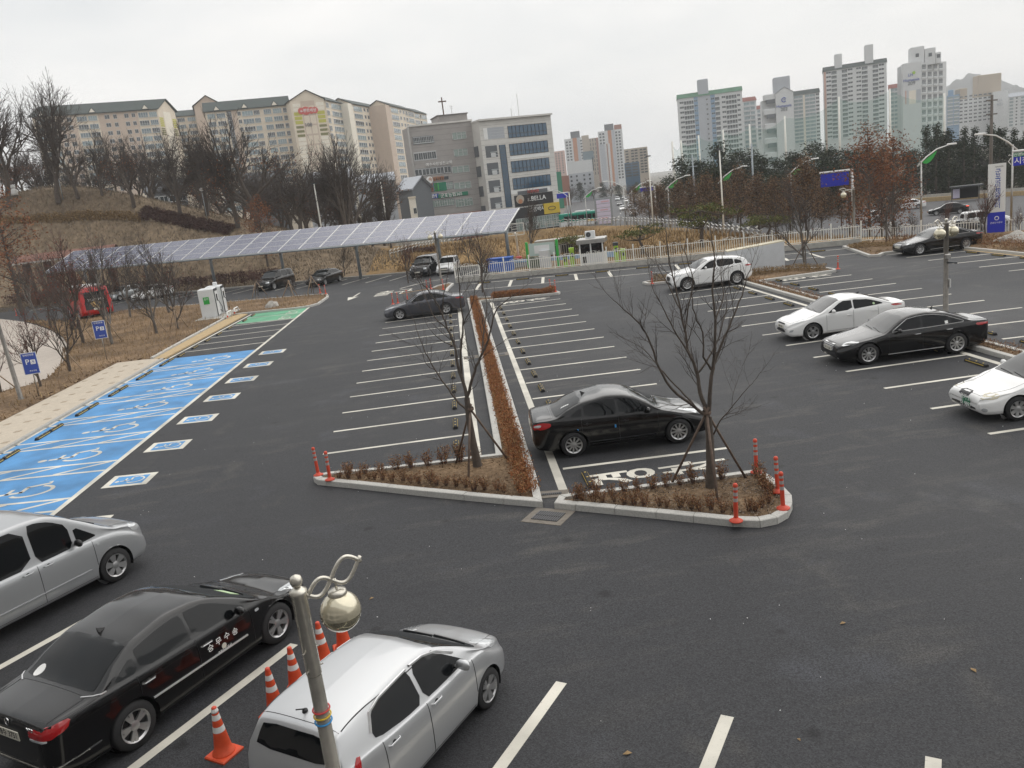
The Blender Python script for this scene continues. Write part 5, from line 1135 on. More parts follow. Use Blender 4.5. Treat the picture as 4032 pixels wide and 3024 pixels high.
# trees by the fence, under the canopy and on the verge
H_ = ZM(1500, 750, 2.765); D_ = ZM(3232, 550, 2.765)
def yt(reg, bx, by, ty, lb, v, x0, y0, sc, z=.0, grp='bare trees round the fence', zb=None):
    b = reg(bx, by, z); d = math.hypot(b[0], b[1]); top = AT(x0+bx/sc, y0+ty/sc, d); return plant_tree(young[v], 'young_tree', lb, (b[0], b[1], z-.03), bx*.37, (top[2]-z)/4.6, grp)
yt(H_, 1640, 700, 60, 'dark bare tree in front of the green notice board', 1, 1500, 750, 2.765); yt(H_, 965, 790, 480, 'bare tree behind the fence near the blue bins', 3, 1500, 750, 2.765); yt(H_, 1110, 1110, 480, 'slender bare tree at the end of the central hedge', 0, 1500, 750, 2.765); yt(H_, 300, 1010, 560, 'bare tree left of the black boxy car under the canopy', 2, 1500, 750, 2.765)
yt(I_, 1540, 925, 590, 'bare tree behind the canopy post right of the black saloon', 1, 800, 750, 2.765); yt(I_, 875, 900, 640, 'bare tree behind the canopy between the two black cars', 3, 800, 750, 2.765); yt(I_, 190, 960, 660, 'bare tree behind the charging cabinets', 2, 800, 750, 2.765)
b = E_(1580, 1250, .1); plant_tree(young[1], 'young_tree', 'bare staked tree in front of the fence at the right divider island', (b[0], b[1], .08), 1.0, 4.9/4.6, 'bare trees round the fence'); stakes((b[0], b[1], .1), 1.5, .95, 3, 'dark tripod stakes on the right divider island', 'stake_dark', 1.1)
for i, (bx, by, ty, lb, v) in enumerate(((835, 1100, 830, 'pollarded small tree left of the far black saloon', 1), (990, 1060, 800, 'pollarded small tree behind the far black saloon', 0), (710, 1130, 480, 'staked tree at the tip of the far planted corner', 3), (1350, 1010, 690, 'thin bare tree between fence and far black saloon', 2), (1640, 1010, 740, 'bare shrub like tree left of the tall banner', 0), (1740, 1030, 720, 'bare young tree just left of the tall banner', 1), (1790, 1045, 520, 'taller bare tree leaning over the tall banner', 2), (2160, 1030, 760, 'bare young tree right of the tall banner', 2))):
    yt(D_, bx, by, ty, lb, v, 3232, 550, 2.765, .15, 'bare trees on the right verge')
b = D_(700, 1120, .15); stakes((b[0], b[1], .15), 1.4, .9, 3, 'tripod stakes at the tip of the far planted corner', 'stake_dark', .4)
# --- big bare trees of the hill
HP = [dict(levels=6, kids=[3, 3, 3, 2, 2, 2], ratio=(.64, .82), ang=(20, 46), taper=.52, tip=.006, wig=.08, up=.07, f0=.42, rr=.55, seg=1.0), dict(levels=6, kids=[3, 3, 2, 3, 2, 2], ratio=(.64, .82), ang=(24, 54), taper=.52, tip=.006, wig=.12, up=.04, f0=.38, rr=.55, seg=1.0), dict(levels=6, kids=[4, 3, 3, 2, 2, 1], ratio=(.60, .78), ang=(18, 42), taper=.56, tip=.006, wig=.08, up=.09, f0=.34, rr=.48, seg=1.0)]
for q_ in HP: q_['tip'] = .014; q_['rr'] = .62; q_['taper'] = .62
hillt = []
for i in range(5):
    t = bare_tree(14, 50+i, HP[i % 3], trunk=(.26, .24, .32)[i % 3], tr=.019, pct=99.8)
    lf = MB()
    if i in (3, 4): leaf_cards(lf, [p for p, d in t.tips if p.z < 9 and random.random() < .5], .30, 1, .35)
    hillt.append((*tree_pair(t, 'h', 'bark', 'twig'), lf.me('foliage', 'leaf_rust') if lf.f else None))
def far_tree(ms, H0, x, dist, ytop, lb, group, name='bare_tree', minz=None, rz=None, wide=1.0):
    p = ATD(x, 500, dist); z = terr(p[0], p[1]) if abs(p[0]) < 160 and p[1] < 260 else -3.0
    if minz is not None: z = max(z, minz)
    h = ATD(x, ytop, dist)[2]-z; k = h/H0
    return plant_tree(ms, name, lb, (p[0], p[1], z-.1), random.uniform(0, 6.28) if rz is None else rz, (k*wide, k*wide, k), group)
random.seed(11)
HT = [(142, 133, 165, 0, 'tallest bare oak with a rounded crown on the hilltop'), (12, 122, 179, 2, 'tall narrow bare tree at the left edge of the hilltop'), (34, 126, 205, 1, 'bare tree beside the left edge of the hilltop'), (58, 116, 335, 3, 'small tree with rusty leaves near the white figures'), (186, 113, 276, 1, 'dark forked bare tree right of the tallest oak'), (239, 114, 276, 2, 'bare tree on the hill crest two trees right of the tallest oak'), (301, 112, 285, 4, 'bare tree with brownish crown at the middle of the crest'), (346, 118, 292, 1, 'slim leaning bare tree where the crest drops'), (397, 112, 276, 0, 'bare tree with upright limbs below the yellow striped gable'), (454, 114, 270, 1, 'bare tree in front of the middle apartment gable'), (516, 112, 244, 2, 'tall bare tree left of the numbered gable'), (558, 113, 256, 4, 'bare tree with rusty lower leaves left of the numbered gable'), (650, 120, 325, 1, 'wide bare tree under the numbered gable'), (746, 122, 286, 2, 'upright bare tree right of the numbered gable'), (769, 118, 296, 0, 'bare tree with a nest shaped clump left of the grey office block')]
def crest_d(x): r_ = ray(x*KD, 430*KD); return float(HC(r_[0]/r_[1]))
for x, d, yt_, v, lb in HT: far_tree(hillt[v], 14, x, crest_d(x)+(d % 7)-3, yt_-(4 if x == 142 else 8), lb, 'bare trees on the hill')
for k in range(30):
    x = 5+29*k+random.uniform(-12, 12); far_tree(hillt[random.choice((0, 1, 2, 1, 4))], 14, x, crest_d(x)+random.uniform(12, 40), 302+random.uniform(-22, 45)+(x/880)*45, 'bare tree in the thicket behind the hill crest', 'thicket of bare trees behind the crest')
for k in range(8):
    x = 590+36*k+random.uniform(-8, 8); far_tree(hillt[random.choice((1, 3, 4, 2))], 14, x, crest_d(x)+random.uniform(4, 14), 398+random.uniform(-20, 22), '%s low bare tree from the left behind the middle of the canopy' % ORD[k], 'low trees behind the solar canopy')
# --- brown-leaved avenue trees
def leafy(H, seed, shape, leafm, n, size, bark='bark', clump=.5):
    """trunk with side limbs and a crown of leaf clumps; shape(f) gives the crown radius at height fraction f"""
    random.seed(seed); t = Tree(.03); t.trunk.tube([(0, 0, -.1), (.02, .0, H*.4), (0, .03, H*.97)], [H*.017, H*.011, .02], 8, cap=False); lf = MB(); cl = []
    nl = int(n/26)
    for k in range(nl):
        f = random.uniform(.0, 1.0); z = H*(shape[0]+(1-shape[0])*f); rr = shape[1](f)*H*random.uniform(.45, 1.08); a = random.uniform(0, 6.28); e = Vector((math.cos(a)*rr, math.sin(a)*rr, z+random.uniform(-.02, .05)*H))
        t.twig.tube([(0, 0, max(.3, z-rr*.35)), tuple(e*.5+Vector((0, 0, (z-rr*.2)*.5))), tuple(e)], [.035, .025, .008], 4, cap=False); cl.append(e); cl.append(e*.72+Vector((0, 0, z*.26)))
    for e in cl:
        leaf_cards(lf, [e]*13, size, 1, clump, .3)
    return (t.trunk.me('trunk', bark, True), t.twig.me('crown', 'twig'), lf.me('foliage', leafm))
avenue = [leafy(12, 200+i, (.34, lambda f: (.28*(1-f)**.75+.03)*(1 if f > .08 else .75)), 'leaf_brown', 3400, .30, clump=.50) for i in range(3)]
rusty = [leafy(12, 210+i, (.20, lambda f: .26*math.sin(math.pi*min(1, f*.8+.15))**.8), 'leaf_rust', 2600, .26, clump=.48) for i in range(2)]
AV = [(1376, 118, 402, 0), (1405, 122, 395, 1), (1432, 116, 398, 2), (1470, 112, 392, 0), (1500, 116, 386, 1), (1530, 108, 377, 2), (1566, 112, 384, 0), (1601, 104, 363, 1), (1640, 108, 378, 2), (1676, 102, 384, 0), (1708, 104, 380, 1), (1742, 90, 341, 2), (1775, 104, 388, 0), (1835, 100, 372, 1)]
AVL = ['first', 'second', 'third', 'fourth', 'fifth', 'sixth', 'seventh', 'eighth', 'ninth', 'tenth', 'eleventh', 'twelfth', 'thirteenth', 'last']
for (x, d, yt_, v), o_ in zip(AV, AVL): far_tree(avenue[v], 12, x, d, yt_, o_+' brown leaved avenue tree counted from the bus', 'brown avenue trees along the road', 'avenue_tree')
far_tree(rusty[0], 12, 1878, 84, 273, 'big reddish brown tree right of the blank blue sign', 'brown avenue trees along the road', 'avenue_tree'); far_tree(rusty[1], 12, 1930, 88, 292, 'reddish tree left of the curved street lamp', 'brown avenue trees along the road', 'avenue_tree'); far_tree(avenue[1], 12, 1905, 92, 330, 'brown tree between the two reddish trees', 'brown avenue trees along the road', 'avenue_tree')
# --- evergreen wood on the right
ever = [leafy(12, 230+i, (.10, [lambda f: .24*(1-f)**.7+.03, lambda f: .23*math.sin(math.pi*min(1, f*.75+.2))**.7, lambda f: .19*(1-f)**.8+.03][i]), 'needle_dark', 3000, .42, clump=.55) for i in range(3)]
cyp = leafy(8, 240, (.05, lambda f: .10*(1-f)**.6+.01), 'needle_dark', 1300, .25, clump=.2)
def wood_top(x): return float(np.interp(x, [1425, 1440, 1480, 1520, 1560, 1600, 1650, 1700, 1740, 1780, 1830, 1900, 1990, 2040, 2100, 2212, 2300], [392, 372, 345, 326, 312, 328, 318, 322, 306, 300, 312, 318, 298, 292, 290, 280, 275]))
random.seed(21)
for k in range(34):
    x = 1432+25*k+random.uniform(-8, 8); far_tree(ever[k % 3], 12, x, random.uniform(160, 182), wood_top(x)+random.uniform(-4, 26), 'dark evergreen tree in the wood below the towers', 'evergreen wood on the right', 'evergreen_tree', wide=1.35)
for k in range(18):
    x = 1470+44*k+random.uniform(-10, 10); far_tree(hillt[k % 3] if k % 3 == 0 else ever[(k+1) % 3], 14 if k % 3 == 0 else 12, x, random.uniform(126, 142)+(26 if x > 1880 else 0), wood_top(x)+random.uniform(45, 75), 'shadowy tree at the lower edge of the evergreen wood', 'lower edge of the evergreen wood', 'evergreen_tree', wide=1.5)
for k in range(9):
    x = 2000+26*k+random.uniform(-7, 7); far_tree(cyp, 8, x, 158, 276+random.uniform(-6, 10), '%s slim dark cypress from the left above the right wood' % ORD[k], 'cypresses on the right', 'cypress_tree')
for k in range(12):
    x = 1205+20*k+random.uniform(-5, 5); far_tree(ever[k % 3] if k % 2 else hillt[k % 5], 12 if k % 2 else 14, x, random.uniform(330, 420), 402-(x-1205)*.05+random.uniform(-6, 6), 'distant roadside tree beyond the junction', 'distant trees beyond the junction', 'roadside_tree', wide=1.4)
# --- pruned pines on the dry bank
def pruned_pine(seed):
    random.seed(seed); t = Tree(.03); lf = MB(); ps = [Vector((0, 0, -.1)), Vector((.1, .05, .5)), Vector((-.12, .0, 1.0)), Vector((.1, .1, 1.5)), Vector((0, 0, 1.9))]; t.trunk.tube(ps, [.13, .11, .09, .07, .04], 7, cap=False)
    for k in range(13):
        a = k*2.4; rr = random.uniform(.5, 1.55); e = Vector((math.cos(a)*rr, math.sin(a)*rr, 1.5+random.uniform(-.25, .75)-rr*.22)); t.trunk.tube([ps[2+k % 3], (ps[2+k % 3]+e)/2+Vector((0, 0, -.1)), e], [.05, .035, .015], 5, cap=False)
        for _ in range(70):
            p = e+Vector((random.gauss(0, .30), random.gauss(0, .30), abs(random.gauss(0, .13)))); leaf_cards(lf, [p], .17, 1, .02)
    return (t.trunk.me('trunk', 'bark', True), None, lf.me('foliage', 'needle_pine'))
pines = [pruned_pine(300+i) for i in range(2)]
F_ = ZM(2100, 850, 2.765)
for i, (x, y, top, d, lb) in enumerate(((1388, 566, 495, 76, 'pruned pine on the dry bank right of the ticket booth'), (1519, 535, 462, 73, 'largest pruned pine on the bank behind the fence'), (1662, 505, 470, 72, 'pruned pine clump right of the tall white pole'), (1240, 562, 522, 72, 'pruned pine left of the ticket booth'), (1640, 508, 478, 74, 'low pruned pine beside the dark hedge'))):
    p = ATD(x, y, d); z = ATD(x, y, d)[2]; z = max(z, terr(p[0], p[1])); h = ATD(x, top, d)[2]-z
    plant_tree(pines[i % 2], 'pruned_pine', lb, (p[0], p[1], terr(p[0], p[1])), i*1.3, max(.8, 1.4*(ATD(x, top, d)[2]-terr(p[0], p[1]))/2.45), 'pruned pines on the dry bank')
for i, (x, d, top, lb) in enumerate(((565, 100, 425, 'small orange leaved tree below the thicket'), (2, 100, 395, 'orange leaved bush at the left edge'))): far_tree(rusty[i], 12, x, d, top, lb, None, 'avenue_tree')
# --- shrubs
def shrub(seed, h, r, n, m, tw='twig_red', size=.05):
    random.seed(seed); tg = MB(); lf = MB()
    for k in range(n):
        a = random.uniform(0, 6.28); rr = r*math.sqrt(random.random()); e = Vector((math.cos(a)*rr, math.sin(a)*rr, h*random.uniform(.6, 1.1))); b = Vector((math.cos(a)*rr*.3, math.sin(a)*rr*.3, 0)); tg.tube([b, e*.5+b*.2, e], [.005, .004, .002], 3, cap=False)
        leaf_cards(lf, [b.lerp(e, random.uniform(.3, 1)) for _ in range(11)], size, 1, .028)
    return tg.me('stems', tw), lf.me('foliage', m)
shrubs = [shrub(400+i, .34, .17, 22, 'shrub_leaf', size=.042) for i in range(4)]
def put_shrub(i, x, y, z, s, lb, group):
    rt = thing('shrub', lb, 'shrub', (x, y, z), random.uniform(0, 6.28), group); rt.scale = (s, s, s*random.uniform(.85, 1.3))
    for nm, me in zip(('stems', 'foliage'), shrubs[i % 4]): link(nm, me, rt)
random.seed(31)
def along(pts, n):
    P = [np.array(p, float) for p in pts]; L = [np.linalg.norm(P[i+1]-P[i]) for i in range(len(P)-1)]; T = sum(L); o = []
    for k in range(n):
        s = T*(k+.5)/n; i = 0
        while s > L[i] and i < len(L)-1: s -= L[i]; i += 1
        o.append(P[i]+(P[i+1]-P[i])*s/L[i])
    return o
for i, p in enumerate(along([(-3.7, 20.15), (-3.0, 19.75), (-1.3, 18.62), (.4, 17.45), (.85, 17.2)], 20)): put_shrub(i, p[0]+random.uniform(-.06, .06), p[1]+random.uniform(-.05, .12), .13, random.uniform(.55, 1.0), '%s rust shrub from the left in the front row of the triangular bed' % ORD[i], 'shrubs in the triangular bed')
for i, p in enumerate(along([(-3.6, 20.25), (-2.9, 20.15), (-1.4, 20.1), (.1, 20.0)], 9)): put_shrub(i, p[0], p[1]-.05, .13, random.uniform(.8, 1.4), '%s thin shrub from the left in the back row of the triangular bed' % ORD[i], 'shrubs in the triangular bed')
for i, p in enumerate(along([(1.8, 16.35), (3.4, 15.42), (4.65, 14.6), (5.15, 14.42), (5.55, 14.7), (5.8, 15.3), (5.85, 16.2)], 26)): put_shrub(i, p[0]+random.uniform(-.06, .06), p[1]+random.uniform(-.03, .10), .13, random.uniform(.6, 1.0), '%s rust shrub from the left along the kerb of the rounded island' % ORD[i], 'shrubs in the rounded island')
for i, p in enumerate(along([(1.95, 16.5), (3.3, 16.35), (5.3, 16.35)], 11)): put_shrub(i, p[0], p[1], .13, random.uniform(.7, 1.15), '%s shrub from the left below the bay lettering on the rounded island' % ORD[i], 'shrubs in the rounded island')
def hedge(name, pts, w, h, n, m, label, size=.05, twigs=True, zf=lambda x, y: .12):
    mb = MB(); P = along(pts, n); k = 0
    for i in range(n):
        d = (P[min(i+1, n-1)]-P[max(i-1, 0)]); d = d/max(1e-6, np.linalg.norm(d)); nn = np.array([-d[1], d[0]])
        hh = h*(.75+.35*mnoise.noise((P[i][0]*.9, P[i][1]*.9, 2.2))+.1)
        q = P[i]+nn*w*.5*random.uniform(-1, 1); z0 = zf(q[0], q[1]); leaf_cards(mb, [(q[0]+random.gauss(0, .05), q[1]+random.gauss(0, .05), z0+hh*random.random()**.8) for _ in range(9)], size, 1, .02)
        if twigs and i % 3 == 0: mb.tube([(q[0], q[1], z0-.02), (q[0]+random.gauss(0, .06), q[1]+random.gauss(0, .06), z0+hh*1.15)], .004, 3, cap=False)
    return tag(link(name, mb.me(name, m)), label, 'hedge', kind='stuff')
hedge('hedge', [(.98, 17.1), (.93, 20.4), (.92, 30), (.95, 42), (.98, 53)], .46, .25, 3400, 'hedge_leaf', 'long rust red hedge strip down the central island', .055)
hedge('hedge', [(2.2, 52.2), (6.1, 51.0)], .75, .42, 900, 'hedge_leaf', 'bright rust hedge at the far end of the central island', .07)
hedge('hedge', [(16.62, 10), (16.6, 24), (16.55, 36), (16.6, 45)], .35, .30, 900, 'shrub_leaf', 'sparse dry shrubs along the right divider island', .05)
hedge('hedge', [(12.2, 50.2), (15.6, 49.3), (17.2, 47.2), (19.6, 47.0), (21.2, 45.7)], 1.1, .45, 900, 'straw', 'dry brown shrubs round the grey block', .07)
hedge('hedge', [tuple(GD(x, y)[:2]) for x, y in ((690, 590), (760, 572), (860, 556), (940, 548))], 1.6, .9, 1500, 'twig_red', 'dark bare hedge behind the canopy bays', .16)
hedge('hedge', [(30, 54.5), (32.5, 50), (32.0, 40), (33, 30)], 2.6, .5, 1700, 'shrub_leaf', 'dry shrubs on the verge behind the far bays', .08)
hedge('hedge', [(-20, 93), (-36, 99), (-56, 107)], 3.0, 1.3, 1500, 'twig_red', 'dark leafless hedge behind the left end of the canopy', .2)
hedge('hedge', [(27.3, 54.5), (28.5, 52), (29.6, 50.2)], 1.6, .4, 500, 'straw', 'dry grass on the far planted corner', .08)
# --- loose litter and tufts
def scatter(name, poly, n, m, size, label, z=.14, holes=None, up=.02, zf=None, tall=0.0):
    mb = MB(); xs = [p[0] for p in poly]; ys = [p[1] for p in poly]; k = 0
    while k < n:
        x, y = random.uniform(min(xs), max(xs)), random.uniform(min(ys), max(ys))
        if not inpoly(x, y, poly): continue
        k += 1; zz = (zf(x, y) if zf else z)+random.random()*up
        if tall:
            a = random.uniform(0, 6.28); w = size*.35; hh = tall*random.uniform(.5, 1.2); lx, ly = random.gauss(0, hh*.35), random.gauss(0, hh*.35); o = len(mb.v)
            mb.v += [(x-w*math.cos(a), y-w*math.sin(a), zz-.05), (x+w*math.cos(a), y+w*math.sin(a), zz-.05), (x+lx, y+ly, zz+hh)]; mb.f.append((o, o+1, o+2)); mb.m.append(0)
        else: leaf_cards(mb, [(x, y, zz)], size, 1, .0, .75)
    return tag(link(name, mb.me(name, m)), label, 'ground litter', kind='stuff')
random.seed(41)
scatter('leaf_litter', bedLpts[:7]+[(1.0, 17.2), (1.05, 20.0)]+[(.5, 20.05), (-3.8, 20.4)], 1800, 'litter', .045, 'dead leaves and wood chips in the triangular bed')
scatter('leaf_litter', bedRpts, 2600, 'chip', .045, 'bark chips and dead leaves on the rounded island')
scatter('leaf_litter', bedBpts, 15000, 'litter', .16, 'dead leaves covering the roadside bed', .12)
scatter('leaf_litter', bedMpts, 2200, 'litter', .08, 'dead leaves on the right divider island', .13)
scatter('leaf_litter', bedTpts, 4000, 'straw', .16, 'dry grass and leaves on the right verge', .2, up=.06)
scatter('dry_tufts', bedBpts, 6000, 'straw', .07, 'dry grass tufts in the roadside bed', .12, tall=.30)
scatter('dry_tufts', [(-95, 100), (-62, 98), (-33, 92), (-14, 89), (-6, 90), (-6, 106), (-26, 116), (-45, 122), (-75, 128), (-110, 125)], 34000, 'hill_tuft', .16, 'matted dry plants on the hill slope', zf=terr, tall=.30)
scatter('dry_tufts', [(-6, 84), (6, 80), (14, 74), (30, 63), (34, 66), (24, 90), (18, 126), (-6, 118)], 12000, 'straw', .16, 'long straw coloured grass on the dry bank', zf=terr, tall=.45)
LEAFSPOT = [(G(*p), s) for p, s in (((2000+512/1.0886, 2000+1055/1.0886), .10), ((2000+1995/1.0886, 2000+698/1.0886), .09), ((2000+1436/1.0886, 2000+497/1.0886), .09), ((2000+1247/1.0886, 2000+996/1.0886), .05), ((800+1128/1.7015, 2100+440/1.7015), .08))]
for i, (p, s) in enumerate(LEAFSPOT):
    o = MB().add([(-s*.6, 0, .004), (-.1*s, -s*.35, .02), (s*.6, -.05*s, .006), (.1*s, s*.35, .022)], [(0, 1, 3), (1, 2, 3)]).build('fallen_leaf', 'straw', None, loc=(p[0], p[1], .004), rz=i*1.7)
    tag(o, ['curled dry leaf on the asphalt between two bay lines', 'pale dry leaf lying alone on the right asphalt', 'brown dry leaf in the middle of the aisle', 'tiny leaf scrap near the bottom bay line', 'dry twig leaf above the silver hatchback'][i], 'leaf', 'fallen leaves on the asphalt')
random.seed(5); gr = MB()
for _ in range(150):
    x, y = random.uniform(-9, 24), random.uniform(8, 30); s = random.uniform(.006, .016); gr.box((x, y, .005), (s, s*.7, .008), random.uniform(0, 3))
tag(link('grit', gr.me('grit', 'white_paint')), 'tiny pale grit and litter specks on the asphalt', 'grit', kind='stuff')
# ================================================================== street furniture
mat('steel', (.60, .57, .50), .26, .7, var=.2, vscale=3); mat('steel_pole', (.20, .185, .165), .4, .6, var=.3, vscale=4); mat('steel_dull', (.42, .41, .39), .35, .9, var=.15, vscale=6); mat('globe_gold', (.50, .46, .33), .16, .75, coat=.6)
mat('globe_clear', (.60, .55, .41), .14, .5, coat=1.0); mat('cone_orange', (.62, .075, .022), .55, var=.15, vscale=9); mat('reflect_white', (.72, .72, .70), .4); mat('bollard_red', (.58, .065, .03), .5, var=.12, vscale=6); mat('reflect_grey', (.36, .35, .34), .35)
mat('galv', (.30, .33, .35), .5, .6, var=.15, vscale=4); mat('fence_white', (.78, .76, .70), .5, var=.1, vscale=3); mat('sign_blue', (.035, .075, .35), .5); mat('blue_plain', (.008, .020, .42), .5); mat('sign_green', (.01, .18, .10), .5)
mat('lime', (.33, .52, .04), .5); mat('green_frame', (.03, .36, .06), .5); mat('cab_white', (.66, .67, .67), .45, var=.05, vscale=2); mat('cab_dark', (.045, .05, .055), .4); mat('wood_brown', (.10, .05, .03), .8, var=.3, vscale=5); mat('roof_brown', (.20, .10, .075), .85, var=.25, vscale=3)
mat('rock', (.36, .34, .31), .9, var=.3, vscale=3, bump=.6, bscale=8); mat('blue_wall', (.25, .40, .60), .8, var=.15, vscale=1.5); mat('bin_blue', (.02, .10, .42), .5); mat('ring_red', (.5, .05, .05), .5); mat('ring_yellow', (.62, .42, .03), .5); mat('ring_blue', (.03, .25, .55), .5)
# ---- lamp posts with hanging globes
def lamp_post(base, H, arms, label, pm='steel_pole', lean=0.0, rings=False, gm='globe_gold', boxy=False, r=.075):
    rt = thing('lamp_post', label, 'lamp post', base, 0, 'globe lamp posts'); rt.rotation_euler = (0, lean, 0)
    MB().lathe([(r*1.5, 0), (r*1.5, .12), (r*1.18, .16), (r*1.12, H*.36), (r, H*.36+.02), (r, H*.70)], n=16, cap=False).build('pole', pm, rt, True)
    MB().lathe([(r*1.02, H*.70), (r*1.06, H*.705), (r*1.06, H-.16), (r*1.18, H-.15), (r*1.18, H-.11), (r*.7, H-.09), (r*.35, H-.06)], n=16, cap=True).build('sleeve', pm, rt, True)
    MB().lathe([(.01, H-.075), (.05, H-.055), (.064, H-.01), (.05, H+.035), (.01, H+.055)], n=14).build('finial_ball', 'steel', rt, True)
    for k, (dx, dy) in enumerate(arms):
        L = math.hypot(dx, dy); ux, uy = dx/L, dy/L; z0 = H-.22
        for ph in (0, 1):
            pts = []
            for t in np.linspace(0, 1, 26):
                s = (-1 if ph else 1)*math.sin(t*math.pi*2.15)*(.105 if r < .073 else .085); pts.append((ux*(.07+t*(L+.22)), uy*(.07+t*(L+.22)), z0+.20*t+s+(.04 if ph else 0)))
            MB().tube(pts, .021, 8).build('scroll_arm', 'steel', rt, True)
        gx, gy, gr = ux*L, uy*L, .205; zt = z0+.20*L/(L+.22)-.07; gz = zt-.10-gr
        MB().tube([(gx, gy, zt+.05), (gx, gy, zt-.08)], .012, 8).build('hanger', 'steel', rt, True)
        cap = MB().lathe([(.03, zt-.06), (.085, zt-.075), (.095, zt-.10), (.095, zt-.135), (.08, zt-.14)], (gx, gy, 0), 18).build('globe_cap', 'steel', rt, True)
        g1 = MB().lathe([(max(.001, gr*math.sin(a)), gz+gr*math.cos(a)) for a in np.linspace(.42, math.pi/2+.12, 10)], (gx, gy, 0), 24, cap=False).build('globe_upper', 'globe_clear', rt, True)
        MB().lathe([(max(.001, gr*1.004*math.sin(a)), gz+gr*1.004*math.cos(a)) for a in np.linspace(math.pi/2+.12, math.pi, 10)], (gx, gy, 0), 24, cap=False).build('globe_lower', gm, rt, True)
    if rings:
        for z, m in ((H*.585, 'ring_red'), (H*.565, 'ring_yellow'), (H*.545, 'ring_blue')): MB().tube([((r+.012)*math.cos(a), (r+.012)*math.sin(a), z+.008*math.sin(a)) for a in np.linspace(0, 2*math.pi, 20, endpoint=False)], .009, 6, closed=True).build('rope_ring', m, rt, True)
        for z in (H*.72, H*.78):
            for a in (.6, 2.4, 4.2): MB().tube([(r*math.cos(a), r*math.sin(a), z), ((r+.035)*math.cos(a), (r+.035)*math.sin(a), z)], .008, 6).build('bolt', 'steel', rt)
    if boxy:
        MB().box((r+.02, -.02, H*.40), (.02, .22, .30)).build('notice', 'reflect_white', rt); MB().bevbox((0, -r-.03, H*.66), (.18, .12, .16), .02).build('control_box', 'steel_dull', rt); MB().tube([(.0, -.1, H*.60), (.32, -.16, H*.59)], .035, 8).build('camera', 'cab_dark', rt, True)
    return rt
pn = (-1.90, 7.31, 0.0)
lamp_post(pn, 3.40, [(.33, .16)], 'steel lamp post with golden globe in the near foreground', pm='steel', rings=True, r=.072)
lamp_post((17.83, 28.6, .0), 3.85, [(-.34, -.16), (.36, .18)], 'steel twin globe lamp post behind the big black saloon', boxy=True, gm='globe_gold', r=.08)
lamp_post((29.2, 58.0, .1), 3.85, [(-.7, .1)], 'single globe lamp post at the bend of the white fence', gm='globe_clear', boxy=False, r=.08)
b = GD(47, 866, .1); lamp_post((b[0], b[1], .1), 5.0, [(-.5, .1)], 'lamp post without visible globe at the left edge', lean=R(-2.2), r=.085)
b = H_(660, 1010); lamp_post((b[0], b[1], 0), 4.2, [(-.42, .1), (.42, -.1)], 'twin globe lamp post in front of the canopy cars', gm='globe_clear', r=.07)
b = I_(660, 860); lamp_post((b[0], b[1]+6, 0), 4.0, [(.4, -.1)], 'globe lamp half hidden under the canopy', gm='globe_clear', r=.07)
# ---- traffic cones
def cone_proto():
    rt = thing('traffic_cone', '', 'cone', (0, 0, 0), 0, 'orange traffic cones')
    MB().bevbox((0, 0, .018), (.36, .36, .036), .014).build('base', 'cone_orange', rt)
    c0 = [(.150, .036), (.146, .06), (.118, .075)]; r_ = lambda z: .118-(z-.075)/(.70-.075)*(.118-.032)
    MB().lathe(c0+[(r_(z), z) for z in (.2, .36)]+[], n=22, cap=False).build('cone_body', 'cone_orange', rt, True)
    MB().lathe([(r_(.36)+.001, .36), (r_(.44)+.001, .44)], n=22, cap=False).build('white_band', 'reflect_white', rt, True)
    MB().lathe([(r_(.44), .44), (r_(.53), .53)], n=22, cap=False).build('cone_body', 'cone_orange', rt, True)
    MB().lathe([(r_(.53)+.001, .53), (r_(.605)+.001, .605)], n=22, cap=False).build('white_band', 'reflect_white', rt, True)
    MB().lathe([(r_(.605), .605), (r_(.66), .66)], n=22, cap=False).build('cone_body', 'cone_orange', rt, True)
    MB().lathe([(r_(.66)-.002, .66), (.034, .70), (.022, .712), (.001, .712)], n=16, cap=False).build('cone_tip', 'bollard_red', rt, True)
    return rt
cp = cone_proto()
for i, ((x, y), lb) in enumerate(zip(((485, 1628), (597, 1538), (643, 1490), (702, 1432), (745, 1402)), ('nearest orange cone with taped tip at the bottom edge', 'second orange cone from the bottom edge beside the black saloon', 'middle orange cone left of the lamp post', 'orange cone just right of the lamp post', 'farthest orange cone under the golden globe'))):
    o = cp if i == 0 else copy_tree(cp); p = GD(x, y); o.location = (p[0], p[1], 0); o.rotation_euler = (0, 0, HN+.2*i); o['label'] = lb
MB().lathe([(.043, .63), (.05, .65), (.044, .67), (.038, .69)], n=9, cap=False).build('tape', 'reflect_white', cp)
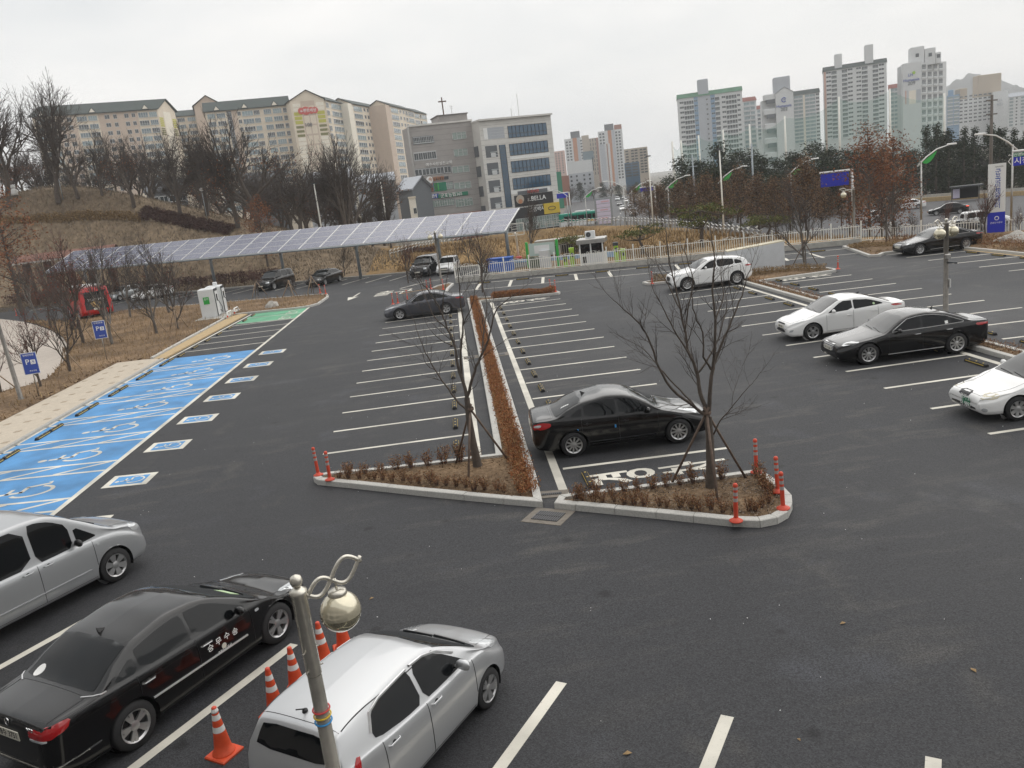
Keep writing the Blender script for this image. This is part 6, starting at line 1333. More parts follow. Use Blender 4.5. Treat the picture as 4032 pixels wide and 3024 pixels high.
# ---- flexible bollards
def boll_proto():
    rt = thing('bollard', '', 'bollard', (0, 0, 0), 0, 'orange flexible bollards')
    MB().lathe([(.13, 0), (.13, .018), (.075, .04), (.05, .075)], n=16).build('foot', 'bollard_red', rt, True)
    zs = [(.075, .40, 'bollard_red', .042), (.40, .47, 'reflect_grey', .0425), (.47, .52, 'bollard_red', .042), (.52, .59, 'reflect_grey', .0425), (.59, .64, 'bollard_red', .042), (.64, .69, 'reflect_grey', .0425)]
    for a, b, m, r_ in zs: MB().lathe([(r_, a), (r_, b)], n=14, cap=False).build('stripe' if m == 'reflect_grey' else 'post', m, rt, True)
    MB().lathe([(.042, .69), (.045, .70), (.045, .74), (.03, .765), (.001, .77)], n=14, cap=False).build('cap', 'bollard_red', rt, True)
    return rt
bp_ = boll_proto()
BOL = [(688, 1026, .15, 'left bollard on the pointed tip of the triangular bed'), (713, 1036, .15, 'right bollard on the pointed tip of the triangular bed'), (1590, 1125, .15, 'front left bollard on the rounded island'), (1692, 1098, .15, 'front right bollard on the rounded island'), (1680, 1062, .15, 'middle bollard on the right kerb of the rounded island'), (1634, 1020, .15, 'rear bollard on the rounded island'), (849, 657, 0, 'first of three bollards behind the grey saloon'), (860, 655, 0, 'second of three bollards behind the grey saloon'), (881, 650, 0, 'third of three bollards behind the grey saloon'), (923, 627, .15, 'left bollard on the small corner island'), (931, 624, .15, 'middle bollard on the small corner island'), (958, 625, .15, 'right bollard on the small corner island'), (1190, 628.5, .15, 'left bollard at the end of the far rust hedge'), (1200, 630.5, .15, 'right bollard at the end of the far rust hedge'), (1409, 613, .15, 'bollard at the nose of the white sport utility car'), (1810, 581, .15, 'bollard at the far right corner of the divider island'), (692, 633, .15, 'left bollard at the tip of the roadside bed'), (704, 635, .15, 'right bollard at the tip of the roadside bed'), (36, 682, 0, 'lone bollard far left beyond the footpath')]
for i, (x, y, z, lb) in enumerate(BOL):
    o = bp_ if i == 0 else copy_tree(bp_); p = GD(x, y, z); o.location = (p[0], p[1], z-.005); o['label'] = lb; o.rotation_euler = (R((i*37 % 5-2)*.8), R((i*53 % 5-2)*.8), i)
# ---- wheel stops
def stop_proto():
    rt = thing('wheel_stop', '', 'wheel stop', (0, 0, 0), 0, 'rubber wheel stops')
    v = []; pr = [(-.075, 0), (-.06, .075), (-.04, .095), (.04, .095), (.06, .075), (.075, 0)]
    for y, k in ((-.50, 1), (-.47, 1), (.47, 1), (.50, 1)): v += [(a*(1 if abs(y) < .5 else .9), y, b*(1 if abs(y) < .5 else .82)) for a, b in pr]
    f = [tuple(range(5, -1, -1)), tuple(range(18, 24))]+[(i*6+j, i*6+j+1, i*6+6+j+1, i*6+6+j) for i in range(3) for j in range(5)]
    MB().add(v, f).build('block', 'rubber', rt)
    for sd in (-1, 1): MB().box((sd*.0685, 0, .052), (.006, .86, .022), M=Matrix.Rotation(sd*R(-11), 3, 'Y')).build('yellow_strip', 'stop_yellow', rt)
    for y in (-.33, 0, .33): MB().lathe([(.026, .095), (.024, .101), (.001, .103)], (0, y, 0), 10, cap=False).build('reflector', 'stop_yellow', rt)
    return rt
mat('stop_yellow', (.50, .36, .08), .5, var=.2, vscale=20)
sp_ = stop_proto(); STOPS = []
for k in range(-3, 5):
    for q in (-.53, .53): STOPS.append((-15.78, 30.48+3.3*k+q, 0, '%s wheel stop of the pair in the %s blue bay from the far end' % ('nearer' if q < 0 else 'farther', ORD[4-k])))
NUM = ['first', 'second', 'third', 'fourth', 'fifth', 'sixth', 'seventh', 'eighth', 'ninth', 'tenth', 'eleventh', 'twelfth', 'thirteenth', 'fourteenth', 'fifteenth', 'sixteenth']
for k in range(5): STOPS.append((-15.62+.07*k, 45.55+2.33*k, 0, 'wheel stop on the %s plain bay beyond the blue bays' % NUM[k]))
for k in range(2): STOPS.append((-15.1, 58.1+2.55*k, 0, 'wheel stop on the %s green charging bay' % ('nearer', 'farther')[k]))
for k in range(12): STOPS.append((-.60, 21.75+2.3*k, 0, 'wheel stop in the %s left bay of the central island' % NUM[k]))
for k in range(14): STOPS.append((2.42, 17.75+2.3*k+(.12 if k else 0), 0, 'wheel stop in the %s right bay of the central island' % NUM[k]))
for k in range(12): STOPS.append((15.25, 43.6-2.3*k, 0, 'wheel stop in the %s bay from the far end of the right row' % NUM[k]))
for k in range(10): STOPS.append((17.98, 44.65-2.27*k, 0, 'wheel stop in the %s bay behind the divider island' % NUM[k]))
for k in range(6): STOPS.append((30.0, 47.8-2.28*k, .05, 'wheel stop in the %s bay of the far right row' % NUM[k]))
FA = math.atan2(BK1[1]-BK0[1], BK1[0]-BK0[0])
for k in range(9): p = BK0+(BK1-BK0)*(.045+.105*k); STOPS.append((p[0], p[1]-.28, FA+math.pi/2, 'wheel stop in the %s bay along the fence wall' % NUM[k]))
for i, (x, y, rz, lb) in enumerate(STOPS):
    o = sp_ if i == 0 else copy_tree(sp_); o.location = (x, y, 0); o.rotation_euler = (0, 0, rz); o['label'] = lb
# ---- drain grates
mat('dusty', (.17, .15, .125), .9, var=.3, vscale=8); mat('iron', (.11, .11, .115), .5, .5)
def grate(p, L, W, rz, label, n=12):
    rt = thing('drain_grate', label, 'drain', p, rz); MB().box((0, 0, -.002), (L+.30, W+.30, .012)).build('surround', 'dusty', rt); MB().box((0, 0, .006), (L, W, .006)).build('frame', 'black_plastic', rt)
    for k in range(n): MB().box((-L/2+L*(k+.5)/n, 0, .014), (L/n*.52, W*.92, .012)).build('bar', 'iron', rt)
    MB().box((0, 0, .016), (L*.96, .03, .012)).build('bar', 'dark_metal', rt)
gp = ZM(*B_)(330, 1475); grate((gp[0], gp[1], .004), .62, .46, R(-33), 'iron drain grate in the asphalt below the island gap')
gp = ZM(*B_)(350, 1338); grate((gp[0], gp[1], .008), .46, .12, R(-10), 'narrow drain grate in the gap between the two islands', 10)
gp = ZM(*A_)(1095, 508); grate((gp[0]-.05, gp[1], .004), .34, .34, 0, 'small drain grate left of the hedge strip', 7)
gp = ZM(*A_)(1283, 490); grate((gp[0], gp[1], .004), .34, .34, 0, 'small drain grate right of the hedge strip', 7)
# ---- solar canopy
def zfr(s): return 3.90+(3.28-3.90)*(s+29.5)/54.8
def zre(s): return 5.78+(5.01-5.78)*(s+31)/55
def canopy():
    rt = thing('solar_canopy', 'long carport roof of solar panels on grey steel posts', 'solar canopy')
    m, n, b = nodes('solar_cell'); L = n.links
    tcn = n.nodes.new('ShaderNodeTexCoord'); br = n.nodes.new('ShaderNodeTexBrick'); br.offset = 0; br.inputs['Scale'].default_value = 1.0; br.inputs['Brick Width'].default_value = .158; br.inputs['Row Height'].default_value = .158; br.inputs['Mortar Size'].default_value = .007
    br.inputs['Color1'].default_value = (.06, .068, .125, 1); br.inputs['Color2'].default_value = (.11, .115, .165, 1); br.inputs['Mortar'].default_value = (.42, .42, .45, 1); L.new(tcn.outputs['Object'], br.inputs['Vector']); L.new(br.outputs[0], b.inputs['Base Color']); b.inputs['Roughness'].default_value = .22; b.inputs['Specular IOR Level'].default_value = .5
    mat('panel_frame', (.60, .60, .60), .4, .5)
    N = 23; s0, s1 = -30.2, 24.7; tf, tr = 1.5, -3.0
    for k in range(N):
        a, b2 = s0+(s1-s0)*k/N, s0+(s1-s0)*(k+1)/N; g = .07
        for r_ in range(4):
            t0, t1 = tf+(tr-tf)*r_/4, tf+(tr-tf)*(r_+1)/4
            def pt(s, t): f = (t-tf)/(tr-tf); q = canopy_pt(s, t); return Vector((q[0], q[1], zfr(s)+(zre(s)-zfr(s))*f))
            A, B, C, D = pt(a+g, t0-.012), pt(b2-g, t0-.012), pt(b2-g, t1+.012), pt(a+g, t1+.012); X = (B-A); Y = (D-A); M = frame_mat(A, X, Y); lx, ly = X.length, Y.length
            mb = MB(); mb.mi(0).box((lx/2, ly/2, -.02), (lx, ly, .03)); mb.mi(1).poly([(.03, .03, .0), (lx-.03, .03, .0), (lx-.03, ly-.03, .0), (.03, ly-.03, .0)])
            o = mb.build('solar_panel', ['panel_frame', 'solar_cell'], rt); o.matrix_local = M
    P3 = lambda s, t, dz=0: (*canopy_pt(s, t), zfr(s)+(zre(s)-zfr(s))*(t-tf)/(tr-tf)-.05+dz)
    mb = MB()
    for k in range(N+1):
        s = s0+(s1-s0)*k/N; MB().tube([P3(s, tf, .03), P3(s, tr, .03)], .05, 4).build('rail', 'panel_frame', rt)
    for t in (tf, tr, -.8): MB().tube([P3(s0, t, -.08), P3(s1, t, -.08)], .09, 6).build('purlin', 'galv', rt)
    for k in range(-3, 4):
        s = 8.7*k-(.0 if k < 3 else 1.9)
        if s < s0: continue
        q = canopy_pt(s, 0); z = P3(s, 0)[2]; MB().tube([(q[0], q[1], 0), (q[0], q[1], z-.9), (q[0], q[1], z-.15)], .15, 12).build('post', 'galv', rt, True)
        MB().tube([P3(s, tf-.2, -.2), P3(s, tr+.2, -.2)], .10, 6).build('cross_beam', 'galv', rt); MB().tube([(q[0], q[1], z-1.2), P3(s, tr*.6, -.2)], .06, 6).build('brace', 'galv', rt)
canopy()
# ---- white fence on its wall
FW0, FW1, FW2 = np.array([.0, 65.7]), np.array([29.3, 57.2]), np.array([47.5, 42.6])
wl = MB()
def wallseg(a, b, w, z0, z1, name, m, parent=None):
    d = (b-a)/np.linalg.norm(b-a); n_ = np.array([-d[1], d[0]])*w/2; return MB().prism(ccw([tuple(p) for p in (a-n_, b-n_, b+n_, a+n_)]), z0, z1).build(name, m, parent)
tag(wallseg(FW0, FW1+np.array([-.1, .03]), .34, -.6, .38, 'fence_wall', 'concrete'), 'low concrete wall under the white fence', 'wall')
def fence():
    rt = thing('white_fence', 'white picket fence with scroll tops along the car park edge', 'fence')
    pick = MB().lathe([(.019, 0), (.019, .86)], n=6).me('picket', 'fence_white'); post = MB().box((0, 0, .60), (.09, .09, 1.24)).box((0, 0, 1.25), (.11, .11, .05)).me('post', 'fence_white')
    arc = MB()
    for sx in (-1, 1):
        arc.tube([(sx*(.02+.40*t), 0, .98+.14*math.cos(t*math.pi/2)*(1 if t < 1 else 0)) for t in np.linspace(0, 1, 8)], .013, 5)
        arc.tube([(sx*(.46+.065*math.cos(a)), 0, 1.03+.06*math.sin(a)) for a in np.linspace(-1, 4.4, 12)], .011, 5)
        arc.tube([(sx*(.16+.05*math.cos(a)), 0, 1.02+.045*math.sin(a)) for a in np.linspace(-1.5, 4.0, 10)], .010, 5)
    arcm = arc.me('scroll', 'fence_white', True)
    for (a, b, z0f) in ((FW0, FW1, lambda f: .38), (FW1, FW2, lambda f: .12-.05*f)):
        L = np.linalg.norm(b-a); n = round(L/2.0); d = (b-a)/L; rz = math.atan2(d[1], d[0])
        for k in range(n+1):
            p = a+(b-a)*k/n; z = z0f(k/n); link('post', post, rt, (p[0], p[1], z-.04), rz)
            if k == n: break
            q = a+(b-a)*(k+1)/n; m_ = (p+q)/2
            for h in (.10, .86): MB().box((0, 0, 0), (L/n-.08, .035, .045)).build('rail', 'fence_white', rt, loc=(m_[0], m_[1], z+h), rz=rz)
            for j in range(11): w = p+(q-p)*(j+1)/12; link('picket', pick, rt, (w[0], w[1], z+.06), rz)
            link('scroll', arcm, rt, (m_[0], m_[1], z-.08), rz)
fence()
# ---- wave railing on the bank
def wave_rail():
    rt = thing('wave_railing', 'silver wave topped railing along the crest of the dry bank', 'railing')
    P = along(CREST, 92); pm = MB().box((0, 0, .5), (.10, .10, 1.0)).me('post', 'steel_dull')
    for i, p in enumerate(P): z = terr(p[0], p[1]); link('post', pm, rt, (p[0], p[1], z-.1))
    for h in (.95, .62):
        pts = []
        for i in range(len(P)-1):
            for s in (0, .5): q = P[i]+(P[i+1]-P[i])*s; pts.append((q[0], q[1], terr(q[0], q[1])+h+(.16 if s else 0)))
        MB().tube(pts, .05, 5).build('wave_rail', 'steel_dull', rt)
wave_rail()
# ---- grey block, kiosk, charging cabinets
mb = MB(); gx = [(16.55, 48.75), (19.85, 48.1), (20.0, 49.0), (16.7, 49.65)]; v = [(x, y, .0) for x, y in gx]+[(16.55, 48.75, 1.50), (19.85, 48.1, 1.78), (20.0, 49.0, 1.78), (16.7, 49.65, 1.50)]
mat('render_grey', (.54, .56, .58), .85, var=.07, vscale=2); mat('cap_cream', (.60, .55, .42), .8)
blk = tag(mb.add(v, [(3, 2, 1, 0), (4, 5, 6, 7), (0, 1, 5, 4), (1, 2, 6, 5), (2, 3, 7, 6), (3, 0, 4, 7)]).build('concrete_block', 'render_grey'), 'pale grey rendered block with sloping top behind the white sport utility car', 'wall block')
MB().add([(x, y, z) for x, y, z in v[4:]]+[(x, y, z+.06) for x, y, z in v[4:]], [(4, 5, 6, 7), (0, 1, 5, 4), (1, 2, 6, 5), (2, 3, 7, 6), (3, 0, 4, 7)]).build('coping', 'cap_cream', blk)
def kiosk():
    a, b = F_(560, 572)[:2], F_(812, 548)[:2]; c0 = (a+b)/2; rz = math.atan2(b[1]-a[1], b[0]-a[0]); w = np.linalg.norm(b-a); rt = thing('ticket_booth', 'small white ticket booth with an air conditioner on its roof', 'booth', (c0[0], c0[1]+.9, -.15), rz)
    MB().box((0, 0, .62), (w, 1.7, 1.24)).build('lower_wall', 'cab_white', rt); MB().box((0, 0, 1.66), (w*.96, 1.64, .84)).build('window_band', 'glass_dark', rt)
    for x in (-w*.49, -w*.02, w*.49): MB().box((x, -.84, 1.66), (.10, .06, .84)).build('mullion', 'cab_white', rt)
    MB().bevbox((0, 0, 2.24), (w*1.22, 2.1, .36), .05).build('roof', 'steel_dull', rt)
    ac = MB().bevbox((-.1, 0, 2.70), (.78, .34, .56), .03).build('air_conditioner', 'cab_white', rt); MB().lathe([(.20, 0), (.20, .015), (.02, .02)], (0, 0, 0), 18, 'y', False).build('fan_guard', 'cab_dark', ac, loc=(-.22, -.175, 2.70))
    MB().box((-w*.33, -.862, .82), (.3, .02, .5)).build('hatch_window', 'glass_dark', rt)
kiosk()
for i, (x, y, h, lb) in enumerate(((370, 592, 1.25, 'short lime green ticket post left of the booth'), (448, 582, 1.75, 'tall lime green ticket machine left of the booth'), (930, 540, 1.85, 'tall lime green ticket machine right of the booth'), (1003, 532, 1.3, 'short lime green ticket post right of the booth'))):
    p = F_(x, y); rt = thing('ticket_post', lb, 'ticket machine', (p[0], p[1]+.5, -.1), -.2, 'lime green ticket posts'); MB().bevbox((0, 0, h*.45), (.34, .30, h*.9), .03).build('column', 'lime', rt); MB().bevbox((-.02, -.02, h*.95), (.42, .36, h*.14), .03).build('head', 'lime' if i % 2 else 'cab_dark', rt); MB().box((0, -.155, h*.7), (.2, .01, h*.2)).build('panel', 'cab_dark', rt)
def cabinets():
    for k, (y, lb) in enumerate(((61.6, 'nearer white vehicle charging cabinet'), (63.5, 'farther white vehicle charging cabinet'))):
        rt = thing('charging_cabinet', lb+' with dark front', 'charger', (-18.0, y, .15), R(4), 'white charging cabinets')
        MB().bevbox((-.30, 0, 1.12), (1.15, 1.15, 2.1), .08).build('housing', 'cab_white', rt); MB().box((.29, 0, 1.12), (.03, 1.12, 2.0)).build('frame', 'cab_dark', rt); MB().box((.31, 0, 1.05), (.03, .88, 1.75)).build('front_panel', 'cab_white', rt); MB().box((.335, -.1, 1.45), (.02, .34, .5)).build('screen', 'glass_dark', rt)
        MB().tube([(.34, .2, 1.2), (.50, .3, .7), (.46, .4, .25), (.36, .3, .5)], .025, 6).build('cable', 'black_plastic', rt, True)
        if k == 0:
            MB().box((-.35, -.585, 1.32), (.42, .012, .52)).build('charge_sign', 'green_frame', rt); text('전기', 'white_ink', (-.35, -.594, 1.42), (1, 0, 0), (0, 0, 1), .18, rt)
        else: MB().bevbox((-.2, .1, 2.28), (.3, .25, .3), .04).build('vent', 'cab_white', rt)
    tag(MB().bevbox((-18.05, 62.5, .05), (2.3, 4.6, .32), .03).build('charger_plinth', 'concrete'), 'concrete plinth under the charging cabinets', 'plinth')
    for k, y in enumerate((60.6, 62.6)):
        rt = thing('guard_rail', ('nearer', 'farther')[k]+' bent white guard rail before the charging cabinets', 'guard rail', (-16.75, y, .1), 0, 'guard rails'); MB().tube([(0, -.6, 0), (0, -.6, .35), (0, -.5, .45), (0, .5, .45), (0, .6, .35), (0, .6, 0)], .045, 8).build('tube', 'reflect_white', rt, True)
        MB().lathe([(.05, .08), (.05, .22)], (0, -.6, 0), 8, cap=False).build('stripe', 'bollard_red', rt)
cabinets()
# ---- parking signs
for i, (x, y, zt, lb) in enumerate(((85, 858, 2.15, 'nearer blue disabled parking sign on a thin post'), (232, 780, 2.35, 'farther blue disabled parking sign beside the thick trunk'))):
    p = GD(x, y, .1); rt = thing('parking_sign', lb, 'sign', (p[0], p[1], .1), R(12), 'blue parking signs'); MB().tube([(0, 0, 0), (0, 0, zt-.1)], .028, 8).build('post', 'steel_dull', rt, True)
    MB().bevbox((0, -.035, zt-.55), (.66, .02, 1.0), .009).build('plate', 'reflect_white', rt); MB().box((0, -.05, zt-.55), (.60, .012, .94)).build('face', 'sign_blue', rt)
    text('P', 'white_ink', (-.10, -.059, zt-.48), (1, 0, 0), (0, 0, 1), .34, rt); text('♿', 'white_ink', (.13, -.059, zt-.50), (1, 0, 0), (0, 0, 1), .20, rt); text('장애인전용', 'white_ink', (0, -.059, zt-.17), (1, 0, 0), (0, 0, 1), .10, rt); text('주차구역', 'white_ink', (.05, -.059, zt-.90), (1, 0, 0), (0, 0, 1), .08, rt)
# ---- rocks
def rock(p, s, label, seed):
    random.seed(seed); mb = MB().lathe([(.02, -.3), (.5, -.25), (.62, 0), (.5, .3), (.2, .48), (.02, .5)], n=11); mb.v = [((x*(1+.35*mnoise.noise((x*2+seed, y*2, z*2))))*s[0], (y*(1+.35*mnoise.noise((x*2, y*2+seed, z*2))))*s[1], (z*(1+.4*mnoise.noise((x*2, y*2, z*2+seed))))*s[2]) for x, y, z in mb.v]
    o = mb.build('rock', 'rock', None, False, (p[0], p[1], p[2]), seed); return tag(o, label, 'rock', 'garden rocks')
q = I_(750, 1270, .15); rock((q[0], q[1], .15), (1.1, .7, .9), 'grey boulder on the roadside bed behind the green bays', 1)
for i, (x, y, s, lb) in enumerate(((2178, 521, (1.5, .9, .8), 'left large rock on the right verge'), (2196, 514, (1.2, .9, .9), 'upper large rock on the right verge'), (2208, 524, (1.1, .8, .7), 'rock at the right image edge on the verge'))): q = GD(x, y, .2); rock((q[0], q[1], .2), s, lb, 3+i)
# ---- tall banner
def banner():
    p = GD(2151, 505, .15); Hb = ATD(2151, 352, math.hypot(p[0], p[1]))[2]-.15; rt = thing('banner_pylon', 'tall white and blue vertical banner with dark lettering on the verge', 'banner', (p[0], p[1], .1), R(-20)); w = 1.02
    MB().box((0, 0, Hb*.66), (w, .10, Hb*.68)).build('white_panel', 'reflect_white', rt); MB().box((0, 0, Hb*.16), (w, .102, Hb*.32)).build('blue_panel', 'blue_plain', rt)
    for i, ch in enumerate('군포국민체육센터'): text(ch, 'sign_blue', (.05, -.055, Hb*(.885-.068*i)), (1, 0, 0), (0, 0, 1), .40, rt)
    text('군포도시공사', 'white_ink', (0, -.056, Hb*.17), (1, 0, 0), (0, 0, 1), .13, rt); MB().lathe([(.14, 0), (.13, .01), (.09, .012)], (0, 0, 0), 14, 'y', False).build('emblem', 'reflect_white', rt, loc=(.02, -.055, Hb*.235)); text('시민과 함께', 'ink', (.1, -.055, Hb*.955), (1, 0, 0), (0, 0, 1), .10, rt)
banner()
# ---- poles, lamps and signs along the road
def pole(x, ytop, dist, label, r=.10, z=None, name='utility_pole', m='fence_white', group='poles', cat='pole', bars=0, ybase=None):
    p = ATD(x, ytop, dist); zb = terr(p[0], p[1]) if abs(p[0]) < 160 and p[1] < 250 else -3.0; rt = thing(name, label, cat, (p[0], p[1], zb-.2), 0, group); H = p[2]-zb+.2
    MB().lathe([(r*1.2, 0), (r, H*.5), (r*.75, H)], n=10).build('shaft', m, rt, True)
    for k in range(bars): MB().box((0, 0, H-.5-1.3*k), (1.9, .12, .12), .5).build('cross_arm', m, rt); 
    return rt, H
def dpole(x, xb, ytop, ybase, dist, label, r=.09):
    rt, H = pole(x, ytop, dist, label, r, group='tall white floodlight poles', m='fence_white', name='floodlight_pole'); MB().box((0, 0, H+.05), (.7, .16, .14), .3).build('lamp_head', 'cab_dark', rt)
dpole(678, 703, 397, 580, 104, 'tall white pole left of the canopy middle'); dpole(822, 838, 393, 475, 120, 'tall white pole before the grey office block'); dpole(1400, 1408, 338, 475, 112, 'tall white pole right of the road junction'); dpole(1554, 1570, 324, 505, 96, 'tall white pole among the brown avenue trees')
def street_lamp(x, ytop, dist, dirx, label, leaf=True):
    p = ATD(x, ytop, dist); zb = -3.0; H = p[2]-zb; rt = thing('street_lamp', label, 'street lamp', (p[0], p[1], zb), 0, 'curved street lamps'); MB().lathe([(.11, 0), (.07, H-1.2)], n=8).build('shaft', 'steel_dull', rt, True)
    MB().tube([(-dirx*.4, 0, H-1.7), (dirx*.5, 0, H-.9), (dirx*1.6, 0, H-.25), (dirx*2.8, 0, H)], [.07, .07, .06, .05], 7).build('arm', 'reflect_white', rt, True); MB().bevbox((dirx*3.1, 0, H+.06), (.9, .3, .16), .05).build('lamp_head', 'reflect_white', rt)
    if leaf:
        a = np.linspace(0, 1, 9); up = [(dirx*(.1+1.5*t), 0, H-1.35+.95*t) for t in a]; lo = [(dirx*(.1+1.5*t), 0, H-1.35+.95*t-.55*math.sin(t*math.pi)**.8) for t in a]
        mb = MB()
        for y in (-.03, .03): mb.add([(p_[0], y, p_[2]) for p_ in up]+[(p_[0], y, p_[2]) for p_ in lo], [(i, i+1, 10+i, 9+i) for i in range(8)])
        mb.build('green_leaf_panel', 'green_frame', rt)
for i, (x, y, d, dr, lb) in enumerate(((1441, 385, 128, 1, 'curved street lamp left of the evergreen wood'), (1556, 366, 112, 1, 'curved street lamp behind the second white pole'), (1707, 350, 108, 1, 'curved street lamp above the brown trees'), (1990, 320, 92, 1, 'large curved street lamp with green panel on the right'), (1363, 396, 140, 1, 'curved street lamp over the junction queue'), (1262, 410, 165, 1, 'curved street lamp above the bus'), (1345, 388, 150, -1, 'street lamp bending left over the junction'), (1222, 408, 175, -1, 'street lamp left of the bus'), (2189, 282, 88, -1, 'thin curved lamp near the right image edge'))): street_lamp(x, y, d, dr, lb, i < 6)
for i, (x, y, d, lb) in enumerate(((1495, 335, 140, 'utility pole with cross arms at the left of the wood'), (1623, 310, 140, 'utility pole with cross arms in the middle of the wood'), (2143, 205, 96, 'tall dark utility pole behind the banner'))): pole(x, y, d, lb, .16, m='galv' if i < 2 else 'bark_grey', name='utility_pole', group='utility poles', bars=2)
def gantry(x0, x1, y0, y1, dist, label, m='blue_plain', bar=True, txt=None):
    a, b = ATD(x0, y0, dist), ATD(x1, y1, dist); rt = thing('road_sign', label, 'road sign', ((a[0]+b[0])/2, (a[1]+b[1])/2, -3.0), math.atan2(b[1]-a[1], b[0]-a[0]), 'overhead road signs'); w = math.hypot(b[0]-a[0], b[1]-a[1]); h = abs(a[2]-b[2]); return rt, w, h, max(a[2], b[2])+3.0
def bsign(x0, x1, yt_, yb, dist, label, m='blue_plain', name='road_sign'):
    xm = (x0+x1)/2; t = ATD(xm, yt_, dist); bb = ATD(xm, yb, dist); l, r_ = ATD(x0, yt_, dist), ATD(x1, yt_, dist); w = math.hypot(r_[0]-l[0], r_[1]-l[1]); rt = thing(name, label, 'road sign', (t[0], t[1], -3.0), math.atan2(r_[1]-l[1], r_[0]-l[0]), 'overhead road signs'); h = t[2]-bb[2]; zc = (t[2]+bb[2])/2+3
    MB().box((0, 0, zc), (w, .08, h)).build('panel', m, rt); MB().tube([(-w*.55, .12, zc+h*.62), (w*.55, .12, zc+h*.62)], .10, 8).build('top_bar', 'reflect_white', rt, True); MB().tube([(w*.62, .3, 0), (w*.62, .3, zc+h*.7)], .13, 8).build('post', 'steel_dull', rt, True); return rt, w, h, zc
bsign(1772, 1833, 374, 402, 98, 'blank deep blue sign back above the brown trees'); bsign(1383, 1410, 405, 413, 130, 'small blue sign behind the first white pole'); bsign(1202, 1226, 418, 428, 178, 'small blue sign right of the pale office block')
rt, w, h, zc = bsign(2189, 2236, 328, 356, 84, 'green and blue direction sign cut by the right edge', 'blue_plain'); MB().box((0, -.03, zc+h*.34), (w, .09, h*.32)).build('green_band', 'sign_green', rt); text('〈 시청', 'white_ink', (-.55, -.05, zc-h*.16), (1, 0, 0), (0, 0, 1), .62, rt); text('← 산본IC', 'white_ink', (-.5, -.08, zc+h*.34), (1, 0, 0), (0, 0, 1), .34, rt)
# ---- board and small yard objects behind the fence
def board():
    t, bt = ATD(1302, 431, 128), ATD(1302, 484, 128); l, r_ = ATD(1287, 431, 128), ATD(1318, 429, 128); w = math.hypot(r_[0]-l[0], r_[1]-l[1]); h = t[2]-bt[2]; rt = thing('notice_billboard', 'tall pale billboard of stacked notices beside the bus', 'billboard', (t[0], t[1], bt[2]-1.2), math.atan2(r_[1]-l[1], r_[0]-l[0]))
    mat('screen_pale', (.62, .58, .72), .5); mat('print_pink', (.62, .40, .46), .6)
    MB().box((0, .1, h/2+1.2), (w+.5, .3, h+.5)).build('frame', 'galv', rt)
    for k in range(6): MB().box((0, -.08, 1.2+h*(k+.5)/6), (w*.96, .08, h/6*.9)).build('notice_row', 'screen_pale', rt); MB().box((-w*.1+.1*k, -.13, 1.2+h*(k+.5)/6), (w*.55, .02, h/6*.3)).build('notice_print', 'print_pink' if k % 2 else 'screen_pale', rt)
    for x in (-w*.45, w*.45): MB().box((x, .1, 0), (.25, .25, 2.6)).build('leg', 'galv', rt)
board()
